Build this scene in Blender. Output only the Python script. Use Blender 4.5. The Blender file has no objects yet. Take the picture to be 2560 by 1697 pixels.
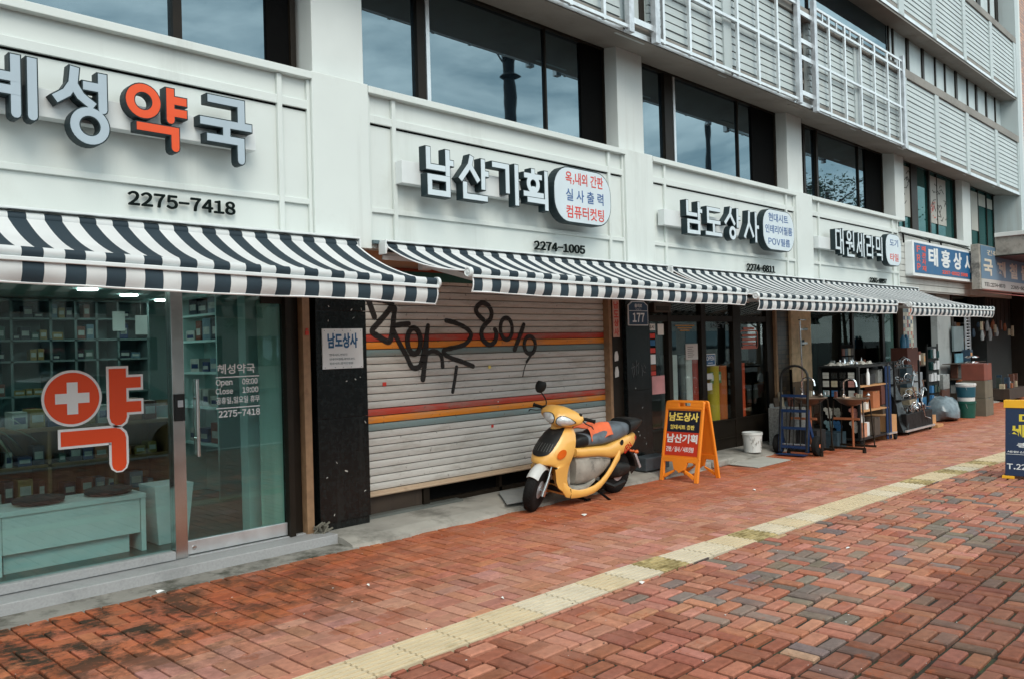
import bpy, math, random
from math import sin, cos, pi, radians
from mathutils import Vector, Matrix, Quaternion
R = random.Random(7)
SC = bpy.context.scene
C = SC.collection

# ---------------- camera, sky, sun, exposure ----------------
cam_d = bpy.data.cameras.new('camera'); cam = bpy.data.objects.new('camera', cam_d); C.objects.link(cam)
cam_d.sensor_width = 36.0; cam_d.lens = 36.0*2100/2560; cam_d.clip_start = .05; cam_d.clip_end = 2000
rt = Vector((0.69865713, -0.71490873, -0.02799495)); dn = Vector((-0.01243344, 0.02699068, -0.99955836)); fw = Vector((0.7153486, 0.69869665, 0.00996846))
m = Matrix((( rt.x, -dn.x, -fw.x, 0), (rt.y, -dn.y, -fw.y, 0), (rt.z, -dn.z, -fw.z, 1.55), (0, 0, 0, 1)))
cam.matrix_world = m
SC.camera = cam

SUN_EL, SUN_AZ = radians(46), radians(205)     # azimuth clockwise from +Y
W = bpy.data.worlds.new("World"); SC.world = W; W.use_nodes = True
nt = W.node_tree; nt.nodes.clear()
out = nt.nodes.new('ShaderNodeOutputWorld'); bg = nt.nodes.new('ShaderNodeBackground'); bg.inputs['Strength'].default_value = .10
sky = nt.nodes.new('ShaderNodeTexSky'); sky.sky_type = 'NISHITA'; sky.sun_disc = False; sky.sun_elevation = SUN_EL; sky.sun_rotation = SUN_AZ
tc = nt.nodes.new('ShaderNodeTexCoord'); mp = nt.nodes.new('ShaderNodeMapping'); mp.inputs['Scale'].default_value = (1, 1.6, 4.2); mp.inputs['Rotation'].default_value = (.25, .2, 0)
nz = nt.nodes.new('ShaderNodeTexNoise'); nz.inputs['Scale'].default_value = 3.6; nz.inputs['Detail'].default_value = 7; nz.inputs['Roughness'].default_value = .6; nz.inputs['Distortion'].default_value = .4
rp = nt.nodes.new('ShaderNodeValToRGB'); rp.color_ramp.elements[0].position = .36; rp.color_ramp.elements[1].position = .64
rp.color_ramp.elements[0].color = (3.9, 5.25, 5.75, 1); rp.color_ramp.elements[1].color = (10.5, 11.6, 11.6, 1)
mx = nt.nodes.new('ShaderNodeMix'); mx.data_type = 'RGBA'; mx.inputs[0].default_value = .86
L = nt.links.new
L(tc.outputs['Generated'], mp.inputs[0]); L(mp.outputs[0], nz.inputs['Vector']); L(nz.outputs[0], rp.inputs[0])
L(sky.outputs[0], mx.inputs[6]); L(rp.outputs[0], mx.inputs[7]); L(mx.outputs[2], bg.inputs[0]); L(bg.outputs[0], out.inputs[0])

sd = bpy.data.lights.new('sun', 'SUN'); sd.energy = 1.15; sd.angle = radians(34); sd.color = (1, .92, .80)
so = bpy.data.objects.new('sun', sd); C.objects.link(so)
sv = Vector((sin(SUN_AZ)*cos(SUN_EL), cos(SUN_AZ)*cos(SUN_EL), sin(SUN_EL)))
so.rotation_mode = 'QUATERNION'; so.rotation_quaternion = sv.to_track_quat('Z', 'Y'); so.location = (0, -20, 40)
SC.view_settings.view_transform = 'Standard'; SC.view_settings.look = 'None'; SC.view_settings.exposure = .84; SC.view_settings.gamma = 1
SC.cycles.max_bounces = 8; SC.cycles.transparent_max_bounces = 12; SC.cycles.caustics_reflective = False; SC.cycles.caustics_refractive = False
SC.cycles.sample_clamp_indirect = 4

# ---------------- materials ----------------
def new_mat(name):
    mt = bpy.data.materials.new(name); mt.use_nodes = True
    n = mt.node_tree; n.nodes.clear()
    return mt, n, n.nodes.new, n.links.new
def rgba(c): return (c[0], c[1], c[2], 1)
def srgb(r, g, b):
    f = lambda v: (v/255/12.92 if v/255 <= .04045 else ((v/255+.055)/1.055)**2.4)
    return (f(r), f(g), f(b))
def M(name, col, rough=.6, metal=0, var=.12, scale=5, bump=.0, bscale=80, spec=.5, dirt=None, coat=0, attr=None, alpha=None, streak=None):
    """principled with two scales of tone variation, roughness variation, optional grime patches and vertical streaks"""
    mt, n, N, L = new_mat(name)
    o = N('ShaderNodeOutputMaterial'); p = N('ShaderNodeBsdfPrincipled'); L(p.outputs[0], o.inputs[0])
    t = N('ShaderNodeTexCoord'); co = t.outputs['Object']
    a = N('ShaderNodeTexNoise'); a.inputs['Scale'].default_value = scale; a.inputs['Detail'].default_value = 6; L(co, a.inputs['Vector'])
    mr = N('ShaderNodeMapRange'); mr.inputs[1].default_value = .3; mr.inputs[2].default_value = .7; mr.inputs[3].default_value = 1-var; mr.inputs[4].default_value = 1+var*.6
    L(a.outputs[0], mr.inputs[0])
    vm = N('ShaderNodeVectorMath'); vm.operation = 'SCALE'
    if attr:
        at = N('ShaderNodeAttribute'); at.attribute_name = attr; L(at.outputs['Color'], vm.inputs[0])
    else: vm.inputs[0].default_value = col[:3]
    L(mr.outputs[0], vm.inputs['Scale']); c = vm.outputs[0]
    for d, sc in ((dirt, None), (streak, (1, 1, .06))):
        if not d: continue
        dc, amt, ds, lo = d
        b = N('ShaderNodeTexNoise'); b.inputs['Scale'].default_value = ds; b.inputs['Detail'].default_value = 8; b.inputs['Roughness'].default_value = .7
        if sc:
            mp = N('ShaderNodeMapping'); mp.inputs['Scale'].default_value = sc; L(co, mp.inputs[0]); L(mp.outputs[0], b.inputs['Vector'])
        else: L(co, b.inputs['Vector'])
        m2 = N('ShaderNodeMapRange'); m2.inputs[1].default_value = lo; m2.inputs[2].default_value = min(lo+.16, .95); m2.inputs[3].default_value = 0; m2.inputs[4].default_value = amt; L(b.outputs[0], m2.inputs[0])
        x = N('ShaderNodeMix'); x.data_type = 'RGBA'; L(m2.outputs[0], x.inputs[0]); L(c, x.inputs[6]); x.inputs[7].default_value = rgba(dc); c = x.outputs[2]
    L(c, p.inputs['Base Color'])
    rr = N('ShaderNodeMapRange'); rr.inputs[3].default_value = max(rough-.08, .02); rr.inputs[4].default_value = min(rough+.1, 1); L(a.outputs[0], rr.inputs[0]); L(rr.outputs[0], p.inputs['Roughness'])
    p.inputs['Metallic'].default_value = metal; p.inputs['Specular IOR Level'].default_value = spec; p.inputs['Coat Weight'].default_value = coat
    if bump:
        b2 = N('ShaderNodeTexNoise'); b2.inputs['Scale'].default_value = bscale; b2.inputs['Detail'].default_value = 5; L(co, b2.inputs['Vector'])
        bp = N('ShaderNodeBump'); bp.inputs['Strength'].default_value = bump; bp.inputs['Distance'].default_value = .01; L(b2.outputs[0], bp.inputs['Height']); L(bp.outputs[0], p.inputs['Normal'])
    return mt
def GLASS(name, tint, refl=1.0, ior=1.5, rough=.0):
    """thin pane: tinted see-through mixed with a Fresnel reflection"""
    mt, n, N, L = new_mat(name)
    o = N('ShaderNodeOutputMaterial'); tr = N('ShaderNodeBsdfTransparent'); tr.inputs[0].default_value = rgba(tint)
    g = N('ShaderNodeBsdfGlossy'); g.inputs['Roughness'].default_value = rough; g.inputs['Color'].default_value = (.9, .97, .97, 1)
    ge = N('ShaderNodeNewGeometry'); dt = N('ShaderNodeVectorMath'); dt.operation = 'DOT_PRODUCT'; L(ge.outputs['Incoming'], dt.inputs[0]); L(ge.outputs['Normal'], dt.inputs[1])
    def mth(op, a, b=None, clamp=False):
        q = N('ShaderNodeMath'); q.operation = op; q.use_clamp = clamp
        for i, v in enumerate((a, b)):
            if v is None: continue
            if isinstance(v, (int, float)): q.inputs[i].default_value = v
            else: L(v, q.inputs[i])
        return q.outputs[0]
    # Schlick reflectance, the same from both sides of the pane
    mu = N('ShaderNodeMath'); mu.operation = 'MULTIPLY'; mu.inputs[1].default_value = refl; mu.use_clamp = True
    L(mth('ADD', mth('MULTIPLY', mth('POWER', mth('SUBTRACT', 1., mth('ABSOLUTE', dt.outputs['Value'])), 5.), .95), .05), mu.inputs[0])
    x = N('ShaderNodeMixShader'); L(mu.outputs[0], x.inputs[0]); L(tr.outputs[0], x.inputs[1]); L(g.outputs[0], x.inputs[2]); L(x.outputs[0], o.inputs[0])
    return mt
def DARKGLASS(name, base, rcol, fac, wav=.01):
    mt, n, N, L = new_mat(name)
    o = N('ShaderNodeOutputMaterial'); d = N('ShaderNodeBsdfDiffuse'); d.inputs[0].default_value = rgba(base)
    g = N('ShaderNodeBsdfGlossy'); g.inputs['Roughness'].default_value = .015; g.inputs['Color'].default_value = rgba(rcol)
    t = N('ShaderNodeTexCoord'); a = N('ShaderNodeTexNoise'); a.inputs['Scale'].default_value = 1.6; L(t.outputs['Object'], a.inputs['Vector'])
    bp = N('ShaderNodeBump'); bp.inputs['Strength'].default_value = wav; bp.inputs['Distance'].default_value = .1; L(a.outputs[0], bp.inputs['Height']); L(bp.outputs[0], g.inputs['Normal'])
    lw = N('ShaderNodeLayerWeight'); lw.inputs[0].default_value = .25; mf = N('ShaderNodeMath'); mf.operation = 'ADD'; mf.use_clamp = True; mf.inputs[1].default_value = fac; L(lw.outputs['Fresnel'], mf.inputs[0])
    x = N('ShaderNodeMixShader'); L(mf.outputs[0], x.inputs[0]); L(d.outputs[0], x.inputs[1]); L(g.outputs[0], x.inputs[2]); L(x.outputs[0], o.inputs[0])
    return mt
def EMIT(name, col, s):
    mt, n, N, L = new_mat(name); o = N('ShaderNodeOutputMaterial'); e = N('ShaderNodeEmission'); e.inputs[0].default_value = rgba(col); e.inputs[1].default_value = s; L(e.outputs[0], o.inputs[0]); return mt
def STRIPE(name, c1, c2, period, x0=0., duty=.5, rough=.75, trans=.25):
    """awning cloth: woven bands across local X, lets a little daylight through"""
    mt, n, N, L = new_mat(name)
    o = N('ShaderNodeOutputMaterial'); p = N('ShaderNodeBsdfPrincipled'); p.inputs['Roughness'].default_value = rough
    t = N('ShaderNodeTexCoord'); s = N('ShaderNodeSeparateXYZ'); L(t.outputs['Object'], s.inputs[0])
    ad = N('ShaderNodeMath'); ad.operation = 'SUBTRACT'; ad.inputs[1].default_value = x0-50*period; L(s.outputs[0], ad.inputs[0])
    md = N('ShaderNodeMath'); md.operation = 'MODULO'; md.inputs[1].default_value = period; L(ad.outputs[0], md.inputs[0])
    gt = N('ShaderNodeMath'); gt.operation = 'LESS_THAN'; gt.inputs[1].default_value = period*duty; L(md.outputs[0], gt.inputs[0])
    x = N('ShaderNodeMix'); x.data_type = 'RGBA'; x.inputs[6].default_value = rgba(c2); x.inputs[7].default_value = rgba(c1); L(gt.outputs[0], x.inputs[0])
    a = N('ShaderNodeTexNoise'); a.inputs['Scale'].default_value = 4; a.inputs['Detail'].default_value = 6; L(t.outputs['Object'], a.inputs['Vector'])
    mr = N('ShaderNodeMapRange'); mr.inputs[1].default_value = .3; mr.inputs[2].default_value = .7; mr.inputs[3].default_value = .9; mr.inputs[4].default_value = 1.03; L(a.outputs[0], mr.inputs[0])
    vm = N('ShaderNodeVectorMath'); vm.operation = 'SCALE'; L(x.outputs[2], vm.inputs[0]); L(mr.outputs[0], vm.inputs['Scale']); L(vm.outputs[0], p.inputs['Base Color'])
    tl = N('ShaderNodeBsdfTranslucent'); L(vm.outputs[0], tl.inputs[0])
    ms = N('ShaderNodeMixShader'); ms.inputs[0].default_value = trans; L(p.outputs[0], ms.inputs[1]); L(tl.outputs[0], ms.inputs[2]); L(ms.outputs[0], o.inputs[0])
    return mt
def GRID(name, cols, sx, sy, mortar, msize=.03, axes='XZ', rough=.35, seed=0., off=0.):
    """tile pattern: each tile takes one of several colours (white noise per cell)"""
    mt, n, N, L = new_mat(name)
    o = N('ShaderNodeOutputMaterial'); p = N('ShaderNodeBsdfPrincipled'); p.inputs['Roughness'].default_value = rough; L(p.outputs[0], o.inputs[0])
    t = N('ShaderNodeTexCoord'); s = N('ShaderNodeSeparateXYZ'); L(t.outputs['Object'], s.inputs[0])
    def cell(sock, size):
        d = N('ShaderNodeMath'); d.operation = 'DIVIDE'; d.inputs[1].default_value = size; L(sock, d.inputs[0])
        f = N('ShaderNodeMath'); f.operation = 'FLOOR'; L(d.outputs[0], f.inputs[0]); r = N('ShaderNodeMath'); r.operation = 'FRACT'; L(d.outputs[0], r.inputs[0])
        return f.outputs[0], r.outputs[0]
    fx, rx = cell(s.outputs['XYZ'.index(axes[0])], sx); fz, rz = cell(s.outputs['XYZ'.index(axes[1])], sy)
    cb = N('ShaderNodeCombineXYZ'); L(fx, cb.inputs[0]); L(fz, cb.inputs[1]); cb.inputs[2].default_value = seed
    w = N('ShaderNodeTexWhiteNoise'); w.noise_dimensions = '3D'; L(cb.outputs[0], w.inputs['Vector'])
    r = N('ShaderNodeValToRGB'); r.color_ramp.interpolation = 'CONSTANT'
    while len(r.color_ramp.elements) < len(cols): r.color_ramp.elements.new(.5)
    for i, c in enumerate(cols): r.color_ramp.elements[i].position = i/len(cols); r.color_ramp.elements[i].color = rgba(c)
    L(w.outputs['Value'], r.inputs[0])
    def edge(sock, ms):
        a = N('ShaderNodeMath'); a.operation = 'LESS_THAN'; a.inputs[1].default_value = ms; L(sock, a.inputs[0]); return a.outputs[0]
    mxx = N('ShaderNodeMath'); mxx.operation = 'MAXIMUM'; L(edge(rx, msize), mxx.inputs[0]); L(edge(rz, msize*sx/sy), mxx.inputs[1])
    x = N('ShaderNodeMix'); x.data_type = 'RGBA'; L(mxx.outputs[0], x.inputs[0]); L(r.outputs[0], x.inputs[6]); x.inputs[7].default_value = rgba(mortar)
    a = N('ShaderNodeTexNoise'); a.inputs['Scale'].default_value = 9; a.inputs['Detail'].default_value = 6; L(t.outputs['Object'], a.inputs['Vector'])
    mr = N('ShaderNodeMapRange'); mr.inputs[3].default_value = .75; mr.inputs[4].default_value = 1.2; L(a.outputs[0], mr.inputs[0])
    vm = N('ShaderNodeVectorMath'); vm.operation = 'SCALE'; L(x.outputs[2], vm.inputs[0]); L(mr.outputs[0], vm.inputs['Scale']); L(vm.outputs[0], p.inputs['Base Color'])
    return mt

MT = {}
MT['white'] = M('white_cladding', (.66, .70, .675), .42, var=.05, scale=1.2, bump=.03, bscale=60, streak=((.44, .46, .43), .45, 2.0, .56), dirt=((.50, .51, .47), .4, .9, .56))
MT['pier'] = M('painted_pier', (.65, .685, .67), .6, var=.06, scale=2, bump=.06, bscale=120, streak=((.45, .45, .42), .4, 3, .56))
MT['taupe'] = M('dirty_soffit', (.27, .255, .232), .8, var=.2, scale=1.4, bump=.08, bscale=40, dirt=((.18, .16, .14), .6, 2.2, .52))
MT['louver'] = M('louver_enamel', (.47, .53, .535), .5, var=.1, scale=1.1, streak=((.33, .32, .29), .5, 2.4, .55), dirt=((.3, .24, .2), .4, 1.3, .6))
MT['alu'] = M('aluminium', (.72, .74, .75), .35, metal=.75, var=.12, scale=8, dirt=((.35, .34, .33), .5, 6, .58))
MT['galv'] = M('galvanised', (.6, .63, .66), .42, metal=.55, var=.25, scale=7, dirt=((.25, .25, .26), .6, 5, .55))
MT['steel'] = M('stainless', (.62, .6, .58), .22, metal=1, var=.12, scale=6)
MT['chrome'] = M('chrome', (.85, .86, .87), .08, metal=1, var=.05, scale=4)
MT['bronze'] = M('dark_frame', (.017, .0125, .0085), .45, var=.25, scale=5, spec=.2, dirt=((.05, .042, .03), .5, 6, .6))
MT['black'] = M('black_matte', (.004, .004, .004), .8, var=.2, spec=.06)
MT['granite'] = M('black_granite', (.0085, .011, .011), .22, var=.5, scale=30, spec=.34, dirt=((.22, .22, .21), .8, 16, .70), streak=((.03, .034, .033), .6, 3, .55))
MT['scrape'] = M('torn_paper', (.55, .54, .5), .9, var=.2, scale=30)
MT['concrete'] = M('concrete', (.33, .315, .28), .9, var=.22, scale=3, bump=.25, bscale=45, dirt=((.10, .095, .08), .75, 2.3, .5))
MT['stone'] = M('step_granite', (.36, .365, .37), .55, var=.12, scale=60, bump=.06, bscale=140, dirt=((.17, .18, .18), .6, 1.6, .54))
MT['interior'] = M('interior_white', (.42, .60, .58), .7, var=.04, scale=2)
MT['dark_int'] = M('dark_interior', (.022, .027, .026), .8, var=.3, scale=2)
MT['floor_in'] = M('interior_floor', (.12, .13, .12), .4, var=.2, scale=2)
MT['wood'] = M('warm_wood', (.26, .13, .05), .5, var=.3, scale=3, streak=((.12, .06, .02), .6, 8, .5))
MT['glass'] = GLASS('shop_glass', (.80, .93, .912), 1.25)
MT['glass_dark'] = GLASS('smoky_glass', (.42, .56, .52), .34)
MT['frost'] = M('frosted_film', srgb(132, 160, 150), .6, var=.1, scale=3, streak=((.10, .16, .15), .5, 4, .5))
MT['glass_clear'] = GLASS('door_glass', (.92, .96, .94), .9)
MT['winglass'] = DARKGLASS('window_glass', (.008, .014, .020), (.47, .62, .69), .34)
MT['tealglass'] = DARKGLASS('teal_glass', (.012, .055, .052), (.45, .7, .7), .06)
MT['blind'] = M('window_film', (.42, .41, .37), .6, var=.1, scale=3, streak=((.42, .42, .38), .5, 4, .55))
MT['blueblind'] = M('white_blind', (.56, .63, .64), .5, var=.12, scale=3, streak=((.38, .44, .46), .5, 4, .5))
MT['navy'] = M('navy', srgb(38, 56, 66), .6, var=.08)
MT['stripe'] = STRIPE('awning_cloth', srgb(42, 58, 68), (.78, .80, .80), .206, 0)
MT['valance'] = STRIPE('valance_cloth', srgb(48, 66, 77), (.80, .82, .82), .206, 0, trans=.15)
MT['hem'] = M('hem_tape', (.8, .81, .81), .7, var=.04)
MT['paintwhite'] = M('white_enamel', (.70, .73, .73), .35, var=.06)
MT['letterside'] = M('letter_return', srgb(36, 50, 54), .5, var=.12, spec=.25)
MT['letterface'] = M('letter_face_grey', srgb(168, 182, 192), .35, var=.04)
MT['letterwhite'] = M('letter_face_pale', srgb(205, 216, 222), .35, var=.04)
MT['orangeface'] = M('letter_face_orange', srgb(226, 78, 22), .4, var=.05)
MT['digits'] = M('digit_black', srgb(12, 22, 20), .6, spec=.08)
MT['red'] = M('sign_red', srgb(206, 60, 48), .45); MT['blue'] = M('sign_blue', srgb(62, 96, 148), .45); MT['deepblue'] = M('deep_blue', srgb(26, 92, 138), .45)
MT['signwhite'] = M('sign_white', (.76, .78, .78), .4, var=.05)
MT['greyrail'] = M('grey_flashing', srgb(88, 106, 112), .5)
MT['sticker'] = M('vinyl_orange', srgb(232, 74, 18), .5, var=.03); MT['vinylwhite'] = M('vinyl_white', (.78, .8, .8), .5, var=.03)
MT['rubber'] = M('rubber', (.010, .010, .010), .75, spec=.2, var=.3, scale=20, dirt=((.08, .07, .06), .5, 12, .6))
MT['plasticblack'] = M('black_plastic', (.013, .014, .014), .5, spec=.3, var=.3, scale=10, dirt=((.1, .095, .085), .5, 7, .56))
MT['yellow'] = M('scooter_yellow', srgb(236, 180, 92), .32, var=.08, scale=5, coat=.4, dirt=(srgb(176, 112, 40), .5, 6, .6))
MT['greyplastic'] = M('grey_plastic', (.33, .31, .27), .65, var=.25, scale=9, dirt=((.05, .05, .045), .85, 5, .5))
MT['seat'] = M('seat_vinyl', srgb(98, 108, 116), .55, var=.2, scale=8, bump=.08, bscale=90, dirt=((.03, .03, .03), .6, 5, .56))
MT['amber'] = M('amber_lens', srgb(214, 96, 22), .12, var=.12, coat=.5)
MT['redlens'] = M('red_lens', srgb(180, 28, 20), .15, coat=.5)
MT['lens'] = M('headlamp_lens', (.68, .70, .70), .1, metal=.35, var=.25, scale=26, coat=.6)
MT['cloth'] = M('orange_cloth', srgb(228, 112, 72), .9, var=.15, scale=12, bump=.2, bscale=120)
MT['orangeplastic'] = M('orange_plastic', srgb(240, 138, 34), .45, var=.06, scale=4, bump=.04, bscale=160, dirt=(srgb(150, 84, 30), .4, 5, .62))
MT['navypanel'] = M('navy_vinyl', srgb(20, 26, 44), .4); MT['redpanel'] = M('red_vinyl', srgb(196, 52, 28), .45, var=.05)
MT['yellowtext'] = M('yellow_vinyl', srgb(238, 214, 106), .5, var=.03)
MT['board_navy'] = M('board_navy', srgb(18, 40, 74), .4, var=.08); MT['board_yellow'] = M('board_yellow', srgb(240, 178, 30), .45, var=.06)
MT['cardboard'] = M('cardboard', srgb(190, 142, 96), .85, var=.12, scale=3)
MT['pailwhite'] = M('pail_plastic', (.68, .69, .67), .45, var=.1, dirt=((.35, .36, .34), .6, 6, .55))
MT['green'] = M('green_plastic', srgb(22, 84, 72), .4, var=.15)
MT['blueframe'] = M('blue_metal', srgb(18, 48, 88), .45, var=.2, dirt=((.05, .04, .03), .5, 8, .58))
MT['copper'] = M('copper_pipe', srgb(190, 120, 84), .35, metal=.6, var=.15)
MT['bag'] = M('clear_bag', srgb(112, 128, 136), .22, var=.3, scale=9, bump=.5, bscale=14)
MT['railbeige'] = M('rail_beige', srgb(192, 168, 142), .5, var=.12, scale=6, dirt=(srgb(110, 90, 70), .6, 6, .56))
MT['greywall'] = M('grey_render', (.30, .33, .33), .8, var=.12, scale=2, dirt=((.14, .15, .14), .6, 2.5, .55))
MT['tan'] = M('rusty_tan', srgb(150, 118, 88), .6, var=.22, scale=14, dirt=(srgb(96, 52, 26), .6, 10, .58))
MT['beige'] = M('beige_board', srgb(206, 176, 150), .7, var=.08)
MT['rust'] = M('rust_red', srgb(126, 52, 24), .7, var=.2, scale=9)
MT['brownwood'] = M('brown_panel', (.045, .03, .02), .6, var=.3, scale=3, streak=((.015, .01, .008), .6, 9, .5))
MT['plate'] = M('grey_plate', srgb(138, 142, 142), .6, var=.15, scale=8, bump=.1, bscale=90, dirt=((.12, .12, .11), .5, 4, .56))
MT['mat'] = M('pale_mat', srgb(168, 166, 158), .85, var=.12, scale=5, dirt=((.22, .21, .19), .5, 4, .56))
MT['paper'] = M('paper', (.66, .65, .62), .8, var=.06, scale=6)
MT['leaf'] = M('leaf', (.045, .085, .03), .6, var=.4, scale=3); MT['bark'] = M('bark', (.09, .07, .05), .9, var=.3)
MT['asphalt'] = M('asphalt', (.05, .05, .052), .9, var=.2, scale=2, bump=.3, bscale=90)
MT['kerb'] = M('kerb_stone', (.3, .3, .29), .8, var=.15, scale=8)
MT['pole'] = M('dark_pole', (.012, .014, .016), .7, var=.2, spec=.2)
MT['carwhite'] = M('car_paint', (.7, .72, .73), .2, coat=.6, var=.03)
MT['travertine'] = M('travertine', srgb(214, 182, 142), .6, var=.22, scale=9, bump=.1, bscale=40, dirt=(srgb(112, 84, 56), .6, 7, .56))
MT['browntile'] = GRID('brown_tile', [srgb(62, 50, 34), srgb(48, 40, 28), srgb(74, 60, 40)], .14, .07, srgb(24, 20, 14), .12)
MT['mosaic'] = GRID('mosaic_tile', [srgb(222, 216, 196), srgb(206, 112, 84), srgb(222, 216, 196), srgb(52, 78, 104), srgb(196, 196, 170), srgb(222, 216, 196), srgb(170, 80, 70), srgb(120, 150, 150)], .095, .075, srgb(160, 156, 146), .08)
MT['facetile'] = GRID('brick_tile', [srgb(176, 104, 48), srgb(150, 84, 36), srgb(190, 116, 58)], .2, .075, srgb(92, 66, 44), .08)
MT['siding'] = M('siding', (.52, .53, .50), .6, var=.1, scale=2, streak=((.28, .26, .22), .6, 2.5, .52))
MT['grime'] = M('grime', (.085, .075, .06), .95, var=.4, scale=18)

# ---------------- mesh helpers ----------------
OFF = {}; GLY = {}
class MB:
    def __init__(s): s.v = []; s.f = []; s.m = []; s.sm = []; s.T = None; s.mi = 0
    def add(s, vs, fs, smooth=False, mi=None):
        b = len(s.v)
        for p in vs:
            p = Vector(p); s.v.append(s.T @ p if s.T else p)
        for f in fs: s.f.append([b+i for i in f]); s.m.append(s.mi if mi is None else mi); s.sm.append(smooth)
        return s
    def box(s, x0, x1, y0, y1, z0, z1, mi=None):
        if x0 > x1: x0, x1 = x1, x0
        if y0 > y1: y0, y1 = y1, y0
        if z0 > z1: z0, z1 = z1, z0
        return s.add([(x0,y0,z0),(x1,y0,z0),(x1,y1,z0),(x0,y1,z0),(x0,y0,z1),(x1,y0,z1),(x1,y1,z1),(x0,y1,z1)],
                     [(0,3,2,1),(4,5,6,7),(0,1,5,4),(1,2,6,5),(2,3,7,6),(3,0,4,7)], mi=mi)
    def bar(s, a, b, w, h=None, up=(0,0,1), mi=None):
        a, b = Vector(a), Vector(b); h = h or w; d = (b-a).normalized(); u = Vector(up)
        if abs(d.dot(u)) > .98: u = Vector((0,1,0))
        x = d.cross(u).normalized()*w/2; y = x.cross(d).normalized()*h/2
        vs = [a-x-y, a+x-y, a+x+y, a-x+y, b-x-y, b+x-y, b+x+y, b-x+y]
        return s.add(vs, [(0,3,2,1),(4,5,6,7),(0,1,5,4),(1,2,6,5),(2,3,7,6),(3,0,4,7)], mi=mi)
    def prism(s, poly, y0, y1, mi=None, smooth=False):
        """poly: (x,z) counter-clockwise seen from -Y; front at y0"""
        n = len(poly); ar = sum(poly[i][0]*poly[(i+1)%n][1]-poly[(i+1)%n][0]*poly[i][1] for i in range(n))
        if ar < 0: poly = poly[::-1]
        vs = [(x, y0, z) for x, z in poly]+[(x, y1, z) for x, z in poly]
        fs = [list(range(n)), list(range(2*n-1, n-1, -1))]+[[(i+1)%n, i, n+i, n+(i+1)%n] for i in range(n)]
        return s.add(vs, fs, mi=mi, smooth=smooth)
    def tube(s, pts, r, n=8, caps=True, mi=None):
        pts = [Vector(p) for p in pts]; k = len(pts); rs = r if isinstance(r, (list, tuple)) else [r]*k
        d0 = (pts[1]-pts[0]).normalized(); u = Vector((0,0,1)) if abs(d0.z) < .9 else Vector((1,0,0)); x = d0.cross(u).normalized()
        vs = []
        for i, p in enumerate(pts):
            d = ((pts[min(i+1,k-1)]-p).normalized()+(p-pts[max(i-1,0)]).normalized())
            d = d.normalized() if d.length > 1e-6 else d0
            x = (x-d*x.dot(d)).normalized(); y = d.cross(x)
            for j in range(n): a = 2*pi*j/n; vs.append(p+(x*cos(a)+y*sin(a))*rs[i])
        fs = [[i*n+j, i*n+(j+1)%n, (i+1)*n+(j+1)%n, (i+1)*n+j] for i in range(k-1) for j in range(n)]
        s.add(vs, fs, True, mi)
        if caps:
            b = len(s.v)-len(vs); s.f.append([b+j for j in range(n)][::-1]); s.f.append([b+(k-1)*n+j for j in range(n)]); s.m += [s.mi if mi is None else mi]*2; s.sm += [False]*2
        return s
    def lathe(s, prof, c=(0,0,0), n=24, axis='z', mi=None, smooth=True):
        vs = []; k = len(prof)
        for r, h in prof:
            for j in range(n):
                a = 2*pi*j/n; p = (r*cos(a), r*sin(a), h)
                if axis == 'y': p = (p[0], -p[2], p[1])
                elif axis == 'x': p = (p[2], p[0], p[1])
                vs.append(Vector(c)+Vector(p))
        fs = [[i*n+j, i*n+(j+1)%n, (i+1)*n+(j+1)%n, (i+1)*n+j] for i in range(k-1) for j in range(n)]
        s.add(vs, fs, smooth, mi)
        b = len(s.v)-len(vs)
        if prof[0][0] > 1e-5: s.f.append([b+j for j in range(n)][::-1]); s.m.append(s.mi if mi is None else mi); s.sm.append(False)
        if prof[-1][0] > 1e-5: s.f.append([b+(k-1)*n+j for j in range(n)]); s.m.append(s.mi if mi is None else mi); s.sm.append(False)
        return s
    def loft(s, secs, closed=True, caps=True, mi=None, smooth=True):
        n = len(secs[0]); k = len(secs); vs = [p for q in secs for p in q]; m = n if closed else n-1
        fs = [[i*n+j, i*n+(j+1)%n, (i+1)*n+(j+1)%n, (i+1)*n+j] for i in range(k-1) for j in range(m)]
        s.add(vs, fs, smooth, mi)
        if caps and closed:
            b = len(s.v)-len(vs); s.f.append([b+j for j in range(n)][::-1]); s.f.append([b+(k-1)*n+j for j in range(n)]); s.m += [s.mi if mi is None else mi]*2; s.sm += [False]*2
        return s
    def stroke(s, pts, w, y0, y1, closed=False, rnd=False, mi=None):
        """a flat brush stroke in the X-Z plane, thickness y0..y1"""
        pts = [Vector((p[0], p[1])) for p in pts]; n = len(pts); l = []; r = []
        for i, p in enumerate(pts):
            a = pts[(i-1) % n] if (closed or i > 0) else None; b = pts[(i+1) % n] if (closed or i < n-1) else None
            d1 = (p-a).normalized() if a is not None else None; d2 = (b-p).normalized() if b is not None else None
            d1 = d1 or d2; d2 = d2 or d1
            n1 = Vector((-d1.y, d1.x)); n2 = Vector((-d2.y, d2.x)); mm = n1+n2
            mm = n1 if mm.length < .2 else mm.normalized(); k = w/2/max(mm.dot(n1), .5)
            l.append(p+mm*k); r.append(p-mm*k)
        if closed:
            for i in range(n):
                j = (i+1) % n; s.prism([l[i], l[j], r[j], r[i]], y0, y1, mi)
            return s
        poly = [tuple(q) for q in l]
        if rnd: 
            d = (pts[-1]-pts[-2]).normalized(); nn = Vector((-d.y, d.x)); poly += [tuple(pts[-1]+nn*w/2*cos(t)+d*w/2*sin(t)) for t in (pi/5, 2*pi/5, 3*pi/5, 4*pi/5)]
        poly += [tuple(q) for q in r[::-1]]
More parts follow.
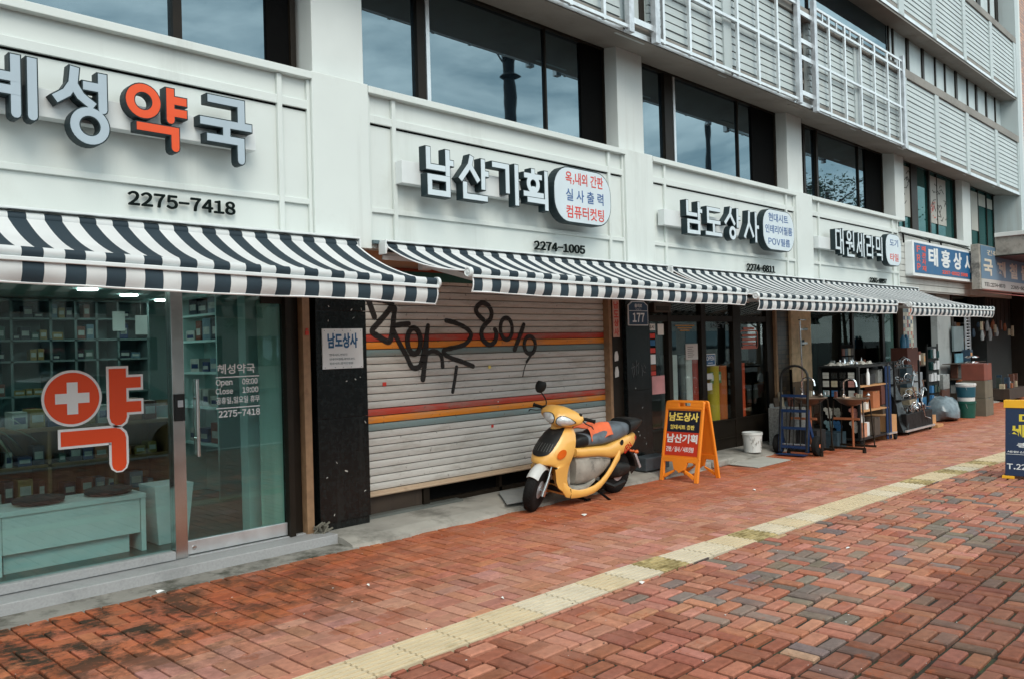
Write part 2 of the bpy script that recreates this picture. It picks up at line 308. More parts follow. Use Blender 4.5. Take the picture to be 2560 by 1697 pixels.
        if rnd == 2:
            d = (pts[0]-pts[1]).normalized(); nn = Vector((-d.y, d.x)); poly += [tuple(pts[0]+nn*w/2*cos(t)+d*w/2*sin(t)) for t in (pi/5, 2*pi/5, 3*pi/5, 4*pi/5)]
        return s.prism(poly, y0, y1, mi)
    def ring(s, c, r, w, y0, y1, n=28, mi=None, rz=None):
        rz = rz or r; ro, ri = r, r-w; zo, zi = rz, rz-w; vs = []
        for rr, zz, y in ((ro, zo, y0), (ri, zi, y0), (ro, zo, y1), (ri, zi, y1)):
            vs += [(c[0]+rr*cos(2*pi*j/n), y, c[1]+zz*sin(2*pi*j/n)) for j in range(n)]
        fs = []
        for j in range(n):
            k = (j+1) % n
            fs += [[j, k, n+k, n+j], [k, j, 2*n+j, 2*n+k], [n+j, n+k, 3*n+k, 3*n+j]]
        return s.add(vs, [f[::-1] if i % 3 == 0 else f for i, f in enumerate(fs)], mi=mi)
    def text(s, body, x0, x1, z0, z1, y, depth=.004, bold=0., mi=None, axis='y', flip=False):
        """raised lettering filling the box; axis 'y': on a wall facing -Y at y; axis 'x': on a face looking to -X at x=y, x0->x1 running towards -Y"""
        pen = 0.; V = []; F = []
        for ch in body:
            if ch == ' ': pen += .3; continue
            asc = '!' <= ch <= '~'; key = (ch, bold)
            if key not in GLY:
                cu = bpy.data.curves.new('lettering', 'FONT'); cu.body = chr(ord(ch)+0xFEE0) if asc else ch; cu.size = 1; cu.offset = bold; cu.extrude = .5; cu.resolution_u = 5
                ob = bpy.data.objects.new('lettering', cu); me = bpy.data.meshes.new_from_object(ob)
                GLY[key] = ([tuple(q.co) for q in me.vertices], [list(p.vertices) for p in me.polygons])
                bpy.data.objects.remove(ob); bpy.data.curves.remove(cu); bpy.data.meshes.remove(me)
            gv, gf = GLY[key]; lo, hi = min(q[0] for q in gv), max(q[0] for q in gv)
            if asc:
                k = .60 if ch == '-' else .86 if ch.isdigit() else 1.   # full-width hyphen is too long for a number
                adv = .56 if ch.isdigit() else (hi-lo)*k+.10; sh = pen+(adv-(hi-lo)*k)/2-lo*k
            else: k = 1.; adv = .92; sh = pen
            b0 = len(V); V += [(q[0]*k+sh, q[1], q[2]) for q in gv]; F += [[b0+i for i in f] for f in gf]; pen += adv
        xs = [q[0] for q in V]; ys = [q[1] for q in V]
        a, b, c, d = min(xs), max(xs), min(ys), max(ys); vs = []
        for q in V:
            X = x0+(q[0]-a)/(b-a)*(x1-x0); Z = z0+(q[1]-c)/max(d-c, 1e-6)*(z1-z0); D = -(q[2]+.5)*depth
            vs.append((X, y+D, Z) if axis == 'y' else (y+D, X, Z))
        return s.add(vs, F, mi=mi)
    def heavy(s, body, x0, x1, z0, z1, y, depth=.004, w=.0, mi=None):
        """lettering thickened by laying shifted copies over one another, each a hair in front of the last"""
        for k in range(8):
            a = 2*pi*k/8; s.text(body, x0+w+w*cos(a), x1-w+w*cos(a), z0+w+w*sin(a), z1-w+w*sin(a), y-k*.00003, depth, 0, mi)
        return s
    def build(s, name, mats, parent=None, origin=None, bevel=0, local=False):
        me = bpy.data.meshes.new(name)
        off = Vector((0,0,0)) if local else (OFF[parent.name] if parent else Vector(origin or (0,0,0)))
        me.from_pydata([p-off for p in s.v], [], s.f)
        mats = mats if isinstance(mats, (list, tuple)) else [mats]
        for k in mats: me.materials.append(MT[k] if isinstance(k, str) else k)
        me.polygons.foreach_set('material_index', s.m); me.polygons.foreach_set('use_smooth', s.sm)
        if any(s.sm): me.set_sharp_from_angle(angle=radians(42))
        me.validate(); me.update()
        o = bpy.data.objects.new(name, me); C.objects.link(o)
        if parent: o.parent = parent; OFF[o.name] = off
        else: o.location = off; OFF[o.name] = off
        if bevel:
            b = o.modifiers.new('bevel', 'BEVEL'); b.width = bevel; b.segments = 2; b.limit_method = 'ANGLE'; b.angle_limit = radians(40)
        return o
def tag(o, label=None, cat=None, group=None, kind=None):
    if label: o['label'] = label
    if cat: o['category'] = cat
    if group: o['group'] = group
    if kind: o['kind'] = kind
    return o
def thing(name, label, cat, loc, rotz=0, group=None, rotx=0):
    o = bpy.data.objects.new(name, None); C.objects.link(o); o.location = loc; o.rotation_euler = (rotx, 0, rotz); o.empty_display_size = .1
    OFF[o.name] = Vector(loc); return tag(o, label, cat, group)
def copy_tree(o, parent=None):
    c = o.copy(); C.objects.link(c); OFF[c.name] = OFF.get(o.name, Vector((0,0,0)))
    if parent: c.parent = parent
    for ch in [q for q in bpy.data.objects if q.parent == o]: copy_tree(ch, c)
    return c
def rrect(x0, x1, z0, z1, r, n=7):
    P = []
    for cx, cz, a in ((x1-r, z1-r, 0), (x0+r, z1-r, pi/2), (x0+r, z0+r, pi), (x1-r, z0+r, 1.5*pi)):
        P += [(cx+r*cos(a+pi/2*i/n), cz+r*sin(a+pi/2*i/n)) for i in range(n+1)]
    return P
# ---------------- ground ----------------
g = MB(); g.add([(-400,-400,-.16),(400,-400,-.16),(400,400,-.16),(-400,400,-.16)], [(0,1,2,3)]); tag(g.build('ground', 'asphalt'), kind='structure')
g = MB(); g.box(-60, 120, -1.35, -1.15, -.3, .004); tag(g.build('kerb', 'kerb', bevel=.015), kind='structure')
bedm = M('joint_sand', (.018, .014, .008), .95, var=.5, scale=5, dirt=((.035, .05, .016), .85, 3.5, .5), bump=.3, bscale=120)
g = MB(); g.box(-60, 120, -1.15, 6.4, -.3, -.020); tag(g.build('pavement', bedm), kind='structure')

def strip_y(x):                                   # centre of the tactile strip, bending a little towards the kerb
    return 3.455 - max(0, x-4.6)*.048 - max(0, x-10)*.03
# basket-weave clay pavers, each brick its own little block inside the one pavement sheet
PV = MB(); cols = []
def h2(x, y, s=0):
    return (sin(x*1.7+s)*cos(y*2.3-s*1.3)+sin(x*.63+y*1.1+s*2)+.6*sin(x*3.1-y*1.9+s))/2.6
U = .205
def brick(cx, cy, lx, ly):
    sy = strip_y(cx); lo, hi = cy-ly/2, min(cy+ly/2, 5.60)
    for a, b in ((lo, min(hi, sy-.149)), (max(lo, sy+.149), hi)):       # bricks are cut where the guide strip passes
        if b-a > .014: brick_(cx, (a+b)/2, lx, b-a, sy)
def brick_(cx, cy, lx, ly, sy):
    near = cy < sy
    wob = .5+.5*h2(cx*.7, cy*.9, 3)
    jx = (.0115 if not near else .015+.011*wob)*R.uniform(.7, 1.4); jy = (.0055 if not near else .017+.012*wob)*R.uniform(.6, 1.4)
    if ly > lx and R.random() < .25 and not near: jx *= 1.4
    hx, hy = lx/2-jx/2, ly/2-jy/2
    a = R.gauss(0, .004 if not near else .014); z = R.gauss(0, .0008 if not near else .0022); tx, ty = R.gauss(0, .004 if not near else .010), R.gauss(0, .004 if not near else .010)
    b = .003 if not near else .007; vs = []
    for (sx_, sy_, ins, zz) in [(-1,-1,0,-.04),(1,-1,0,-.04),(1,1,0,-.04),(-1,1,0,-.04),(-1,-1,0,-b),(1,-1,0,-b),(1,1,0,-b),(-1,1,0,-b),(-1,-1,b,0),(1,-1,b,0),(1,1,b,0),(-1,1,b,0)]:
        x, y = sx_*(hx-ins)+R.gauss(0, .0006), sy_*(hy-ins)+R.gauss(0, .0006)
        vs.append((cx+x*cos(a)-y*sin(a), cy+x*sin(a)+y*cos(a), z+zz+x*tx+y*ty))
    PV.add(vs, [(8,9,10,11),(4,5,9,8),(5,6,10,9),(6,7,11,10),(7,4,8,11),(0,1,5,4),(1,2,6,5),(2,3,7,6),(3,0,4,7)])
    # base colour of this brick, picked by zone and at random
    r = R.random(); base = (.54, .232, .152)
    if near:
        gz = h2(cx*.8, cy*1.3, 1.1); dk = 1.82+.12*h2(cx, 0, 2)
        if cy < dk: base = (.235, .082, .050) if r < .6 else ((.30, .115, .07) if r < .86 else (.17, .10, .075))
        elif cx > 4.0 and cx < 13 and r < .14+.42*max(0, gz+.22): base = (.25, .192, .16) if r < .4 else (.205, .15, .122)
        elif cx < 4.2 and (cy < 2.75 or cx < 3.2) and r < .62: base = (.34, .115, .068)
        elif r > .994: base = (.52, .33, .21)
        elif r > .72: base = (.45, .17, .108)
    else:
        if cy > 4.85 or (cx < 3.4 and cy > 4.5+.3*h2(cx, cy)): base = (.50, .135, .055) if r < .7 else (.52, .165, .08)  # deeper orange paints awning shade into the bricks by the shop fronts
        elif cy > 4.35: base = (.54, .195, .112) if r < .7 else (.49, .16, .085)
        elif r < .3: base = (.58, .275, .20)
        elif r < .38: base = (.48, .18, .11)
        elif r < .385: base = (.42, .28, .23)
    k = .76*R.uniform(.82, 1.12); cols.append((base[0]*k, base[1]*k*R.uniform(.93, 1.07), base[2]*k*R.uniform(.9, 1.1), 1))
ni = int(33/U); 
for i in range(-12, ni):
    for q in range(-5, 29):
        x, y = i*U, q*U-.02
        if y > 5.56: continue
        if x > 16 and (y < 1.0): continue
        if (i+q) % 2: brick(x+U/2, y+U/4, U, U/2); brick(x+U/2, y+U*.75, U, U/2)
        else: brick(x+U/4, y+U/2, U/2, U); brick(x+U*.75, y+U/2, U/2, U)
def paver_mat():
    mt, n, N, L = new_mat('clay_pavers')
    o = N('ShaderNodeOutputMaterial'); p = N('ShaderNodeBsdfPrincipled'); L(p.outputs[0], o.inputs[0])
    at = N('ShaderNodeAttribute'); at.attribute_name = 'clay'; t = N('ShaderNodeTexCoord'); co = t.outputs['Object']
    def noise(sc, det, ro=.6): 
        a = N('ShaderNodeTexNoise'); a.inputs['Scale'].default_value = sc; a.inputs['Detail'].default_value = det; a.inputs['Roughness'].default_value = ro; L(co, a.inputs['Vector']); return a.outputs[0]
    def rng(s, a, b, c, d): 
        m = N('ShaderNodeMapRange'); m.inputs[1].default_value = a; m.inputs[2].default_value = b; m.inputs[3].default_value = c; m.inputs[4].default_value = d; L(s, m.inputs[0]); return m.outputs[0]
    v = N('ShaderNodeVectorMath'); v.operation = 'SCALE'; L(at.outputs['Color'], v.inputs[0]); L(rng(noise(22, 6), .3, .7, .78, 1.18), v.inputs['Scale'])
    # worn pale dust, orange damp patches and black-green stains, each with edges of their own
    x1 = N('ShaderNodeMix'); x1.data_type = 'RGBA'; L(rng(noise(1.1, 7, .7), .48, .70, 0, .34), x1.inputs[0]); L(v.outputs[0], x1.inputs[6]); x1.inputs[7].default_value = (.48, .25, .18, 1)
    x2 = N('ShaderNodeMix'); x2.data_type = 'RGBA'; L(rng(noise(2.4, 9, .75), .57, .62, 0, .55), x2.inputs[0]); L(x1.outputs[2], x2.inputs[6]); x2.inputs[7].default_value = (.29, .075, .028, 1)
    sp = N('ShaderNodeSeparateXYZ'); L(co, sp.inputs[0]); edge = rng(sp.outputs[1], 3.7, 4.7, 0, 1); lft = rng(sp.outputs[0], 1.9, 4.6, 1, .06)
    mu = N('ShaderNodeMath'); mu.operation = 'MULTIPLY'; L(edge, mu.inputs[0]); L(lft, mu.inputs[1])
    mv = N('ShaderNodeMath'); mv.operation = 'MULTIPLY'; L(mu.outputs[0], mv.inputs[0]); L(rng(noise(3.2, 9, .75), .45, .56, 0, 1), mv.inputs[1])
    x3 = N('ShaderNodeMix'); x3.data_type = 'RGBA'; L(mv.outputs[0], x3.inputs[0]); L(x2.outputs[2], x3.inputs[6]); x3.inputs[7].default_value = (.035, .022, .012, 1)
    L(x3.outputs[2], p.inputs['Base Color']); L(rng(noise(5, 6), .3, .7, .72, .92), p.inputs['Roughness']); p.inputs['Specular IOR Level'].default_value = .3
    b = N('ShaderNodeBump'); b.inputs['Strength'].default_value = .35; b.inputs['Distance'].default_value = .004; L(noise(160, 5), b.inputs['Height']); L(b.outputs[0], p.inputs['Normal'])
    return mt
pv = PV.build('pavement', paver_mat()); tag(pv, kind='structure')
ca = pv.data.color_attributes.new('clay', 'FLOAT_COLOR', 'CORNER'); buf = []
for c in cols: buf += list(c)*36
ca.data.foreach_set('color', buf)

# tactile guide strip: ribbed blocks 30 cm long
TS = MB(); x = -.6; i = 0
tc_ = [0]
while x < 27:
    y0, y1 = strip_y(x), strip_y(x+.3); ang = math.atan2(y1-y0, .3); TS.T = Matrix.Translation((x+.15, (y0+y1)/2, R.gauss(.001, .001))) @ Matrix.Rotation(ang, 4, 'Z')
    mi = 1 if i in (18, 22, 33, 36, 45, 48, 51) or R.random() < .04 else (2 if R.random() < .3 else 0)
    if x > 12.3 and R.random() < .35: mi = 1
    TS.box(-.1465, .1465, -.146, .146, -.04, -.001, mi)
    for k in range(6): TS.box(-.143, .143, -.122+k*.047, -.122+k*.047+.022, -.001, .005, mi)
    x += .3; i += 1
TS.T = None
t1 = M('tactile_yellow', (.56, .455, .30), .75, var=.1, scale=6, dirt=((.24, .18, .07), .5, 5, .58), bump=.1)
t2 = M('tactile_worn', (.46, .36, .17), .8, var=.3, scale=9, dirt=((.16, .115, .035), .85, 7, .44), bump=.15)
t3 = M('tactile_pale', (.58, .50, .375), .8, var=.12, scale=6, dirt=((.30, .25, .13), .5, 8, .56), bump=.1)
tag(TS.build('path', [t1, t2, t3]), kind='structure')
# concrete apron along the shop fronts
AP = MB()
def apron(x0, x1, yf, zf, n=10):
    secs = []
    for i in range(n+1):
        X = x0+(x1-x0)*i/n; dy = .02*sin(X*7)+.012*sin(X*17)
        secs.append([(X, yf+dy, -.02), (X, yf+dy+.02, zf*.35), (X, yf+.16+dy*.6, zf*.8), (X, yf+.42, zf), (X, 6.5, zf+.01), (X, 6.5, -.02)])
    AP.loft(secs, smooth=False)
apron(3.86, 8.1, 5.56, .075, 24); apron(8.1, 12.2, 5.50, .06, 20); apron(12.2, 25.5, 5.5, .045, 20)
tag(AP.build('pavement', 'concrete'), kind='structure')
AP = MB(); AP.loft([[(-3+.3*i, 5.575+.012*sin(i*2.1)+.01*sin(i*.7), -.02), (-3+.3*i, 5.58+.012*sin(i*2.1)+.01*sin(i*.7), .005+.002*sin(i)), (-3+.3*i, 5.83, .016), (-3+.3*i, 5.83, -.02)] for i in range(24)], smooth=False)
tag(AP.build('pavement', M('mossy_gutter', (.26, .25, .225), .9, var=.25, scale=4, bump=.35, bscale=50, dirt=((.035, .036, .022), .92, 3.1, .47))), kind='structure')

# ---------------- the long shop building ----------------
B = thing('shop_building', 'long white three storey shop row with louvred upper floors and four signboard bays', 'building', (4.0, 6.05, 0))
P = lambda mb, name, mats, parent=None, bevel=0: mb.build(name, mats, parent or B, bevel=bevel)
w = MB()
w.box(-4, 25.4, 6.46, 16, 2.5, 11.6); w.box(-4, 25.4, 5.95, 6.46, 2.46, 3.6)
P(w, 'wall', 'pier')
w = MB(); w.box(-4.2, 25.5, 5.5, 16.2, 11.6, 12.1); P(w, 'roof', 'taupe')
PIL = [(-.46, .10), (3.77, 4.33), (8.0, 8.56), (12.39, 12.95)]
for a, b in PIL:
    w = MB(); w.box(a, b, 5.875, 6.2, 2.43, 3.845); P(w, 'pilaster', 'white', bevel=.006)
    w = MB(); w.box(a+.13, b+.09, 6.06, 6.47, 3.845, 5.2); P(w, 'pillar', 'pier', bevel=.006)
for a, b in ((16.96, 17.45), (21.15, 21.75)):
    w = MB(); w.box(a, b, 6.02, 6.47, 3.845 if a < 18 else 3.6, 5.2); P(w, 'pillar', 'pier', bevel=.006)
def fascia(x0, x1, endcap=False):
    w = MB(); w.box(x0, x1, 5.93, 5.97, 2.43, 3.80); o = P(w, 'fascia_panel', 'white')
    t = MB(); f = 5.905
    t.box(x0, x1, 5.865, 6.33, 3.775, 3.835)                       # top ledge
    for z0, z1 in ((3.53, 3.60), (2.755, 2.80)): t.box(x0+.002, x1-.002, f, 5.929, z0, z1)
    t.box(x0, x1, f-.004, 5.929, 2.44, 2.50)
    for xx in (x0+.27, x1-.30): t.box(xx, xx+.042, f-.006, 5.9285, 2.502, 3.772)
    for xx in (x0+.001, x1-.031): t.box(xx, xx+.03, f-.003, 5.9285, 2.502, 3.772)
    t.build('trim', 'white', o, bevel=.004)
    s = MB()                                                        # black strips drawn as the groove's shadow line under the upper batten
    s.box(x0+.035, x0+.265, 5.925, 5.9295, 3.515, 3.529); s.box(x0+.32, x1-.305, 5.925, 5.9295, 3.515, 3.529); s.box(x1-.255, x1-.035, 5.925, 5.9295, 3.515, 3.529)
    s.build('shadow_line', 'black', o)
    return o
fascia(.10, 3.77); fascia(4.33, 8.0); fascia(8.56, 12.39); fascia(12.95, 16.72)
for a, b in ((4.33, 7.97), (8.56, 12.36), (12.95, 16.70)):
    w = MB(); w.box(a, b, 5.85, 5.90, 2.475, 2.505); P(w, 'flashing', 'greyrail')
# upper windows of the first row
def window(x0, x1, z0, z1, y, mull, dark=(), glass='winglass', thin=(), sill=.07):
    f = MB()
    f.box(x0, x1, y-.06, y+.06, z1-.07, z1); f.box(x0, x1, y-.06, y+.06, z0, z0+sill)
    f.box(x0, x0+.05, y-.058, y+.058, z0+sill, z1-.07); f.box(x1-.05, x1, y-.058, y+.058, z0+sill, z1-.07)
    for a, b in mull: f.box(a, b, y-.055, y+.055, z0+sill, z1-.07)
    for a, b in dark: f.box(a, b, y-.03, y+.05, z0+sill, z1-.07, 1)
    for a in thin: f.box(a-.012, a+.012, y-.035, y+.04, z0+sill, z1-.07)
    o = P(f, 'window', ['bronze', 'black'])
    xs = [x0+.05]+sorted([v for mm in list(mull)+list(dark) for v in mm]+list(thin))+[x1-.05]
    p = MB(); p.box(x0+.05, x1-.05, y-.008, y+.008, z0+sill, z1-.07)
    p.build('pane', glass, o)
    return o
window(-.3, 3.86, 3.84, 5.2, 6.30, [(2.80, 2.87)], [(3.60, 3.81)])
window(4.40, 8.16, 3.84, 5.2, 6.30, [(5.20, 5.30)], [(7.70, 8.11)], thin=(7.08,))
window(8.64, 12.53, 3.84, 5.2, 6.30, [(9.41, 9.60)], [(11.78, 12.48)], thin=(11.37,))
window(13.02, 16.97, 3.84, 5.2, 6.30, [(13.49, 13.56), (13.98, 14.05)], [(16.15, 16.92)], thin=(15.83,))
bl = MB()
for a in (5.305, 9.605): bl.box(a, a+.045, 6.235, 6.25, 3.92, 5.12)
P(bl, 'window_bead', 'alu')
o = window(17.45, 21.15, 3.66, 5.2, 6.22, [(18.28, 18.64), (19.36, 19.44)], [], 'tealglass', thin=(17.9, 19.95))
for a, b in ((17.5, 17.88), (17.92, 18.27), (19.45, 19.93), (19.97, 20.55)): fl = MB(); fl.box(a, b, 6.195, 6.205, 4.02, 5.05); fl.build('window_film', 'blind', o)
tw = MB()                                            # faint winter-branch print with red blossoms on the film
for k in range(26):
    x = R.choice((R.uniform(17.52, 18.25), R.uniform(19.47, 20.5))); z = R.uniform(4.1, 4.9)
    tw.stroke([(x, z), (x+R.uniform(.05, .14), z+R.uniform(-.05, .1)), (x+R.uniform(.15, .3), z+R.uniform(-.1, .12))], .014, 6.189, 6.194, mi=0)
for k in range(40):
    x, z = R.choice(((17.66, 4.4), (19.66, 4.33))); x += R.gauss(0, .1); z += R.gauss(0, .1); tw.box(x, x+.03, 6.185, 6.188, z, z+.025, mi=1)
tw.build('film_print', ['bronze', 'red'], o)
o = window(21.75, 25.2, 3.66, 5.2, 6.22, [(22.15, 22.3)], [], 'tealglass', thin=(22.98, 23.7, 24.3))
for a, b, c, d in ((21.8, 22.13, 4.0, 5.05), (22.32, 22.95, 4.1, 5.05), (23.0, 23.6, 4.75, 5.05), (23.75, 24.2, 4.75, 5.0)): fl = MB(); fl.box(a, b, 6.195, 6.205, c, d); fl.build('window_film', 'blind', o)
# soffits, louvred bands, ledges
def slab(prof, x0, x1, name, mat):
    s = MB(); s.loft([[(x0, y, z) for y, z in prof], [(x1, y, z) for y, z in prof]], smooth=False); return P(s, name, mat)
slab([(5.61, 5.05), (6.46, 5.19), (6.46, 5.35), (5.61, 5.2)], -4, 24.4, 'soffit', 'taupe')
slab([(5.61, 7.50), (6.46, 7.58), (6.46, 7.75), (5.61, 7.7)], -4, 24.4, 'soffit', 'taupe')
RIB = [(-4, -2.7), (-2.5, -.7), (-.5, 1.5), (1.7, 3.6), (3.8, 5.7), (5.9, 7.62)]
SEG1 = RIB+[(8.18, 9.84), (10.04, 11.93), (12.42, 14.08), (14.30, 16.22), (16.50, 18.08), (18.30, 20.08), (20.28, 22.30), (22.52, 24.30)]
SEG2 = RIB[:5]+[(5.9, 7.8), (8.0, 9.84), (10.04, 11.9), (12.1, 14.08), (14.30, 16.22), (16.50, 18.08), (18.30, 20.08), (20.28, 22.10), (22.32, 24.20)]
def band(segs, z0, z1, ribs):
    for a, b in segs:
        s = MB(); s.box(a, b, 5.655, 5.70, z0, z1)
        n = int(round((z1-z0-.03)/.1)); p = (z1-z0-.03)/n
        for k in range(n):
            zz = z0+.03+k*p; yo = R.gauss(0, .0015); s.add([(a,5.607+yo,zz),(b,5.607+yo,zz),(b,5.618+yo,zz+p*.9),(a,5.618+yo,zz+p*.9),(a,5.65,zz),(b,5.65,zz),(b,5.65,zz+p*.9),(a,5.65,zz+p*.9)], [(0,1,2,3),(4,7,6,5),(0,4,5,1),(3,2,6,7),(0,3,7,4),(1,5,6,2)])
        P(s, 'louver_panel', 'louver')
    for a, b in ribs:
        s = MB(); s.box(a, b, 5.585, 5.70, z0-.03, z1+.02); P(s, 'louver_rib', 'louver', bevel=.004)
    s = MB(); s.box(-4, 24.35, 5.59, 5.60, z0-.035, z0+.025); P(s, 'louver_rail', 'alu')
band(SEG1, 5.09, 6.40, [(9.84, 10.04), (14.08, 14.30), (16.22, 16.50), (18.08, 18.30), (20.08, 20.28), (22.30, 22.52), (24.30, 24.38)])
band(SEG2, 7.58, 8.93, [(7.8, 8.0), (9.84, 10.04), (11.9, 12.1), (14.08, 14.3), (16.22, 16.50), (18.08, 18.30), (20.08, 20.28), (22.10, 22.32), (24.2, 24.38)])
slab([(5.58, 6.40), (6.0, 6.40), (6.0, 6.56), (5.58, 6.56)], -4, 24.4, 'ledge', 'taupe')
slab([(5.58, 8.93), (6.0, 8.93), (6.0, 9.08), (5.58, 9.08)], -4, 24.4, 'ledge', 'taupe')
s = MB(); s.box(7.62, 8.18, 5.66, 5.7, 5.06, 6.4, 0); s.box(7.75, 8.02, 5.64, 5.659, 5.16, 5.9, 0); s.box(8.02, 8.12, 5.63, 5.659, 5.1, 6.3, 3); P(s, 'patched_wall', ['louver', 'taupe', 'brownwood', 'bronze', 'alu'])
s = MB(); s.box(11.93, 12.42, 5.70, 5.75, 5.06, 6.6, 1)
for z0, z1 in ((5.15, 5.33), (5.72, 5.86), (6.0, 6.18), (6.45, 6.6)): s.box(11.97, 12.12, 5.66, 5.699, z0, z1, 2)
for k in range(7): s.box(12.17, 12.34, 5.67, 5.699, 5.15+k*.18, 5.27+k*.18, 3)
s.box(12.0, 12.2, 5.64, 5.699, 5.55, 5.7, 4)
P(s, 'patched_wall', ['louver', 'taupe', 'brownwood', 'bronze', 'alu'])
def strip(x0, x1, z0, z1, mulls, glass):
    f = MB(); y = 5.98
    f.box(x0, x1, y-.03, y+.06, z0, z0+.06); f.box(x0, x1, y-.03, y+.06, z1-.06, z1)
    for a, t in mulls: f.box(a-t/2, a+t/2, y-.03, y+.06, z0+.06, z1-.06)
    o = P(f, 'window', 'bronze'); p = MB(); p.box(x0, x1, y, y+.02, z0+.06, z1-.06); p.build('pane', glass, o)
strip(-4, 16.66, 6.56, 7.62, [(1, .06), (4.5, .06), (8, .06), (11.2, .06), (13.2, .02)], 'winglass')
ML = [(16.7, .05), (16.93, .06), (17.71, .13), (18.59, .12), (19.36, .05), (20.0, .05), (20.76, .14), (21.6, .06), (22.28, .12), (23.09, .1), (23.85, .05), (24.56, .14), (25.3, .1)]
strip(16.67, 25.4, 6.56, 7.62, ML, 'blueblind')
strip(-4, 19.0, 9.08, 10.5, [(a, .06) for a in (1, 4.5, 8, 11.2, 13.2, 16.5)], 'winglass')
strip(19.01, 25.4, 9.08, 10.5, [(20.5, .05), (21.3, .1), (22.0, .06), (22.7, .3), (23.6, .1), (24.4, .5), (25.2, .1)], 'blueblind')
s = MB(); s.box(24.39, 24.72, 5.58, 6.46, 3.5, 11.6); P(s, 'pier', 'louver')
s = MB(); s.box(16.73, 21.1, 5.93, 5.98, 2.44, 3.56)
for k in range(9): s.box(16.735, 21.1, 5.905, 5.929, 2.47+k*.12, 2.47+k*.12+.108)
P(s, 'siding', 'siding')
slab([(5.86, 3.56), (6.3, 3.56), (6.3, 3.66), (5.86, 3.66)], 16.73, 21.15, 'ledge', 'pier')
s = MB(); s.tube([(16.8, 5.86, 3.53), (18.2, 5.855, 3.50), (19.6, 5.858, 3.52), (21, 5.86, 3.49)], .012, 6)
for a in (16.86, 18.35, 19.05): s.tube([(a, 5.87, 3.53), (a, 5.86, 3.42), (a-.02, 5.85, 3.36)], .018, 6)
P(s, 'cable', 'black')
# ---- ground floor carcass: ceiling, rear and party walls, floors
s = MB(); s.box(-4, 25.4, 6.2, 12, 2.46, 2.5); P(s, 'ground_ceiling', 'interior')
s = MB(); s.box(-3, 5.6, 11.2, 11.3, 0, 2.46); s.box(-3, 5.6, 6.3, 11.2, 2.20, 2.24); s.box(5.5, 5.6, 6.4, 11.2, 0, 2.2); s.box(-3, -2.9, 6.2, 11.2, 0, 2.2)
s.box(3.36, 3.58, 6.30, 6.42, .1, 2.2); s.box(3.72, 4.1, 6.30, 6.36, 0, 2.46); s.box(3.58, 3.72, 6.34, 6.36, 0, 2.46)
P(s, 'interior_wall', 'interior')
s = MB(); s.box(-3, 5.5, 6.1, 11.2, .02, .1); P(s, 'interior_floor', 'floor_in')
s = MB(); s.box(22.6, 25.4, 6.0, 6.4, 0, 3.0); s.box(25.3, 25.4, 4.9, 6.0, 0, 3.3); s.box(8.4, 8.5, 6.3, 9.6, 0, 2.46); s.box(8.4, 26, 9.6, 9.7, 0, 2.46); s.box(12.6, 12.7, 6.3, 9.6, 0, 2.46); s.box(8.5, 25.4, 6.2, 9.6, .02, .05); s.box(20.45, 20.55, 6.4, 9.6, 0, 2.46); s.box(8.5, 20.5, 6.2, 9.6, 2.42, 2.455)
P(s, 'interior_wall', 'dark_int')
# ---- pharmacy front
s = MB(); s.box(-3, 3.86, 5.80, 6.02, -.02, .088); s.box(-3, 3.80, 6.02, 6.2, -.02, .095); P(s, 'step', 'stone', bevel=.006)
s = MB(); s.box(-3, 2.62, 6.0, 6.1, .095, .155); P(s, 'window_sill', 'stone', bevel=.004)
f = MB(); f.box(2.625, 2.715, 6.01, 6.10, .095, 2.4); f.box(-3, 2.625, 6.03, 6.09, 2.28, 2.4)
sw = P(f, 'shop_window', 'steel', bevel=.003)
p = MB(); p.box(-3, 2.624, 6.05, 6.062, .155, 2.28); p.build('pane', 'glass', sw)
k = MB(); k.box(2.635, 2.705, 5.985, 6.009, 1.09, 1.285, 0); k.box(2.65, 2.69, 5.981, 5.9849, 1.19, 1.24, 1); k.build('door_lock', ['plasticblack', 'galv'], sw, bevel=.004)
# the big pharmacy emblem on the fixed pane
e = MB(); y0 = 6.046
def blob(grow, mi, ya, yb):
    ww = .115+grow*2
    e.lathe([(.172+grow, 0), (.172+grow, .0006)], (1.962, ya, 1.297), 44, 'y', mi, False)
    e.stroke([(2.257, 1.485+grow), (2.257, 1.148)], ww, ya-.0003, yb, rnd=True, mi=mi)
    for zz in (1.385, 1.215): e.stroke([(2.257, zz), (2.415+grow, zz)], .075+grow*2, ya-.0006, yb, mi=mi)
    pts = [(1.885-grow, 1.028)]+[(2.225+.032*sin(t), .996+.032*cos(t)) for t in [i*pi/2/3 for i in range(4)]]+[(2.257, .80+ww*.2)]
    e.stroke(pts, .098+grow*2, ya-.0003, yb, rnd=True, mi=mi)
blob(.017, 1, 6.048, 6.0485); blob(0, 0, 6.0455, 6.0465)
e.box(1.962-.034, 1.962+.034, 6.042, 6.0445, 1.297-.107, 1.297+.107, 1); e.box(1.962-.107, 1.962+.107, 6.0415, 6.0442, 1.297-.034, 1.297+.034, 1)
e.build('emblem', ['sticker', 'vinylwhite'], sw)
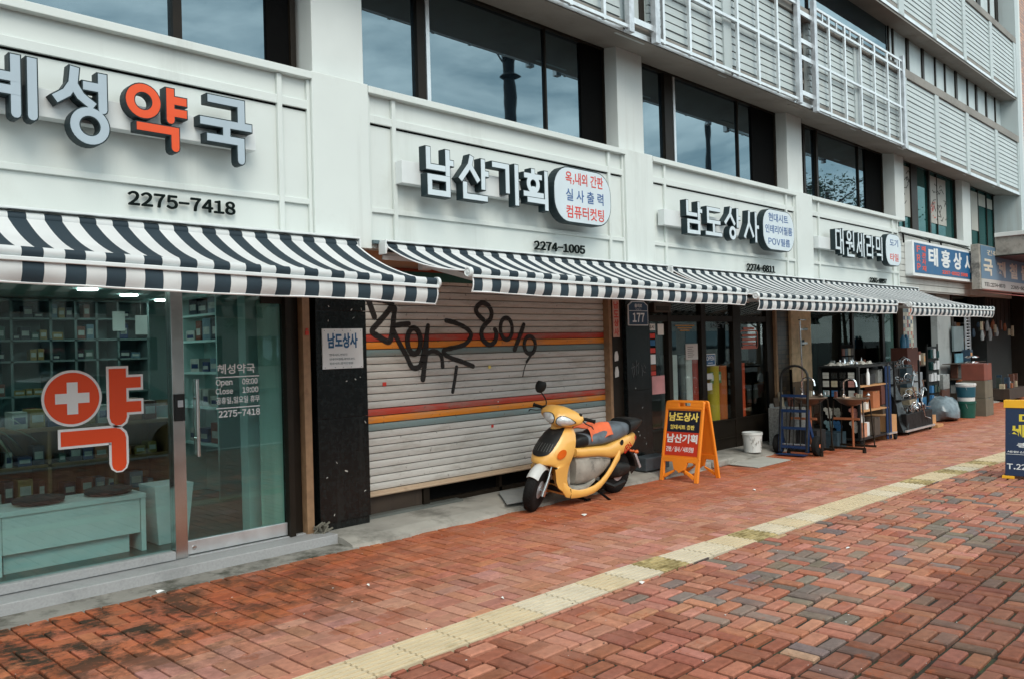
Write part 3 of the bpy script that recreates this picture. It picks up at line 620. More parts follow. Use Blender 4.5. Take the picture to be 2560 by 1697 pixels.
# glass door
p = MB(); p.box(2.722, 3.545, 6.05, 6.06, .205, 2.28); dr = P(p, 'glass_door', 'glass')
f = MB(); f.box(2.722, 3.545, 6.035, 6.075, .105, .204); f.build('bottom_rail', 'alu', dr, bevel=.003)
f = MB(); f.lathe([(.016, 0), (.016, .006), (.011, .007)], (2.77, 6.034, .15), 16, 'y'); f.build('lock_plug', 'steel', dr)
f = MB(); f.box(3.36, 3.545, 6.035, 6.075, 1.955, 2.03); f.build('top_patch', 'bronze', dr, bevel=.003)
f = MB(); f.box(3.335, 3.535, 6.0615, 6.064, .206, 2.28); f.build('frosted_film', 'frost', dr)
h = MB()
for a, yy in ((2.80, 5.985), (2.845, 6.125)): 
    h.tube([(a, yy, .82), (a, yy, 1.385)], .0135, 10)
    for z in (.95, 1.25): h.tube([(a, yy, z), (a, 6.045 if yy < 6 else 6.065, z)], .008, 8)
h.build('handle', 'steel', dr)
t = MB(); yy = 6.049
t.text('혜성약국', 2.99, 3.30, 1.415, 1.49, yy, .001, .015)
for z in (1.39, 1.155): t.box(2.975, 3.335, yy-.001, yy, z-.004, z+.004)
t.heavy('Open', 2.975, 3.11, 1.316, 1.374, yy, .0006, .0015); t.heavy('09:00', 3.19, 3.32, 1.328, 1.374, yy, .0006, .0015)
t.heavy('Close', 2.972, 3.112, 1.262, 1.308, yy, .0006, .0015); t.heavy('19:00', 3.19, 3.325, 1.262, 1.308, yy, .0006, .0015)
t.text('공휴일,일요일 휴무', 2.975, 3.335, 1.185, 1.24, yy, .001, .012); t.heavy('2275-7418', 2.99, 3.335, 1.085, 1.137, yy, .0006, .0018)
t.build('door_lettering', 'vinylwhite', dr)
f = MB(); f.box(3.55, 3.60, 6.0, 6.14, .09, 2.46, 0); f.box(3.602, 3.698, 6.06, 6.16, .09, 2.46, 0); f.box(3.70, 3.765, 5.99, 6.1, .07, 2.46, 1); f.box(3.767, 3.828, 6.07, 6.2, .02, 2.46, 2); f.box(2.716, 3.56, 6.03, 6.08, 2.285, 2.4, 0)
P(f, 'door_jamb', ['bronze', 'tan', 'black'])
# black stone pillars between the shops
def gpillar(x0, x1, torn=True):
    s = MB(); s.box(x0, x1, 6.0, 6.3, .14, 1.0); s.box(x0, x1, 6.0015, 6.3, 1.003, 1.9); s.box(x0, x1, 6.0, 6.3, 1.903, 2.46); s.box(x0+.005, x1-.005, 6.012, 6.3, 0, .139)
    o = P(s, 'stone_pillar', 'granite', bevel=.003)
    q = MB()
    for i in range(14):                              # torn poster scraps and scratches
        X = R.uniform(x0+.03, x1-.03); Z = R.choice((R.uniform(.2, .8), R.uniform(.3, 1.35), R.uniform(1.78, 1.98))); l = R.uniform(.004, .016); wd = R.uniform(.0015, .006); a = R.uniform(0, pi)
        q.add([(X+l*cos(a)-wd*sin(a), 5.9985-i*1e-5, Z+l*sin(a)+wd*cos(a)), (X-l*cos(a)-wd*sin(a)*R.random(), 5.9985-i*1e-5, Z-l*sin(a)+wd*cos(a)), (X-l*cos(a)+wd*sin(a), 5.9985-i*1e-5, Z-l*sin(a)-wd*cos(a)), (X+l*cos(a), 5.9985-i*1e-5, Z+l*sin(a)-wd*cos(a)*R.random())], [(0,1,2,3)])
    if torn: q.build('paper_scraps', 'scrape', o)
    return o
gpillar(3.83, 4.335); gpillar(8.09, 8.575)
q = MB()
for pts in ([(8.20,1.33),(8.19,1.22),(8.21,1.16)], [(8.17,1.27),(8.24,1.29),(8.22,1.19)], [(8.27,1.36),(8.26,1.18)], [(8.26,1.27),(8.32,1.33),(8.31,1.2)], [(8.37,1.30),(8.41,1.22),(8.45,1.21)], [(8.40,1.27),(8.38,1.17)], [(8.43,1.30),(8.46,1.26)]): q.stroke(pts, .006, 5.9975, 6.0005)
P(q, 'scratched_scrawl', M('scratch_grey', (.13, .14, .14), .8))
# ---- roller shutter bay
zs0, pitch = .315, .0662
def spray_mat():
    """black spray paint: skips the joints between slats and thins out in specks"""
    mt, n, N, L = new_mat('spray_black'); o = N('ShaderNodeOutputMaterial'); p = N('ShaderNodeBsdfPrincipled'); p.inputs['Base Color'].default_value = (.014, .012, .011, 1); p.inputs['Roughness'].default_value = .65
    t = N('ShaderNodeTexCoord'); s = N('ShaderNodeSeparateXYZ'); L(t.outputs['Object'], s.inputs[0])
    a = N('ShaderNodeMath'); a.operation = 'SUBTRACT'; a.inputs[1].default_value = zs0-.003; L(s.outputs[2], a.inputs[0])
    m_ = N('ShaderNodeMath'); m_.operation = 'MODULO'; m_.inputs[1].default_value = pitch; L(a.outputs[0], m_.inputs[0])
    g_ = N('ShaderNodeMath'); g_.operation = 'LESS_THAN'; g_.inputs[1].default_value = .0055; L(m_.outputs[0], g_.inputs[0])
    z = N('ShaderNodeTexNoise'); z.inputs['Scale'].default_value = 26; z.inputs['Detail'].default_value = 9; z.inputs['Roughness'].default_value = .8; L(t.outputs['Object'], z.inputs['Vector'])
    h = N('ShaderNodeMapRange'); h.inputs[1].default_value = .60; h.inputs[2].default_value = .72; h.inputs[3].default_value = 0; h.inputs[4].default_value = .7; L(z.outputs[0], h.inputs[0])
    mx_ = N('ShaderNodeMath'); mx_.operation = 'MAXIMUM'; L(g_.outputs[0], mx_.inputs[0]); L(h.outputs[0], mx_.inputs[1])
    tr = N('ShaderNodeBsdfTransparent'); x = N('ShaderNodeMixShader'); L(mx_.outputs[0], x.inputs[0]); L(p.outputs[0], x.inputs[1]); L(tr.outputs[0], x.inputs[2]); L(x.outputs[0], o.inputs[0]); return mt
def shutter_mat():
    mt, n, N, L = new_mat('shutter_paint')
    o = N('ShaderNodeOutputMaterial'); p = N('ShaderNodeBsdfPrincipled'); p.inputs['Roughness'].default_value = .45; L(p.outputs[0], o.inputs[0])
    at = N('ShaderNodeAttribute'); at.attribute_name = 'paint'; t = N('ShaderNodeTexCoord')
    mp = N('ShaderNodeMapping'); mp.inputs['Scale'].default_value = (1, 1, 5); L(t.outputs['Object'], mp.inputs[0])
    a = N('ShaderNodeTexNoise'); a.inputs['Scale'].default_value = 1.7; a.inputs['Detail'].default_value = 9; a.inputs['Roughness'].default_value = .72; L(mp.outputs[0], a.inputs['Vector'])
    m1 = N('ShaderNodeMapRange'); m1.inputs[1].default_value = .48; m1.inputs[2].default_value = .72; m1.inputs[3].default_value = 0; m1.inputs[4].default_value = .75; L(a.outputs[0], m1.inputs[0])
    x = N('ShaderNodeMix'); x.data_type = 'RGBA'; L(m1.outputs[0], x.inputs[0]); L(at.outputs['Color'], x.inputs[6]); x.inputs[7].default_value = (.27, .24, .2, 1)
    b = N('ShaderNodeTexNoise'); b.inputs['Scale'].default_value = 24; b.inputs['Detail'].default_value = 8; L(t.outputs['Object'], b.inputs['Vector'])
    m2 = N('ShaderNodeMapRange'); m2.inputs[1].default_value = .66; m2.inputs[2].default_value = .72; m2.inputs[3].default_value = 0; m2.inputs[4].default_value = .6; L(b.outputs[0], m2.inputs[0])
    y = N('ShaderNodeMix'); y.data_type = 'RGBA'; L(m2.outputs[0], y.inputs[0]); L(x.outputs[2], y.inputs[6]); y.inputs[7].default_value = (.10, .08, .06, 1); L(y.outputs[2], p.inputs['Base Color'])
    return mt
s = MB(); pc = []
X0, X1 = 4.37, 7.84
nsl = 30
for k in range(nsl):
    z = zs0+k*pitch; col = (.57, .555, .52)
    if abs(z+pitch/2-1.678) < .033 or abs(z+pitch/2-.99) < .033: col = srgb(190, 66, 48)
    elif abs(z+pitch/2-1.612) < .033 or abs(z+pitch/2-.924) < .033: col = srgb(226, 138, 44)
    elif abs(z+pitch/2-1.546) < .033 or abs(z+pitch/2-.858) < .033: col = srgb(122, 142, 142)
    kk = R.uniform(.93, 1.05); col = tuple(c*kk for c in col)
    prof = [(6.162, z+.001), (6.1465, z+.0035), (6.1435, z+.012), (6.1425, z+.034), (6.1435, z+.054), (6.1465, z+pitch-.0055), (6.162, z+pitch-.003)]
    s.loft([[(X0, y, q) for y, q in prof], [(X1, y, q) for y, q in prof]], closed=False, caps=False, smooth=True); pc += [col]*6
s.box(X0, X1, 6.163, 6.17, zs0, zs0+nsl*pitch); pc += [(.02, .02, .02)]*6
sh = P(s, 'roller_shutter', shutter_mat())
ca = sh.data.color_attributes.new('paint', 'FLOAT_COLOR', 'CORNER'); buf = []
for pl, c in zip(sh.data.polygons, pc): buf += [c[0], c[1], c[2], 1]*pl.loop_total
ca.data.foreach_set('color', buf)
s = MB(); s.box(X0, X1, 6.125, 6.165, .262, .312); s.box(X0+.01, X1-.01, 6.115, 6.1249, .27, .285); s.build('bottom_rail', 'railbeige', sh, bevel=.004)
GR = [[(4.47,2.01),(4.53,1.86)], [(4.45,2.02),(4.57,2.02),(4.69,2.0),(4.73,1.97),(4.65,1.88),(4.55,1.79),(4.5,1.73),(4.58,1.68),(4.69,1.64),(4.73,1.77),(4.76,1.94)],
 [(4.92,1.8),(4.81,1.79),(4.73,1.77),(4.77,1.68),(4.83,1.58),(4.88,1.51),(4.92,1.43),(4.96,1.39),(5.03,1.4),(5.07,1.47),(5.11,1.6),(5.15,1.78)], [(5.13,1.67),(5.11,1.5),(5.07,1.28)], [(5.1,1.5),(5.18,1.54),(5.26,1.53),(5.31,1.48),(5.32,1.39)],
 [(5.38,1.83),(5.49,1.81),(5.61,1.77),(5.69,1.72),(5.7,1.67),(5.62,1.6),(5.48,1.57),(5.35,1.55),(5.35,1.51),(5.43,1.47),(5.57,1.43),(5.72,1.38)], [(5.5,1.38),(5.47,1.25),(5.44,1.14)],
 [(5.88,1.84),(5.81,1.89),(5.78,1.94),(5.82,1.99),(5.88,2.01),(5.96,1.98),(6.0,1.91),(5.97,1.84),(5.9,1.79),(5.85,1.73),(5.86,1.65),(5.92,1.6),(5.98,1.59),(6.04,1.63),(6.06,1.7),(6.04,1.74)], [(6.47,1.79),(6.41,1.68),(6.32,1.53)], [(6.60,1.5),(6.55,1.45),(6.50,1.40)]]
GW = [.058, .054, .05, .056, .042, .046, .036, .05, .05, .026]
def smooth_pts(pts, n=4):
    if len(pts) < 3: return pts
    o = []; P4 = [pts[0]]+pts+[pts[-1]]
    for i in range(1, len(P4)-2):
        a, b, c, d = [Vector(q) for q in P4[i-1:i+3]]
        for k in range(n): t = k/n; o.append(tuple(.5*(2*b+(c-a)*t+(2*a-5*b+4*c-d)*t*t+(3*b-a-3*c+d)*t**3)))
    return o+[pts[-1]]
q = MB(); lv = 0
for pts, wd in zip(GR, GW):
    pts = smooth_pts(pts)
    for i in range(len(pts)-1):                       # short overlapping dabs, each a hair in front of the last
        a, b = Vector(pts[i]), Vector(pts[i+1])
        lv += 1; q.stroke([a, b], wd*R.uniform(.92, 1.06), 6.1385-lv*1.2e-5, 6.1415, rnd=2)
for (c, r, rz, wd) in (((4.975, 1.64), .105, .145, .052), ((6.205, 1.75), .108, .135, .042), ((6.555, 1.575), .108, .115, .042)): q.ring(c, r, wd, 6.1345, 6.1415, rz=rz)
tl = [(6.50, 1.40), (6.46, 1.33), (6.43, 1.24)]; q.stroke(tl, .012, 6.138, 6.1392)
q.build('graffiti', spray_mat(), sh)
q = MB()
for x, z, a, b, mi in ((4.60, 1.24, .04, .035, 0), (5.93, 1.35, .035, .03, 1), (5.95, .75, .03, .03, 0), (6.05, 1.0, .012, .012, 2)): q.box(x, x+a, 6.136, 6.1398, z, z+b, mi)
q.build('sticker', ['red', 'yellowtext', 'vinylwhite'], sh)
s = MB(); s.box(4.336, 4.375, 6.10, 6.2, .06, 2.46); P(s, 'shutter_guide', 'tan'); s = MB(); s.box(7.835, 7.885, 6.06, 6.2, .06, 2.46); P(s, 'shutter_guide', 'tan'); s = MB(); s.box(7.886, 8.088, 6.06, 6.25, .06, 2.46); P(s, 'dark_strip', 'bronze')
s = MB(); s.box(4.376, 7.834, 6.125, 6.2, 2.30, 2.46, 0); s.box(4.376, 7.834, 6.13, 6.2, 2.20, 2.299, 1); s.box(4.376, 7.834, 6.10, 6.124, 2.285, 2.31, 2); P(s, 'shutter_box', ['beige', 'green', 'rust'])
s = MB(); s.box(4.376, 7.834, 6.26, 6.3, .05, .4, 1); s.box(4.40, 5.06, 6.19, 6.22, .09, .262, 0); s.box(5.07, 5.14, 6.17, 6.25, .08, .262, 2); s.box(6.1, 6.14, 6.2, 6.25, .08, .262, 2); s.box(5.14, 7.8, 6.2, 6.25, .08, .12, 2)
P(s, 'base_panel', ['brownwood', 'black', 'bronze'])
# ---- vinyl-sheet shop front
f = MB()
for a, b in ((8.576, 8.66), (9.09, 9.17), (9.88, 9.99), (10.72, 10.93), (11.70, 11.90)): f.box(a, b, 6.08, 6.16, .05, 2.46)
f.box(8.66, 11.7, 6.085, 6.155, 1.83, 1.91); f.box(8.66, 11.7, 6.09, 6.15, .05, .47); f.box(8.66, 11.7, 6.07, 6.089, .45, .475); f.box(8.66, 11.7, 6.075, 6.0895, .2, .22)
f.box(8.66, 11.7, 6.085, 6.155, 2.2, 2.46)
sf = P(f, 'shop_front', 'bronze')
p = MB(); p.box(8.66, 11.70, 6.115, 6.123, .47, 2.2); p.build('pane', 'glass_clear', sf)
pw = [('paper', 8.67, 8.84, 1.72, 1.80), ('paper', 8.90, 9.03, 1.66, 1.80), ('paper', 9.53, 9.82, 1.33, 1.54), ('paper', 9.99, 10.18, 1.05, 1.13), ('paper', 10.01, 10.16, .90, 1.0), ('mat', 8.74, 9.02, .92, 1.15)]
fp = M('faded_poster', srgb(196, 140, 140), .7, var=.3, scale=4)
for m_, a, b, c, d in pw[1:2]+pw[3:]: q = MB(); q.box(a, b, 6.108, 6.112, c, d); q.build('notice', 'paper' if m_ == 'paper' else fp, sf)
q = MB(); q.box(8.67, 8.84, 6.108, 6.112, 1.72, 1.80, 0)
q.text('샤시', 8.69, 8.82, 1.735, 1.785, 6.1078, .001, .02, mi=1); q.build('notice', ['paper', 'bronze'], sf)
q = MB(); q.box(9.53, 9.82, 6.108, 6.112, 1.33, 1.54, 0)
for k in range(6): q.box(9.57, 9.57+R.uniform(.1, .2), 6.1065, 6.1078, 1.365+k*.026, 1.371+k*.026, 1)
q.build('notice', ['paper', 'bronze'], sf)
q = MB(); q.box(8.655, 8.665, 6.1, 6.112, 1.13, 1.71, 1)
q.box(8.668, 8.84, 6.109, 6.113, 1.14, 1.69, 0)
for z0, z1, mi in ((1.62, 1.68, 2), (1.53, 1.6, 3), (1.44, 1.5, 2), (1.30, 1.42, 1), (1.22, 1.29, 4), (1.16, 1.21, 2)): q.box(8.68, 8.83, 6.106, 6.1088, z0, z1, mi)
q.build('menu_strip', ['black', 'vinylwhite', 'red', 'deepblue', 'rust'], sf)
q = MB(); q.box(9.985, 10.255, 6.104, 6.1095, 1.235, 1.395, 1); q.box(9.998, 10.242, 6.102, 6.1039, 1.248, 1.382, 0); q.text('OPEN', 10.02, 10.22, 1.305, 1.365, 6.1018, .001, .02, mi=1); q.box(10.06, 10.18, 6.101, 6.1018, 1.268, 1.276, 1)
q.build('open_plate', ['deepblue', 'vinylwhite'], sf)
q = MB(); q.stroke(rrect(10.97, 11.47, 1.45, 1.70, .04), .018, 6.1075, 6.1085, closed=True)
for k, z in enumerate((1.735, 1.635, 1.575, 1.52, 1.475)): q.box(11.06 if k == 0 else 11.02, 11.38 if k == 0 else 11.42, 6.106, 6.1085, z-.016, z+.016)
q.build('framed_lettering', M('salmon_vinyl', srgb(206, 120, 104), .6), sf)
q = MB(); q.text('PET', 10.2, 10.55, 1.74, 1.80, 6.1085, .001, .01); q.build('window_lettering', 'greyrail', sf)
q = MB()
for k in range(3): q.box(9.3+.05*k, 9.75-.06*k, 6.1065, 6.1085, 1.77-k*.032, 1.785-k*.032)
q.build('window_lettering', M('ochre_vinyl', srgb(196, 140, 60), .6), sf)
# ---- tile shop bay
s = MB(); s.box(11.905, 11.96, 6.04, 6.15, .03, 2.46, 1); s.box(11.962, 12.40, 6.07, 6.2, .03, 2.46, 0); P(s, 'tile_wall', ['browntile', 'tan'])
s = MB()
for k, z in enumerate((.05, .45, .9, 1.34, 1.78, 2.14)): s.box(12.405, 13.10, 6.03+.002*(k % 2), 6.3, z, (.448, .898, 1.338, 1.778, 2.138, 2.46)[k], 1 if k < 2 else 0)
s.box(12.75, 12.83, 6.02, 6.029, 1.46, 1.55, 2)
P(s, 'travertine_pillar', ['travertine', M('stained_travertine', srgb(116, 98, 76), .7, var=.3, scale=8, dirt=((.05, .04, .03), .7, 5, .5)), 'navy'], bevel=.003)
f = MB()
for a, b in ((13.102, 13.16), (14.9, 14.98), (16.3, 16.4), (17.02, 17.10)): f.box(a, b, 6.1, 6.16, .05, 2.46)
f.box(13.16, 17.02, 6.105, 6.155, 2.15, 2.2); f.box(13.16, 17.02, 6.105, 6.155, .05, .14)
sf = P(f, 'shop_front', 'bronze'); p = MB(); p.box(13.16, 17.02, 6.125, 6.133, .14, 2.15); p.build('pane', 'glass_dark', sf)
s = MB(); s.box(17.11, 17.64, 6.0, 6.2, .04, 2.46); P(s, 'mosaic_pillar', 'mosaic')
s = MB(); s.box(17.642, 19.45, 6.55, 6.6, .04, 2.46, 0); s.box(19.46, 20.35, 6.12, 6.25, .04, 2.46, 0); s.box(20.36, 20.5, 6.1, 6.25, .04, 2.46, 1); s.box(17.65, 17.7, 6.05, 6.15, .04, 2.46, 1); s.box(17.7, 20.4, 6.2, 6.5, 2.3, 2.46, 1)
P(s, 'shop_wall', ['greywall', 'bronze'])
# narrow light strips inside the tile shop ceiling, seen glowing
lm = MB(); lm.box(14.0, 14.7, 7.4, 7.5, 2.385, 2.40); lm.box(15.2, 16.2, 7.9, 8.02, 2.385, 2.40); P(lm, 'ceiling_lamp', EMIT('tube_glow', (.75, 1, .9), 1.5))
for X, Y in ((2.79, 8.13), (3.39, 8.73), (4.01, 9.38), (4.25, 8.65), (1.9, 7.2), (.6, 7.6)):
    lm = MB(); lm.lathe([(.085, 0), (.085, .012), (.0, .013)], (X, Y, 2.184), 20); P(lm, 'downlight', EMIT('downlight_glow', (.93, 1, .97), 9))
    ld = bpy.data.lights.new('downlight_beam', 'AREA'); ld.shape = 'DISK'; ld.size = .16; ld.energy = 1.4; ld.color = (.9, 1, .96); lo = bpy.data.objects.new('downlight_beam', ld); C.objects.link(lo); lo.location = (X, Y, 2.178)
# ---------------- awnings ----------------
def awning(x0, fy, fz, label, sag=.075, wdt=4.22, sl=0.):
    A = thing('awning', label, 'awning', (x0, 5.86, 2.47), group='striped awnings over the shop fronts')
    Y = fy-5.86; Z = fz-2.47
    c = MB(); n = 14; nx = 28; prof = []
    for i in range(n+1):
        t = i/n; prof.append((-.05+(Y+.05)*t, -.012+(Z+.012)*t - sag*4*t*(1-t)*(1-.35*t)))
    vs = []
    for i, (y, z) in enumerate(prof):
        t = i/n
        for k in range(nx+1):
            u = k/nx; dz = -.010*sin(pi*t)*(1-abs(2*u-1)**6)+.004*sin(u*38+t*3)*sin(pi*t); vs.append((u*wdt, y, z+dz+sl*u*wdt*t))
    c.add(vs, [(i*(nx+1)+k, i*(nx+1)+k+1, (i+1)*(nx+1)+k+1, (i+1)*(nx+1)+k) for i in range(n) for k in range(nx)], True)
    can = c.build('canopy', 'stripe', A, local=True)
    for x, e in ((.003, 0), (wdt-.003, sl*wdt)): h = MB(); h.tube([(x, y, z+.0035+e*i/n) for i, (y, z) in enumerate(prof)], .007, 5); h.build('edge_hem', 'hem', can, local=True)
    r = MB(); r.tube([(-.01, -.055, -.03), (wdt+.01, -.055, -.03)], .038, 14); r.build('roller', 'stripe', A, local=True)
    b = MB(); b.box(-.03, wdt+.03, -.10, .0, .018, .034); b.box(-.03, wdt+.03, -.012, .0, -.09, .017)
    for x in (-.035, wdt+.02): b.box(x, x+.015, -.1, 0, -.09, .018)
    b.build('hood', 'paintwhite', A, bevel=.003, local=True)
    f = MB(); f.tube([(0, Y-.008, Z), (wdt, Y-.008, Z+sl*wdt)], .028, 14); f.build('front_roll', 'stripe', A, local=True)
    f = MB(); f.bar((-.004, Y-.0335, Z-.040), (wdt+.004, Y-.0335, Z-.040+sl*wdt), .043, .024)
    fb = f.build('front_bar', 'paintwhite', A, bevel=.004, local=True)
    for x, s in ((-.002, -1), (wdt+.002, 1)):
        e = MB(); e.lathe([(.042, 0), (.042, .022*s), (.032, .03*s), (.027, .024*s), (.012, .024*s), (.010, .032*s), (0, .033*s)], (x, Y-.012, Z-.008+sl*max(0, x)), 20, 'x'); e.build('end_cap', 'paintwhite', fb, local=True)
    v = MB(); nx = 168; rows = 6; vs = []
    for i in range(rows+1):
        t = i/rows
        for k in range(nx+1):
            u = k/nx*wdt; wv = .010*sin(u*5.1+x0)+.006*sin(u*13.7+x0*2); vs.append((u, Y-.034+t*t*(.020+wv)-.01*sin(pi*t), Z-.045+sl*u-t*(.122+.004*sin(u*3.3+x0))))
    v.add(vs, [(i*(nx+1)+k, (i+1)*(nx+1)+k, (i+1)*(nx+1)+k+1, i*(nx+1)+k+1) for i in range(rows) for k in range(nx)], True)
    va = v.build('valance', 'valance', A, local=True)
    h = MB(); h.tube([(p[0], p[1]-.002, p[2]+.004) for p in vs[-(nx+1):]], .0065, 5); h.tube([(.004, p[1]-.001, p[2]) for p in vs[::nx+1]], .006, 5); h.tube([(wdt-.004, p[1]-.001, p[2]) for p in vs[nx::nx+1]], .006, 5)
    h.build('hem', 'hem', va, local=True)
    for s, xr in ((1, .45), (-1, wdt-.45)):
        el = (xr+s*.42, Y*.5, (Z+sl*xr)*.62-.16); a = MB()
        a.bar((xr, -.05, -.16), el, .035, .045); a.bar(el, (xr, Y-.0, Z-.035+sl*xr), .03, .04); a.box(xr-.05, xr+.05, -.06, 0, -.2, -.1)
        a.lathe([(.03, -.03), (.03, .03)], el, 10); a.build('folding_arm', 'paintwhite', A, local=True)
    a = MB(); a.box(.0, wdt, -.02, 0, -.13, -.092); a.build('wall_rail', 'paintwhite', A, local=True)
    return A
awning(-.12, 4.80, 2.140, 'black and white striped awning over the glass pharmacy front', sl=-.0190)
awning(4.42, 4.76, 2.150, 'black and white striped awning above the graffitied shutter', sl=-.007)
awning(8.78, 4.68, 2.068, 'black and white striped awning over the dark shop entrance and the hand truck')
awning(13.08, 4.50, 2.032, 'black and white striped awning between mosaic pillar and blue box sign', wdt=4.22)
# ---------------- raised signs ----------------
GL = {
 '혜': [[(.22,1),(.22,.92)], [(0,.84),(.42,.84)], ('o',.22,.5,.075), [(.775,1),(.775,0)], [(1,1),(1,0)], [(.55,.66),(.775,.66)], [(.55,.42),(.775,.42)]],
 '성': [[(.36,1),(.33,.8),(.2,.64),(.03,.55)], [(.35,.77),(.48,.62),(.68,.52)], [(.94,.97),(.94,.46)], [(.62,.8),(.94,.8)], ('o',.66,.17,.087)],
 '약': [('o',.26,.75,.088), [(.76,1),(.76,.5)], [(.76,.86),(1,.86)], [(.76,.64),(1,.64)], [(.2,.30),(.84,.30),(.84,0)]],
 '국': [[(.17,1),(.84,1),(.84,.62)], [(0,.60),(1,.60)], [(.5,.6),(.5,.34)], [(.14,.33),(.82,.33),(.82,0)]],
 '남': [[(.06,1),(.06,.60),(.66,.60)], [(.84,1),(.84,.5)], [(.84,.76),(1,.76)], [(.1,.36),(.84,.36),(.84,.0),(.1,.0),'c']],
 '산': [[(.42,1),(.36,.82),(.04,.46)], [(.37,.8),(.64,.48)], [(.86,.97),(.86,.3)], [(.86,.66),(1,.66)], [(.16,.30),(.16,.0),(.94,.0)]],
 '기': [[(.0,.96),(.55,.96),(.55,.3)], [(.94,1),(.94,0)]],
 '획': [[(.36,1),(.36,.9)], [(.04,.86),(.68,.86)], ('o',.36,.64,.075), [(.36,.5),(.36,.38)], [(.0,.34),(.74,.34)], [(.94,1),(.94,.3)], [(.16,.18),(.94,.18),(.94,0)]],
 '도': [[(.9,.98),(.12,.98),(.12,.5),(.9,.5)], [(.5,.5),(.5,.1)], [(0,.05),(1,.05)]],
 '상': [[(.4,1),(.34,.8),(.02,.5)], [(.36,.8),(.62,.5)], [(.86,1),(.86,.42)], [(.86,.72),(1,.72)], ('o',.5,.14,.07)],
 '사': [[(.36,1),(.32,.6),(.02,.12)], [(.34,.62),(.62,.18)], [(.84,1),(.84,0)], [(.84,.52),(1,.52)]],
 '대': [[(.46,.92),(.04,.92),(.04,.2),(.48,.2)], [(.64,.97),(.64,.04)], [(.96,1),(.96,0)], [(.64,.55),(.96,.55)]],
 '원': [('o',.36,.82,.07), [(.0,.52),(.72,.52)], [(.4,.52),(.4,.3)], [(.94,1),(.94,.26)], [(.66,.4),(.94,.4)], [(.14,.26),(.14,.0),(.96,.0)]],
 '세': [[(.24,.98),(.22,.6),(.0,.16)], [(.23,.6),(.42,.22)], [(.66,.97),(.66,.03)], [(.44,.58),(.66,.58)], [(.96,1),(.96,0)]],
 '라': [[(.0,.96),(.54,.96),(.54,.55),(.0,.55),(.0,.1),(.6,.1)], [(.82,1),(.82,0)], [(.82,.52),(1,.52)]],
 '믹': [[(.04,.98),(.58,.98),(.58,.48),(.04,.48),'c'], [(.94,1),(.94,.32)], [(.14,.2),(.94,.2),(.94,0)]],
}
def letter(ch, x0, x1, z0, z1, y, depth, w, parent, face='letterwhite', rnd=True, edge=.008):
    b, f = MB(), MB(); k = 0
    for s in GL[ch]:
        for mb, ww, ya, yb in ((b, w, y, y+depth), (f, w-2*edge, y-.003, y-.0002)):
            o = -.0002*k
            if s[0] == 'o':
                r = s[3]*(z1-z0)/.45; c = (x0+w/2+s[1]*(x1-x0-w), z0+w/2+s[2]*(z1-z0-w)); mb.ring(c, r+ww/2, ww, ya+o, yb)
            else:
                cl = s[-1] == 'c'; pts = [(x0+w/2+u*(x1-x0-w), z0+w/2+v*(z1-z0-w)) for u, v in (s[:-1] if cl else s)]
                if not cl:                                         # strokes run half a width past their ends unless they butt into another stroke
                    e = ww/2*.98
                    a = Vector(pts[0])-Vector(pts[1]); pts[0] = tuple(Vector(pts[0])+a.normalized()*e*(.98))
                    q = Vector(pts[-1])-Vector(pts[-2]); down = q.normalized().y < -.9
                    if not (rnd and down): pts[-1] = tuple(Vector(pts[-1])+q.normalized()*e)
                    mb.stroke(pts, ww, ya+o, yb, rnd=bool(rnd and down))
                else: mb.stroke(pts, ww, ya+o, yb, closed=True)
            k += 1
    o = b.build('letter', 'letterside', parent); f.build('letter_face', face, o)
def sign(label, x0, zc, letters, bar, y=5.72, depth=.085, w=.062, faces=None, rnd=True):
    S = thing('shop_sign', label, 'sign', (x0, 5.93, zc))
    b = MB(); b.box(bar[0], bar[1], 5.805, 5.9, bar[2], bar[3]); b.build('mounting_bar', 'paintwhite', S, bevel=.003)
    for i, (ch, a, c, z0, z1) in enumerate(letters): letter(ch, a, c, z0, z1, y, depth, w, S, (faces or {}).get(i, 'letterwhite'), rnd)
    return S
sign('row of large grey raised letters with one orange, on white fascia above pharmacy', 2.2, 3.2,
     [('혜',1.22,1.70,3.03,3.435), ('성',1.77,2.135,2.955,3.435), ('약',2.215,2.655,2.965,3.42), ('국',2.735,3.15,2.945,3.435)], (1.0, 3.22, 3.095, 3.275), w=.070, faces={0:'letterface', 1:'letterface', 2:'orangeface', 3:'letterface'})
def oval(S, x0, x1, z0, z1, rows, y=5.70, r=.24):
    p = MB(); p.prism(rrect(x0, x1, z0, z1, r), y, 5.80, 0); o = p.build('oval_panel', 'letterside', S)
    f = MB(); f.prism(rrect(x0+.012, x1-.012, z0+.012, z1-.012, r-.012), y-.004, y-.0003, 0); f.build('panel_face', 'letterwhite', o)
    t = MB()
    for body, a, b, c, d, mi in rows: t.text(body, a, b, c, d, y-.0042, .002, .012, mi)
    t.build('panel_lettering', ['red', 'blue'], o)
S = sign('pale raised letters with an oval panel of red and blue lines, above shutter', 5.9, 3.15,
     [('남',4.80,5.16,2.925,3.37), ('산',5.20,5.605,2.935,3.36), ('기',5.64,6.035,2.94,3.36), ('획',6.07,6.47,2.93,3.35)], (4.62, 7.0, 3.025, 3.225), w=.066, rnd=False)
oval(S, 6.51, 7.47, 2.845, 3.435, [('옥,내외 간판', 6.70, 7.33, 3.25, 3.385, 0), ('실 사 출 력', 6.70, 7.33, 3.075, 3.205, 1), ('컴퓨터컷팅', 6.70, 7.33, 2.895, 3.03, 0)])
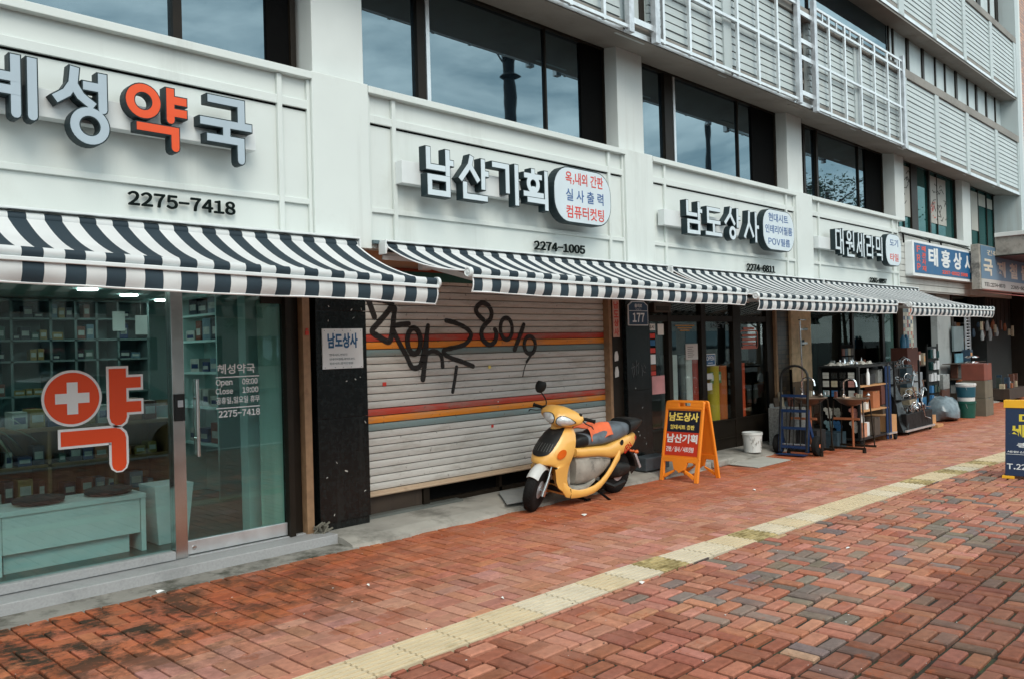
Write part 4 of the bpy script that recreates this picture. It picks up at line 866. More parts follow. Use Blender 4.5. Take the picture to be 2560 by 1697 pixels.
S = sign('pale raised letters with an oval panel of all blue lines, above dark shop entrance', 10.2, 3.15,
     [('남',9.0,9.40,2.91,3.34), ('도',9.46,9.88,2.905,3.31), ('상',9.93,10.37,2.92,3.35), ('사',10.44,10.88,2.91,3.35)], (8.67, 11.2, 3.0, 3.195), w=.062, rnd=False)
oval(S, 10.95, 11.91, 2.84, 3.43, [('현대시트', 11.12, 11.72, 3.25, 3.37, 1), ('인테리어필름', 11.02, 11.84, 3.08, 3.20, 1), ('POV필름', 11.10, 11.76, 2.91, 3.02, 1)])
S = sign('five pale raised letters with small oval panel, on the last white fascia bay', 14.3, 3.15,
     [('대',13.40,13.75,2.915,3.36), ('원',13.82,14.18,2.90,3.35), ('세',14.25,14.60,2.92,3.35), ('라',14.68,15.02,2.92,3.34), ('믹',15.09,15.42,2.91,3.34)], (12.98, 15.8, 3.0, 3.19), w=.056, rnd=False)
oval(S, 15.50, 16.26, 2.845, 3.425, [('도기', 15.70, 16.10, 3.2, 3.33, 1), ('타일', 15.70, 16.10, 2.93, 3.07, 0)], r=.22)
for body, a, b, z0, z1, lb in (('2275-7418', 2.30, 3.09, 2.605, 2.705, 'large black raised number on white fascia below the grey and orange letters'), ('2274-1005', 6.41, 7.235, 2.56, 2.655, 'black raised number ending in 1005 on fascia above shutter awning'),
                           ('2274-6811', 10.84, 11.67, 2.545, 2.65, 'black raised number ending in 6811 on fascia above dark shop'), ('2265-8897', 15.25, 16.04, 2.54, 2.63, 'small black raised number on the last white fascia bay')):
    t = MB(); t.heavy(body, a, b, z0, z1, 5.906, .012, .0036); tag(t.build('phone_number', 'digits', origin=(a, 5.906, z0)), lb, 'number')
# box signs farther along
S = thing('box_sign', 'blue box sign with white letters and red side lettering on grey siding', 'sign', (19.0, 5.9, 3.08))
b = MB(); b.prism(rrect(17.02, 21.12, 2.73, 3.42, .05), 5.76, 5.90); b.build('case', 'signwhite', S)
b = MB(); b.box(17.13, 21.07, 5.752, 5.759, 2.79, 3.37); fc = b.build('face', 'deepblue', S)
t = MB(); yy = 5.7515
for i, ch in enumerate('FRP'): t.text(ch, 17.24, 17.42, 3.19-i*.175, 3.32-i*.175, yy, .003, .02, 0)
for i, ch in enumerate('배관자재'): t.text(ch, 17.52, 17.74, 3.22-i*.13, 3.33-i*.13, yy, .003, .02, 0)
for i, ch in enumerate('태흥상사'): t.text(ch, 17.90+i*.77, 18.46+i*.77, 2.96 if i < 3 else 2.94, 3.33, yy, .003, .035, 1)
t.text('2267-8002 5988', 18.7, 20.4, 2.83, 2.905, yy, .003, .03, 0); t.build('lettering', [M('sign_orange', srgb(230, 84, 50), .5), 'signwhite'], fc)
S = thing('box_sign', 'wide grey blue box sign with beige letters, above the red awning edge', 'sign', (22.4, 5.6, 3.0))
b = MB(); b.box(20.55, 25.2, 5.55, 5.72, 2.55, 3.56, 0); b.build('case', 'greyplastic', S, bevel=.01)
b = MB(); b.box(20.66, 25.1, 5.54, 5.549, 2.80, 3.54, 0); b.box(20.66, 25.1, 5.54, 5.549, 2.57, 2.797, 1); fc = b.build('face', [M('faded_blue', srgb(92, 122, 146), .5, var=.1), M('faded_white', srgb(176, 178, 172), .5, var=.08)], S)
t = MB(); yy = 5.539
for i, ch in enumerate('국제철물'): t.text(ch, 20.82+i*1.05, 21.52+i*1.05, 2.88, 3.25, yy, .003, .035, 0)
t.text('건축철물 전문점', 21.1, 24.3, 3.34, 3.46, yy, .003, .02, 0); t.text('TEL:2274-8070', 20.85, 22.5, 2.63, 2.72, yy, .003, .02, 1); t.text('2265-6062', 23.0, 24.6, 2.63, 2.72, yy, .003, .02, 1)
t.build('lettering', [M('sign_beige', srgb(204, 196, 178), .5), 'bronze'], fc)
K = thing('entrance_canopy', 'grey concrete entrance canopy jutting out over the far shops', 'canopy', (22.5, 5.0, 3.3))
b = MB(); b.box(21.75, 28.5, 4.75, 5.53, 3.36, 3.78); b.build('slab', 'concrete', K, bevel=.01); b = MB(); b.box(21.7, 28.5, 4.70, 5.53, 3.785, 3.88); b.build('coping', 'pier', K, bevel=.008); b = MB(); b.box(21.72, 28.5, 4.72, 5.53, 3.33, 3.358); b.build('drip_edge', 'bronze', K)
A = thing('red_awning', 'faded red awning edge under the grey blue sign', 'awning', (22.5, 5.5, 2.45))
b = MB(); b.loft([[(20.9, 5.70, 2.52), (25.3, 5.70, 2.52)], [(20.9, 4.6, 2.32), (25.3, 4.6, 2.32)]], closed=False, caps=False); b.loft([[(20.9, 4.6, 2.32), (25.3, 4.6, 2.32)], [(20.9, 4.59, 2.2), (25.3, 4.59, 2.2)]], closed=False, caps=False); b.build('canopy', M('faded_red', srgb(226, 126, 120), .8), A); b = MB(); b.tube([(20.9, 4.6, 2.31), (25.3, 4.6, 2.31)], .02, 8); b.build('front_bar', 'alu', A)
K = thing('neighbour_building', 'orange brown tiled building past the far end of the white row', 'building', (30, 9, 0))
b = MB(); b.box(24.95, 40, 5.62, 16, 3.9, 14); b.build('wall', 'facetile', K); b = MB(); b.box(24.75, 40, 5.7, 16, 0, 3.89); b.build('shop_front', 'bronze', K); b = MB(); b.box(24.73, 24.945, 5.6, 16, 3.9, 14, 0); b.build('corner_strip', 'pier', K)
for z in (4.6, 7.6, 10.6):
    b = MB()
    for x in (26.8, 29.4, 32): b.box(x, x+1.6, 5.60, 5.615, z, z+1.5)
    b.build('window', 'winglass', K)
# left-over sign frames of aluminium tube on the louvres
def signframe(label, xs, zlo, zmid, ztop, x0, x1, ladder=None, double=False):
    F = thing('sign_frame', label, 'frame', ((x0+x1)/2, 5.5, zlo)); f = MB(); y = 5.53
    for z in [zlo]+zmid+ztop: f.box(x0, x1, y-.018, y+.018, z-.02, z+.02)
    f.build('rail', 'alu', F, bevel=.003)
    for x in xs:
        f = MB(); f.box(x-.022, x+.022, y-.019, y+.019, zlo-.03, max(ztop)+.02); f.build('upright', 'alu', F, bevel=.003)
    for x in (x0, x1):
        f = MB(); f.box(x-.045, x+.045, y-.04, y+.03, zlo-.06, max(ztop)+(.1 if double else .05)); f.build('end_post', 'galv', F, bevel=.004)
    f = MB()
    for x in (x0+.02, (x0+x1)/2, x1-.02):
        for z in (zlo+.01, max(ztop)-.01): f.box(x-.02, x+.02, 5.545, 5.61, z-.015, z+.015)
    f.build('bracket', 'bronze', F)
    if ladder:
        f = MB()
        for z in ladder: f.box(x0-.48, x0-.045, 5.53, 5.56, z-.035, z+.03)
        f.build('cross_rung', 'alu', F)
    if double:
        f = MB(); k = 0
        while x0+.3+k*.52 < x1: f.box(x0+.3+k*.52, x0+.33+k*.52, y-.01, y+.01, max(ztop[:1])+.02, max(ztop)-.02); k += 1
        f.build('spacer', 'alu', F)
signframe('silver tube grid bolted over louvres above the dark shop entrance bay', [8.35, 8.92, 9.48, 10.09, 10.65, 11.22], 5.085, [5.78], [6.50], 8.19, 11.86, ladder=[5.20, 6.2])
signframe('silver tube grid with double top rail over the louvres, farther along', [12.95, 13.55, 14.18, 14.77, 15.37, 15.95], 5.06, [5.74], [6.43, 6.60], 12.42, 16.12, ladder=[5.22, 5.75, 6.0, 6.42], double=True)
signframe('silver tube grid at the top edge of view over the shutter bay', [4.9, 5.5, 6.1, 6.66, 7.22], 5.09, [5.78], [6.5], 4.2, 7.68)
# ---------------- small signs on the pillars ----------------
S = thing('notice_board', 'white square notice with blue lettering screwed on the black pillar', 'sign', (4.08, 6.0, 1.58))
b = MB(); b.box(3.88, 4.285, 5.985, 5.997, 1.418, 1.752); b.build('board', 'signwhite', S, bevel=.002)
t = MB(); t.text('남도상사', 3.93, 4.23, 1.59, 1.715, 5.9845, .002, .035, 0)
for i, l in enumerate(('현대시트,썬팅지', '인테리어필름,화이트보드', '칠판시트,열차단필름')): t.text(l, 3.945, 4.12+.06*(i > 0)+.02*(i == 1), 1.525-i*.036, 1.545-i*.036, 5.9845, .001, 0, 1)
for x in (3.9, 4.0, 4.08, 4.16, 4.265):
    for z in (1.735, 1.43): t.lathe([(.004, 0), (.0, .003)], (x, 5.984, z), 8, 'y', 1)
t.build('lettering', ['deepblue', 'greyrail'], S)
S = thing('house_number_plate', 'dark blue house number plate reading 177 with white rim', 'sign', (8.32, 6.0, 1.9))
pl = [(8.12,1.775), (8.52,1.775), (8.52,2.02), (8.44,2.065), (8.2,2.065), (8.12,2.02)]
b = MB(); b.prism(pl, 5.985, 5.998); b.build('plate', 'signwhite', S); b = MB(); b.prism([(8.32+(x-8.32)*.94, 1.92+(z-1.92)*.93) for x, z in pl], 5.982, 5.9848); b.build('field', M('plate_blue', srgb(28, 62, 88), .45), S)
t = MB(); t.box(8.135, 8.505, 5.9795, 5.9818, 1.948, 1.954); t.text('177', 8.20, 8.44, 1.815, 1.925, 5.9818, .002, .03); t.text('을지로', 8.245, 8.395, 1.99, 2.035, 5.9818, .002, .02); t.text('Eulji-ro', 8.265, 8.375, 1.962, 1.976, 5.9818, .001, .01); t.build('lettering', 'signwhite', S)
S = thing('strip_sign', 'narrow vertical pink strip with red letters beside the shutter guide', 'sign', (7.95, 6.05, 1.8))
b = MB(); b.box(7.90, 8.02, 6.045, 6.055, 1.64, 2.08); b.build('strip', M('pink_strip', srgb(204, 160, 146), .6, var=.12, scale=9), S); t = MB()
for i, ch in enumerate('남도상사'): t.text(ch, 7.915, 8.005, 1.975-i*.105, 2.06-i*.105, 6.0448, .001, .03)
t.build('lettering', 'red', S)
for z, h, lb in ((1.36, .12, 'torn white sticker scrap on the dark strip beside shutter, upper one'), (1.17, .13, 'torn pinkish sticker scrap on the dark strip beside shutter, lower one')):
    b = MB(); b.prism([(7.92,z), (7.985,z+.01), (7.99,z+h*.5), (7.97,z+h), (7.93,z+h*.95), (7.915,z+h*.4)], 6.05, 6.056); tag(b.build('torn_sticker', 'paper', origin=(7.95, 6.05, z)), lb, 'sticker')
b = MB(); b.box(3.72, 3.75, 5.98, 5.988, 1.70, 1.735); b.box(3.725, 3.745, 5.978, 5.986, 1.74, 1.755); tag(b.build('red_sticker', 'red', origin=(3.735, 5.985, 1.7)), 'tiny red sticker on the tan post between pharmacy door and pillar', 'sticker')
b = MB(); b.box(8.68, 9.05, 6.0, 6.07, 1.94, 2.06, 0); b.box(8.72, 9.0, 5.994, 5.9995, 1.96, 2.02, 1); tag(b.build('air_vent', ['brownwood', 'bronze'], origin=(8.85, 6.05, 2.0), bevel=.004), 'small brown vent box over the door of the dark shop', 'vent')
# ---------------- the scooter ----------------
def scooter():
    S = thing('motor_scooter', 'yellow motor scooter on its side stand in front of the shutter, front wheel turned', 'scooter', (5.83, 5.47, .0), rotx=radians(5.5))
    bl = lambda mb, n, m, p=None, bevel=0: mb.build(n, m, p or S, bevel=bevel, local=True)
    ax = Vector((.42, 0, .91)).normalized(); piv = Vector((.03, 0, .22)); ST = Matrix.Translation(piv) @ Matrix.Rotation(radians(24), 4, ax) @ Matrix.Translation(-piv)
    def wheel(c, T):
        W_ = MB(); W_.T = T; prof = [(.125, -.045), (.16, -.052), (.19, -.050), (.212, -.036), (.219, -.015), (.219, .015), (.212, .036), (.19, .05), (.16, .052), (.125, .045)]
        W_.lathe(prof, c, 36, 'y')
        for k in range(40):
            a = 2*pi*k/40
            for s in (-1, 1): W_.bar((c[0]+.2195*cos(a), c[1]+s*.008, c[2]+.2195*sin(a)), (c[0]+.213*cos(a+.09), c[1]+s*.038, c[2]+.213*sin(a+.09)), .007, .003)
        w_ = bl(W_, 'tyre', 'rubber')
        H = MB(); H.T = T; H.lathe([(.127, -.04), (.118, -.036), (.112, -.02), (.112, .02), (.118, .036), (.127, .04)], c, 32, 'y'); H.lathe([(.045, -.05), (.045, .05)], c, 16, 'y')
        for k in range(3):
            a = 2*pi*k/3+.4; H.bar((c[0]+.03*cos(a), c[1], c[2]+.03*sin(a)), (c[0]+.116*cos(a), c[1], c[2]+.116*sin(a)), .035, .03, (0, 1, 0))
        H.lathe([(.085, .04), (.085, .046), (.03, .047)], c, 24, 'y'); bl(H, 'rim', 'galv', w_)
        return w_
    wheel((0, 0, .2195), ST); wheel((1.24, 0, .2195), Matrix())
    f = MB(); f.T = ST
    for s in (-1, 1):
        f.tube([(.0, s*.085, .20), (.075, s*.085, .36)], .019, 10); f.tube([(.07, s*.08, .34), (.145, s*.075, .52)], .013, 8); f.tube([(-.012, s*.085, .17), (.004, s*.085, .225)], .026, 10)
    f.box(.1, .2, -.095, .095, .5, .53); f.tube([(.13, 0, .5), (.31, 0, .82)], .022, 8); f.tube([(0, -.1, .2195), (0, .1, .2195)], .012, 8)
    bl(f, 'fork', 'steel')
    f = MB(); f.T = ST; secs = []
    for i in range(15):
        a = radians(-12+i*152/14); r = .245; wd = .084*(.72+.28*sin(pi*min(1, (i+1)/9)))
        c, s_ = cos(a), sin(a); row = []
        for j in range(9):
            t = -1+j/4; rr = r-.042*abs(t)**2.4; row.append((c*rr, t*wd, .2195+s_*rr))
        for j in range(8, -1, -1):
            t = -1+j/4; rr = r-.008-.042*abs(t)**2.4; row.append((c*rr, t*(wd-.006), .2195+s_*rr))
        secs.append(row)
    f.loft(secs[3:]); bl(f, 'front_fender', M('fender_pale', srgb(196, 198, 196), .45, var=.08, dirt=(srgb(140, 132, 120), .5, 6, .55)))
    # leg shield: stacked plan outlines, height w, front u, rear u, half width, fullness
    SH = [(.80,.33,.425,0.0748,0), (.77,.265,.425,0.11,0), (.72,.19,.42,0.1452,0), (.66,.125,.405,0.169,0), (.59,.06,.385,0.1804,0), (.53,.02,.365,0.1813,0), (.48,.005,.345,0.176,0), (.455,.01,.335,0.1716,0), (.44,.05,.33,0.169,.2), (.425,.14,.325,0.1672,.6), (.40,.20,.32,0.1637,1), (.34,.225,.315,0.1566,1), (.28,.24,.32,0.1514,1), (.22,.255,.345,0.1478,.9), (.17,.28,.39,0.1452,.6), (.125,.31,.43,0.1408,.3)]
    def sh_at(w):
        for a, b in zip(SH, SH[1:]):
            if b[0] <= w <= a[0]:
                t = (a[0]-w)/(a[0]-b[0]); return [a[i]+(b[i]-a[i])*t for i in range(5)]
        return SH[-1]
    def sh_pt(w, th, off=0):                           # th -1..1 across the front
        q = sh_at(w); a = th*pi/2; dep = (q[2]-.05-q[1])
        if q[4] > 0:                                    # hollow behind the wheel: the edges come forward of the middle
            e = q[1]-.10*q[4]; u1 = q[2]-.05-(dep+off)*cos(a)**.8; u2 = q[1]+(e-q[1])*min(1, abs(sin(a))*1.05)**2+(.05 if abs(th) > .93 else 0); return Vector((u1+(u2-u1)*q[4], (q[3]+off)*math.copysign(abs(sin(a))**.85, a), w))
        return Vector((q[2]-.05-(dep+off)*cos(a)**.8, (q[3]+off)*math.copysign(abs(sin(a))**.85, a), w))
    b = MB(); secs = []
    hs = sorted(set([SH[0][0]-i*(SH[0][0]-SH[-1][0])/34 for i in range(35)]+[.44, .455]), reverse=True)
    for w in hs:
        q = sh_at(w); row = [sh_pt(w, -1+j/10) for j in range(21)]
        row += [Vector((q[2]-.035-.012*cos(pi*t), q[3]*(1-2*t)*.97, w)) for t in [k/8 for k in range(9)]]
        secs.append(row)
    b.loft(secs); shd = bl(b, 'leg_shield', 'yellow')
    def patch(w0, w1, t0, t1, off, name, mat, shape=None, nx=12, nz=12, par=None):
        q = MB(); vs = []; fs = []
        for i in range(nz+1):
            for j in range(nx+1):
                u, v = j/nx, i/nz
                if shape: u, v = shape(u, v)
                vs.append(sh_pt(w0+(w1-w0)*v, t0+(t1-t0)*u, off))
        q.add(vs, [(i*(nx+1)+j, i*(nx+1)+j+1, (i+1)*(nx+1)+j+1, (i+1)*(nx+1)+j) for i in range(nz) for j in range(nx)], True); o = bl(q, name, mat, par or shd); return o
    gb = M('grille_grey', (.10, .10, .095), .5)
    def disc(u, v):                                     # square to ellipse
        x, y = 2*u-1, 2*v-1; return .5+.5*x*math.sqrt(1-y*y/2), .5+.5*y*math.sqrt(1-x*x/2)
    def bib(u, v): return .5+(u-.5)*(.62+.38*v**.7 if v > .25 else .62+.38*.25**.7-.35*(1-v/.25)**2*.5), v+.10*(1-abs(2*u-1)**2)*(-1)*(1-v)
    patch(.55, .80, -.54, .54, .006, 'front_panel', 'plasticblack', bib)
    for k in range(8): patch(.572, .645, -.33+k*.088, -.312+k*.088, .011, 'grille_bar', gb, None, 2, 6)
    for s in (-1, 1): patch(.505, .595, s*.60, s*.84, .010, 'indicator', 'amber', disc)
    patch(.36, .40, -.90, -.72, .003, 'decal', M('worn_decal', srgb(226, 120, 62), .5, var=.3, scale=40), disc)
    patch(.15, .425, -.80, .80, .005, 'wheel_arch_liner', 'plasticblack', None, 16, 10)
    b = MB(); secs = []                                 # rear inner face of the shield, floorboard tunnel
    for u, w0, w1, h in ((.31,.30,.66,.13), (.345,.2,.60,.14), (.36,.17,.40,.14)): secs.append([(u,-h,w0), (u,h,w0), (u,h*.8,w1), (u,-h*.8,w1)])
    b.loft(secs, smooth=False); bl(b, 'inner_shield', 'greyplastic')
    b = MB(); secs = []
    for u, h, z in ((.30,.15,.185), (.38,.16,.182), (.52,.165,.182), (.62,.155,.19), (.74,.14,.24)): secs.append([(u,-h,z-.02), (u,h,z-.02), (u,h,z), (u,h*.5,z+.006), (u,0,z+.004), (u,-h*.5,z+.006), (u,-h,z)])
    b.loft(secs, smooth=False)
    for k in range(5): b.box(.34, .60, -.125+k*.06, -.112+k*.06, .18, .194)
    bl(b, 'footboard', 'greyplastic')
    b = MB()
    for s in (-1, 1):                                   # yellow side skirts sweeping from shield foot up to the tail
        secs = []
        for u, z, hh, v in ((.24,.24,.10,.134), (.29,.18,.11,.145), (.36,.145,.085,.153), (.46,.13,.07,.158), (.58,.128,.068,.161), (.70,.142,.07,.161), (.80,.178,.07,.159), (.89,.235,.07,.157), (.97,.305,.075,.156), (1.04,.38,.09,.154), (1.10,.44,.10,.15)):
            row = []
            for k in range(10):
                a = 2*pi*k/10; row.append((u, s*(v+.018*cos(a)), z+hh*.5*1.15*sin(a)))
            secs.append(row if s > 0 else row[::-1])
        b.loft(secs)
    bl(b, 'side_skirt', 'yellow')
    b = MB(); secs = []                                 # grey engine cover under the seat
    for u, z0, z1, h in ((.485,.20,.47,.10), (.515,.19,.49,.132), (.62,.185,.5,.146), (.76,.20,.5,.15), (.88,.26,.48,.148), (.98,.34,.46,.135)):
        row = []
        for k in range(16):
            a = 2*pi*k/16; cx, cz = math.copysign(abs(cos(a))**.6, cos(a)), math.copysign(abs(sin(a))**.6, sin(a)); row.append((u+.02*(1-abs(cx)), cx*h, (z0+z1)/2+cz*(z1-z0)/2))
        secs.append(row)
    b.loft(secs); bl(b, 'under_seat_cover', 'greyplastic')
    def tailsec(rows, p=.65):
        secs = []
        for u, z0, z1, h in rows:
            row = []
            for k in range(20):
                a = 2*pi*k/20; row.append((u, math.copysign(abs(cos(a))**p, cos(a))*h, (z0+z1)/2+math.copysign(abs(sin(a))**p, sin(a))*(z1-z0)/2))
            secs.append(row)
        return secs
    b = MB(); b.loft(tailsec([(.455,.50,.565,.065), (.47,.47,.575,.115), (.52,.46,.575,.143), (.65,.452,.575,.155), (.80,.44,.568,.16), (.92,.415,.562,.162), (1.03,.395,.585,.16), (1.16,.405,.615,.15), (1.30,.432,.635,.128), (1.42,.465,.64,.098), (1.49,.50,.625,.065)])); tl = bl(b, 'tail_body', 'yellow')
    b = MB()
    for s in (-1, 1): b.lathe([(.0, s*.004), (.024, s*.003), (.03, 0)], (1.14, s*.150, .565), 14, 'y')
    bl(b, 'side_vent', 'plasticblack', tl)
    b = MB(); b.T = Matrix.Translation((1.24, -.146, .50)) @ Matrix.Rotation(radians(-14), 4, 'Z') @ Matrix.Rotation(radians(-38), 4, 'Y'); b.text('ZEN', -.06, .06, -.03, .03, 0, .004, .03); bl(b, 'decal', 'redlens', tl)
    b = MB(); b.loft(tailsec([(1.44,.53,.615,.085), (1.49,.52,.615,.075), (1.52,.53,.605,.055)], .8)); bl(b, 'tail_lamp', 'redlens', tl)
    b = MB()
    for s in (-1, 1): b.tube([(1.36, s*.09, .45), (1.41, s*.13, .44)], .012, 8); b.lathe([(0, -.035), (.018, -.02), (.021, .01), (.012, .025), (0, .03)], (1.41, s*.145, .44), 14, 'x')
    bl(b, 'rear_indicator', 'amber', tl)
    b = MB(); secs = []                                 # seat: rider part, step, pillion part
    for u, z0, z1, h in ((.455,.575,.62,.05), (.48,.565,.665,.105), (.56,.565,.682,.13), (.70,.562,.676,.145), (.82,.56,.682,.15), (.91,.56,.715,.15), (1.0,.565,.748,.147), (1.12,.58,.757,.147), (1.24,.60,.755,.127), (1.34,.62,.745,.105), (1.40,.64,.72,.07)):
        row = []
        for k in range(18):
            a = 2*pi*k/18; row.append((u, math.copysign(abs(cos(a))**.55, cos(a))*h, (z0+z1)/2+math.copysign(abs(sin(a))**.7, sin(a))*(z1-z0)/2))
        secs.append(row)
    b.loft(secs); st = bl(b, 'seat', 'seat')
    b = MB(); b.loft(tailsec([(.445,.575,.615,.05), (.465,.562,.662,.10), (.52,.56,.69,.13), (.58,.562,.694,.142), (.605,.565,.688,.143)], .6)); bl(b, 'worn_nose', 'plasticblack', st)
    b = MB(); b.loft(tailsec([(1.30,.61,.785,.14), (1.36,.625,.79,.135), (1.46,.65,.785,.115), (1.56,.69,.77,.08), (1.62,.72,.755,.05)], .7)); bl(b, 'rear_spoiler', 'plasticblack')
    b = MB(); b.loft(tailsec([(.98,.20,.34,.075), (1.10,.17,.36,.10), (1.25,.17,.34,.115), (1.38,.2,.31,.10)], .7)); b.tube([(.95,-.05,.17), (1.05,-.14,.12), (1.22,-.145,.15)], .02, 8); b.lathe([(.03,-.16), (.055,-.14), (.058,.14), (.035,.17)], (1.30, .16, .24), 14, 'x'); bl(b, 'engine', 'plasticblack')
    b = MB(); secs = []
    for i in range(11):
        a = radians(10+i*120/10); secs.append([(1.24+.25*cos(a), -.085, .2195+.25*sin(a)), (1.24+.265*cos(a), -.04, .2195+.265*sin(a)), (1.24+.265*cos(a), .04, .2195+.265*sin(a)), (1.24+.25*cos(a), .085, .2195+.25*sin(a)), (1.24+.24*cos(a), 0, .2195+.24*sin(a))])
    b.loft(secs); b.bar((1.47, 0, .40), (1.60, 0, .20), .14, .006, (0, 1, 0)); bl(b, 'rear_mudguard', 'plasticblack')
    b = MB(); b.bar((1.50, -.06, .40), (1.61, -.06, .235), .012, .03); bl(b, 'plate_stay', 'galv')
    b = MB(); b.tube([(.78,-.08,.14), (.80,-.17,.09), (.88,-.25,.012), (1.02,-.27,.008)], .013, 8); b.tube([(.74,.06,.15), (.68,.05,.08), (.64,-.10,.03), (.70,-.12,.03)], .012, 8); b.tube([(.66,-.12,.03), (.66,.1,.03)], .011, 8); b.box(.70, .95, -.1, .1, .10, .17); bl(b, 'stand', 'black')
    # steered head: cowl, lamps, bars, mirror
    hc = MB(); hc.T = ST
    HS = [(-0.2175,.375,.885,.015,.012), (-0.2044,.37,.885,.038,.034), (-0.174,.36,.885,.062,.052), (-0.1218,.34,.885,.094,.075), (-0.0609,.325,.882,.118,.092), (0,.32,.88,.128,.10), (0.0609,.325,.882,.118,.092), (0.1218,.34,.885,.094,.075), (0.174,.36,.885,.062,.052), (0.2044,.37,.885,.038,.034), (0.2175,.375,.885,.015,.012)]
    def hd_at(v):
        for a, b_ in zip(HS, HS[1:]):
            if a[0] <= v <= b_[0]:
                t = (v-a[0])/(b_[0]-a[0]); return [a[i]+(b_[i]-a[i])*t for i in range(5)]
    def hd_pt(v, a, off=0):
        q = hd_at(v); return Vector((q[1]-(q[3]+off)*cos(a)*(1.12 if cos(a) > 0 else .8), v, q[2]+(q[4]+off)*sin(a)+.03*cos(a)*-1*(.5)))
    secs = []
    for i in range(29):
        v = (-.25+.5*i/28)*.87; secs.append([hd_pt(v, 2*pi*k/20) for k in range(20)])
    hc.loft(secs); hc.loft([[Vector((.30+.05*cos(2*pi*k/12), .07*sin(2*pi*k/12), z)) for k in range(12)] for z in (.74, .80)]); hd = bl(hc, 'handlebar_cowl', 'yellow')
    for s in (-1, 1):
        for off, nm, mt, g in ((.003, 'lamp_bezel', 'plasticblack', 1.13), (.0065, 'headlight', 'lens', 1)):
            q = MB(); q.T = ST; vs = []; n = 12
            for i in range(n+1):
                for j in range(n+1):
                    x, y = 2*j/n-1, 2*i/n-1; xx, yy = x*math.sqrt(1-y*y/2)*g*1.12, y*math.sqrt(1-x*x/2)*g*1.12
                    vs.append(hd_pt(s*(.091+.068*xx), -.02+.46*yy*(1-.18*xx), off+(.010*(1-xx*xx)*(1-yy*yy) if nm == 'headlight' else 0)))
            q.add(vs, [(i*(n+1)+j, i*(n+1)+j+1, (i+1)*(n+1)+j+1, (i+1)*(n+1)+j) if s > 0 else (i*(n+1)+j, (i+1)*(n+1)+j, (i+1)*(n+1)+j+1, i*(n+1)+j+1) for i in range(n) for j in range(n)], True); bl(q, nm, mt, hd)
    b = MB(); b.T = ST
    for s in (-1, 1): b.tube([(.385, s*.19, .895), (.405, s*.235, .90), (.41, s*.325, .90)], [.014, .017, .017], 10); b.lathe([(.021, 0), (.021, s*.008)], (.41, s*.325, .90), 10, 'y')
    bl(b, 'grip', 'rubber', hd)
    b = MB(); b.T = ST
    for s in (-1, 1): b.tube([(.37, s*.215, .885), (.335, s*.26, .872), (.335, s*.325, .862), (.35, s*.34, .84)], .006, 6)
    b.lathe([(.016, 0), (.016, .02), (.01, .026)], (.37, -.18, .925), 10); b.box(.345, .395, .17, .21, .91, .93)
    bl(b, 'brake_lever', 'plasticblack', hd)
    b = MB(); b.T = ST
    for v in (-.12, -.05, .11): b.tube([(.36, v*1.3, .84), (.43, v, .80), (.42, v*.6, .72), (.36, v*.4, .62)], .006, 6)
    bl(b, 'cable', 'rubber', hd)
    b = MB(); b.tube([(.335, -.1645, .10), (.345, -.166, .15), (.33, -.168, .20)], .003, 5); b.tube([(.62, -.152, .455), (.80, -.158, .445), (.93, -.16, .42)], .003, 5); bl(b, 'panel_seam', 'rubber')
    b = MB(); b.T = ST; mh = Vector((.31, .255, 1.115)); b.tube([(.36, .18, .92), (.37, .185, .97), (.35, .20, 1.01), mh+Vector((.01, -.01, -.05))], .0065, 8); b.lathe([(.02, 0), (.02, .018)], (.36, .18, .91), 10)
    secs = []
    for i in range(11):
        t = i/10; z = -.06+.115*t; r = .056*math.sqrt(max(.02, 1-((t-.58)/.60)**2)) if t > .0 else .02
        secs.append([mh+Vector((-.028*(1-.0)*max(.0, math.sqrt(max(0, 1-((t-.55)/.6)**2)))*max(0, cos(a))+.012*min(0, cos(a))*-1, r*sin(a)*1.0-.35*z*.3, z)) for a in [2*pi*k/16 for k in range(16)]])
    b.loft(secs); bl(b, 'mirror', 'plasticblack', hd)
    return S
scooter()
c = MB(); n = 12; vs = []
for i in range(n+1):
    for j in range(n+1):
        u, v = i/n, j/n; X = 6.50+.30*u+.03*sin(v*5); Y = 5.27+.30*v+.04*sin(u*4)
        hz = .728+.045*max(0, u-.35)/.65 - (.10*max(0, .35-v)/.35*1.2) + .012*sin(u*9+v*4)+.010*sin(v*11-u*3)
        vs.append((X-.03*max(0, .3-v)/.3, Y-.02, hz+.018*max(0, sin(u*5.2-.4))*max(0, sin(v*4))))
c.add(vs, [(i*(n+1)+j, (i+1)*(n+1)+j, (i+1)*(n+1)+j+1, i*(n+1)+j+1) for i in range(n) for j in range(n)], True)
o = c.build('rag', 'cloth', origin=(6.7, 5.4, .7)); sm = o.modifiers.new('thick', 'SOLIDIFY'); sm.thickness = .006
tag(o, 'crumpled orange cloth lying on the scooter seat', 'cloth')
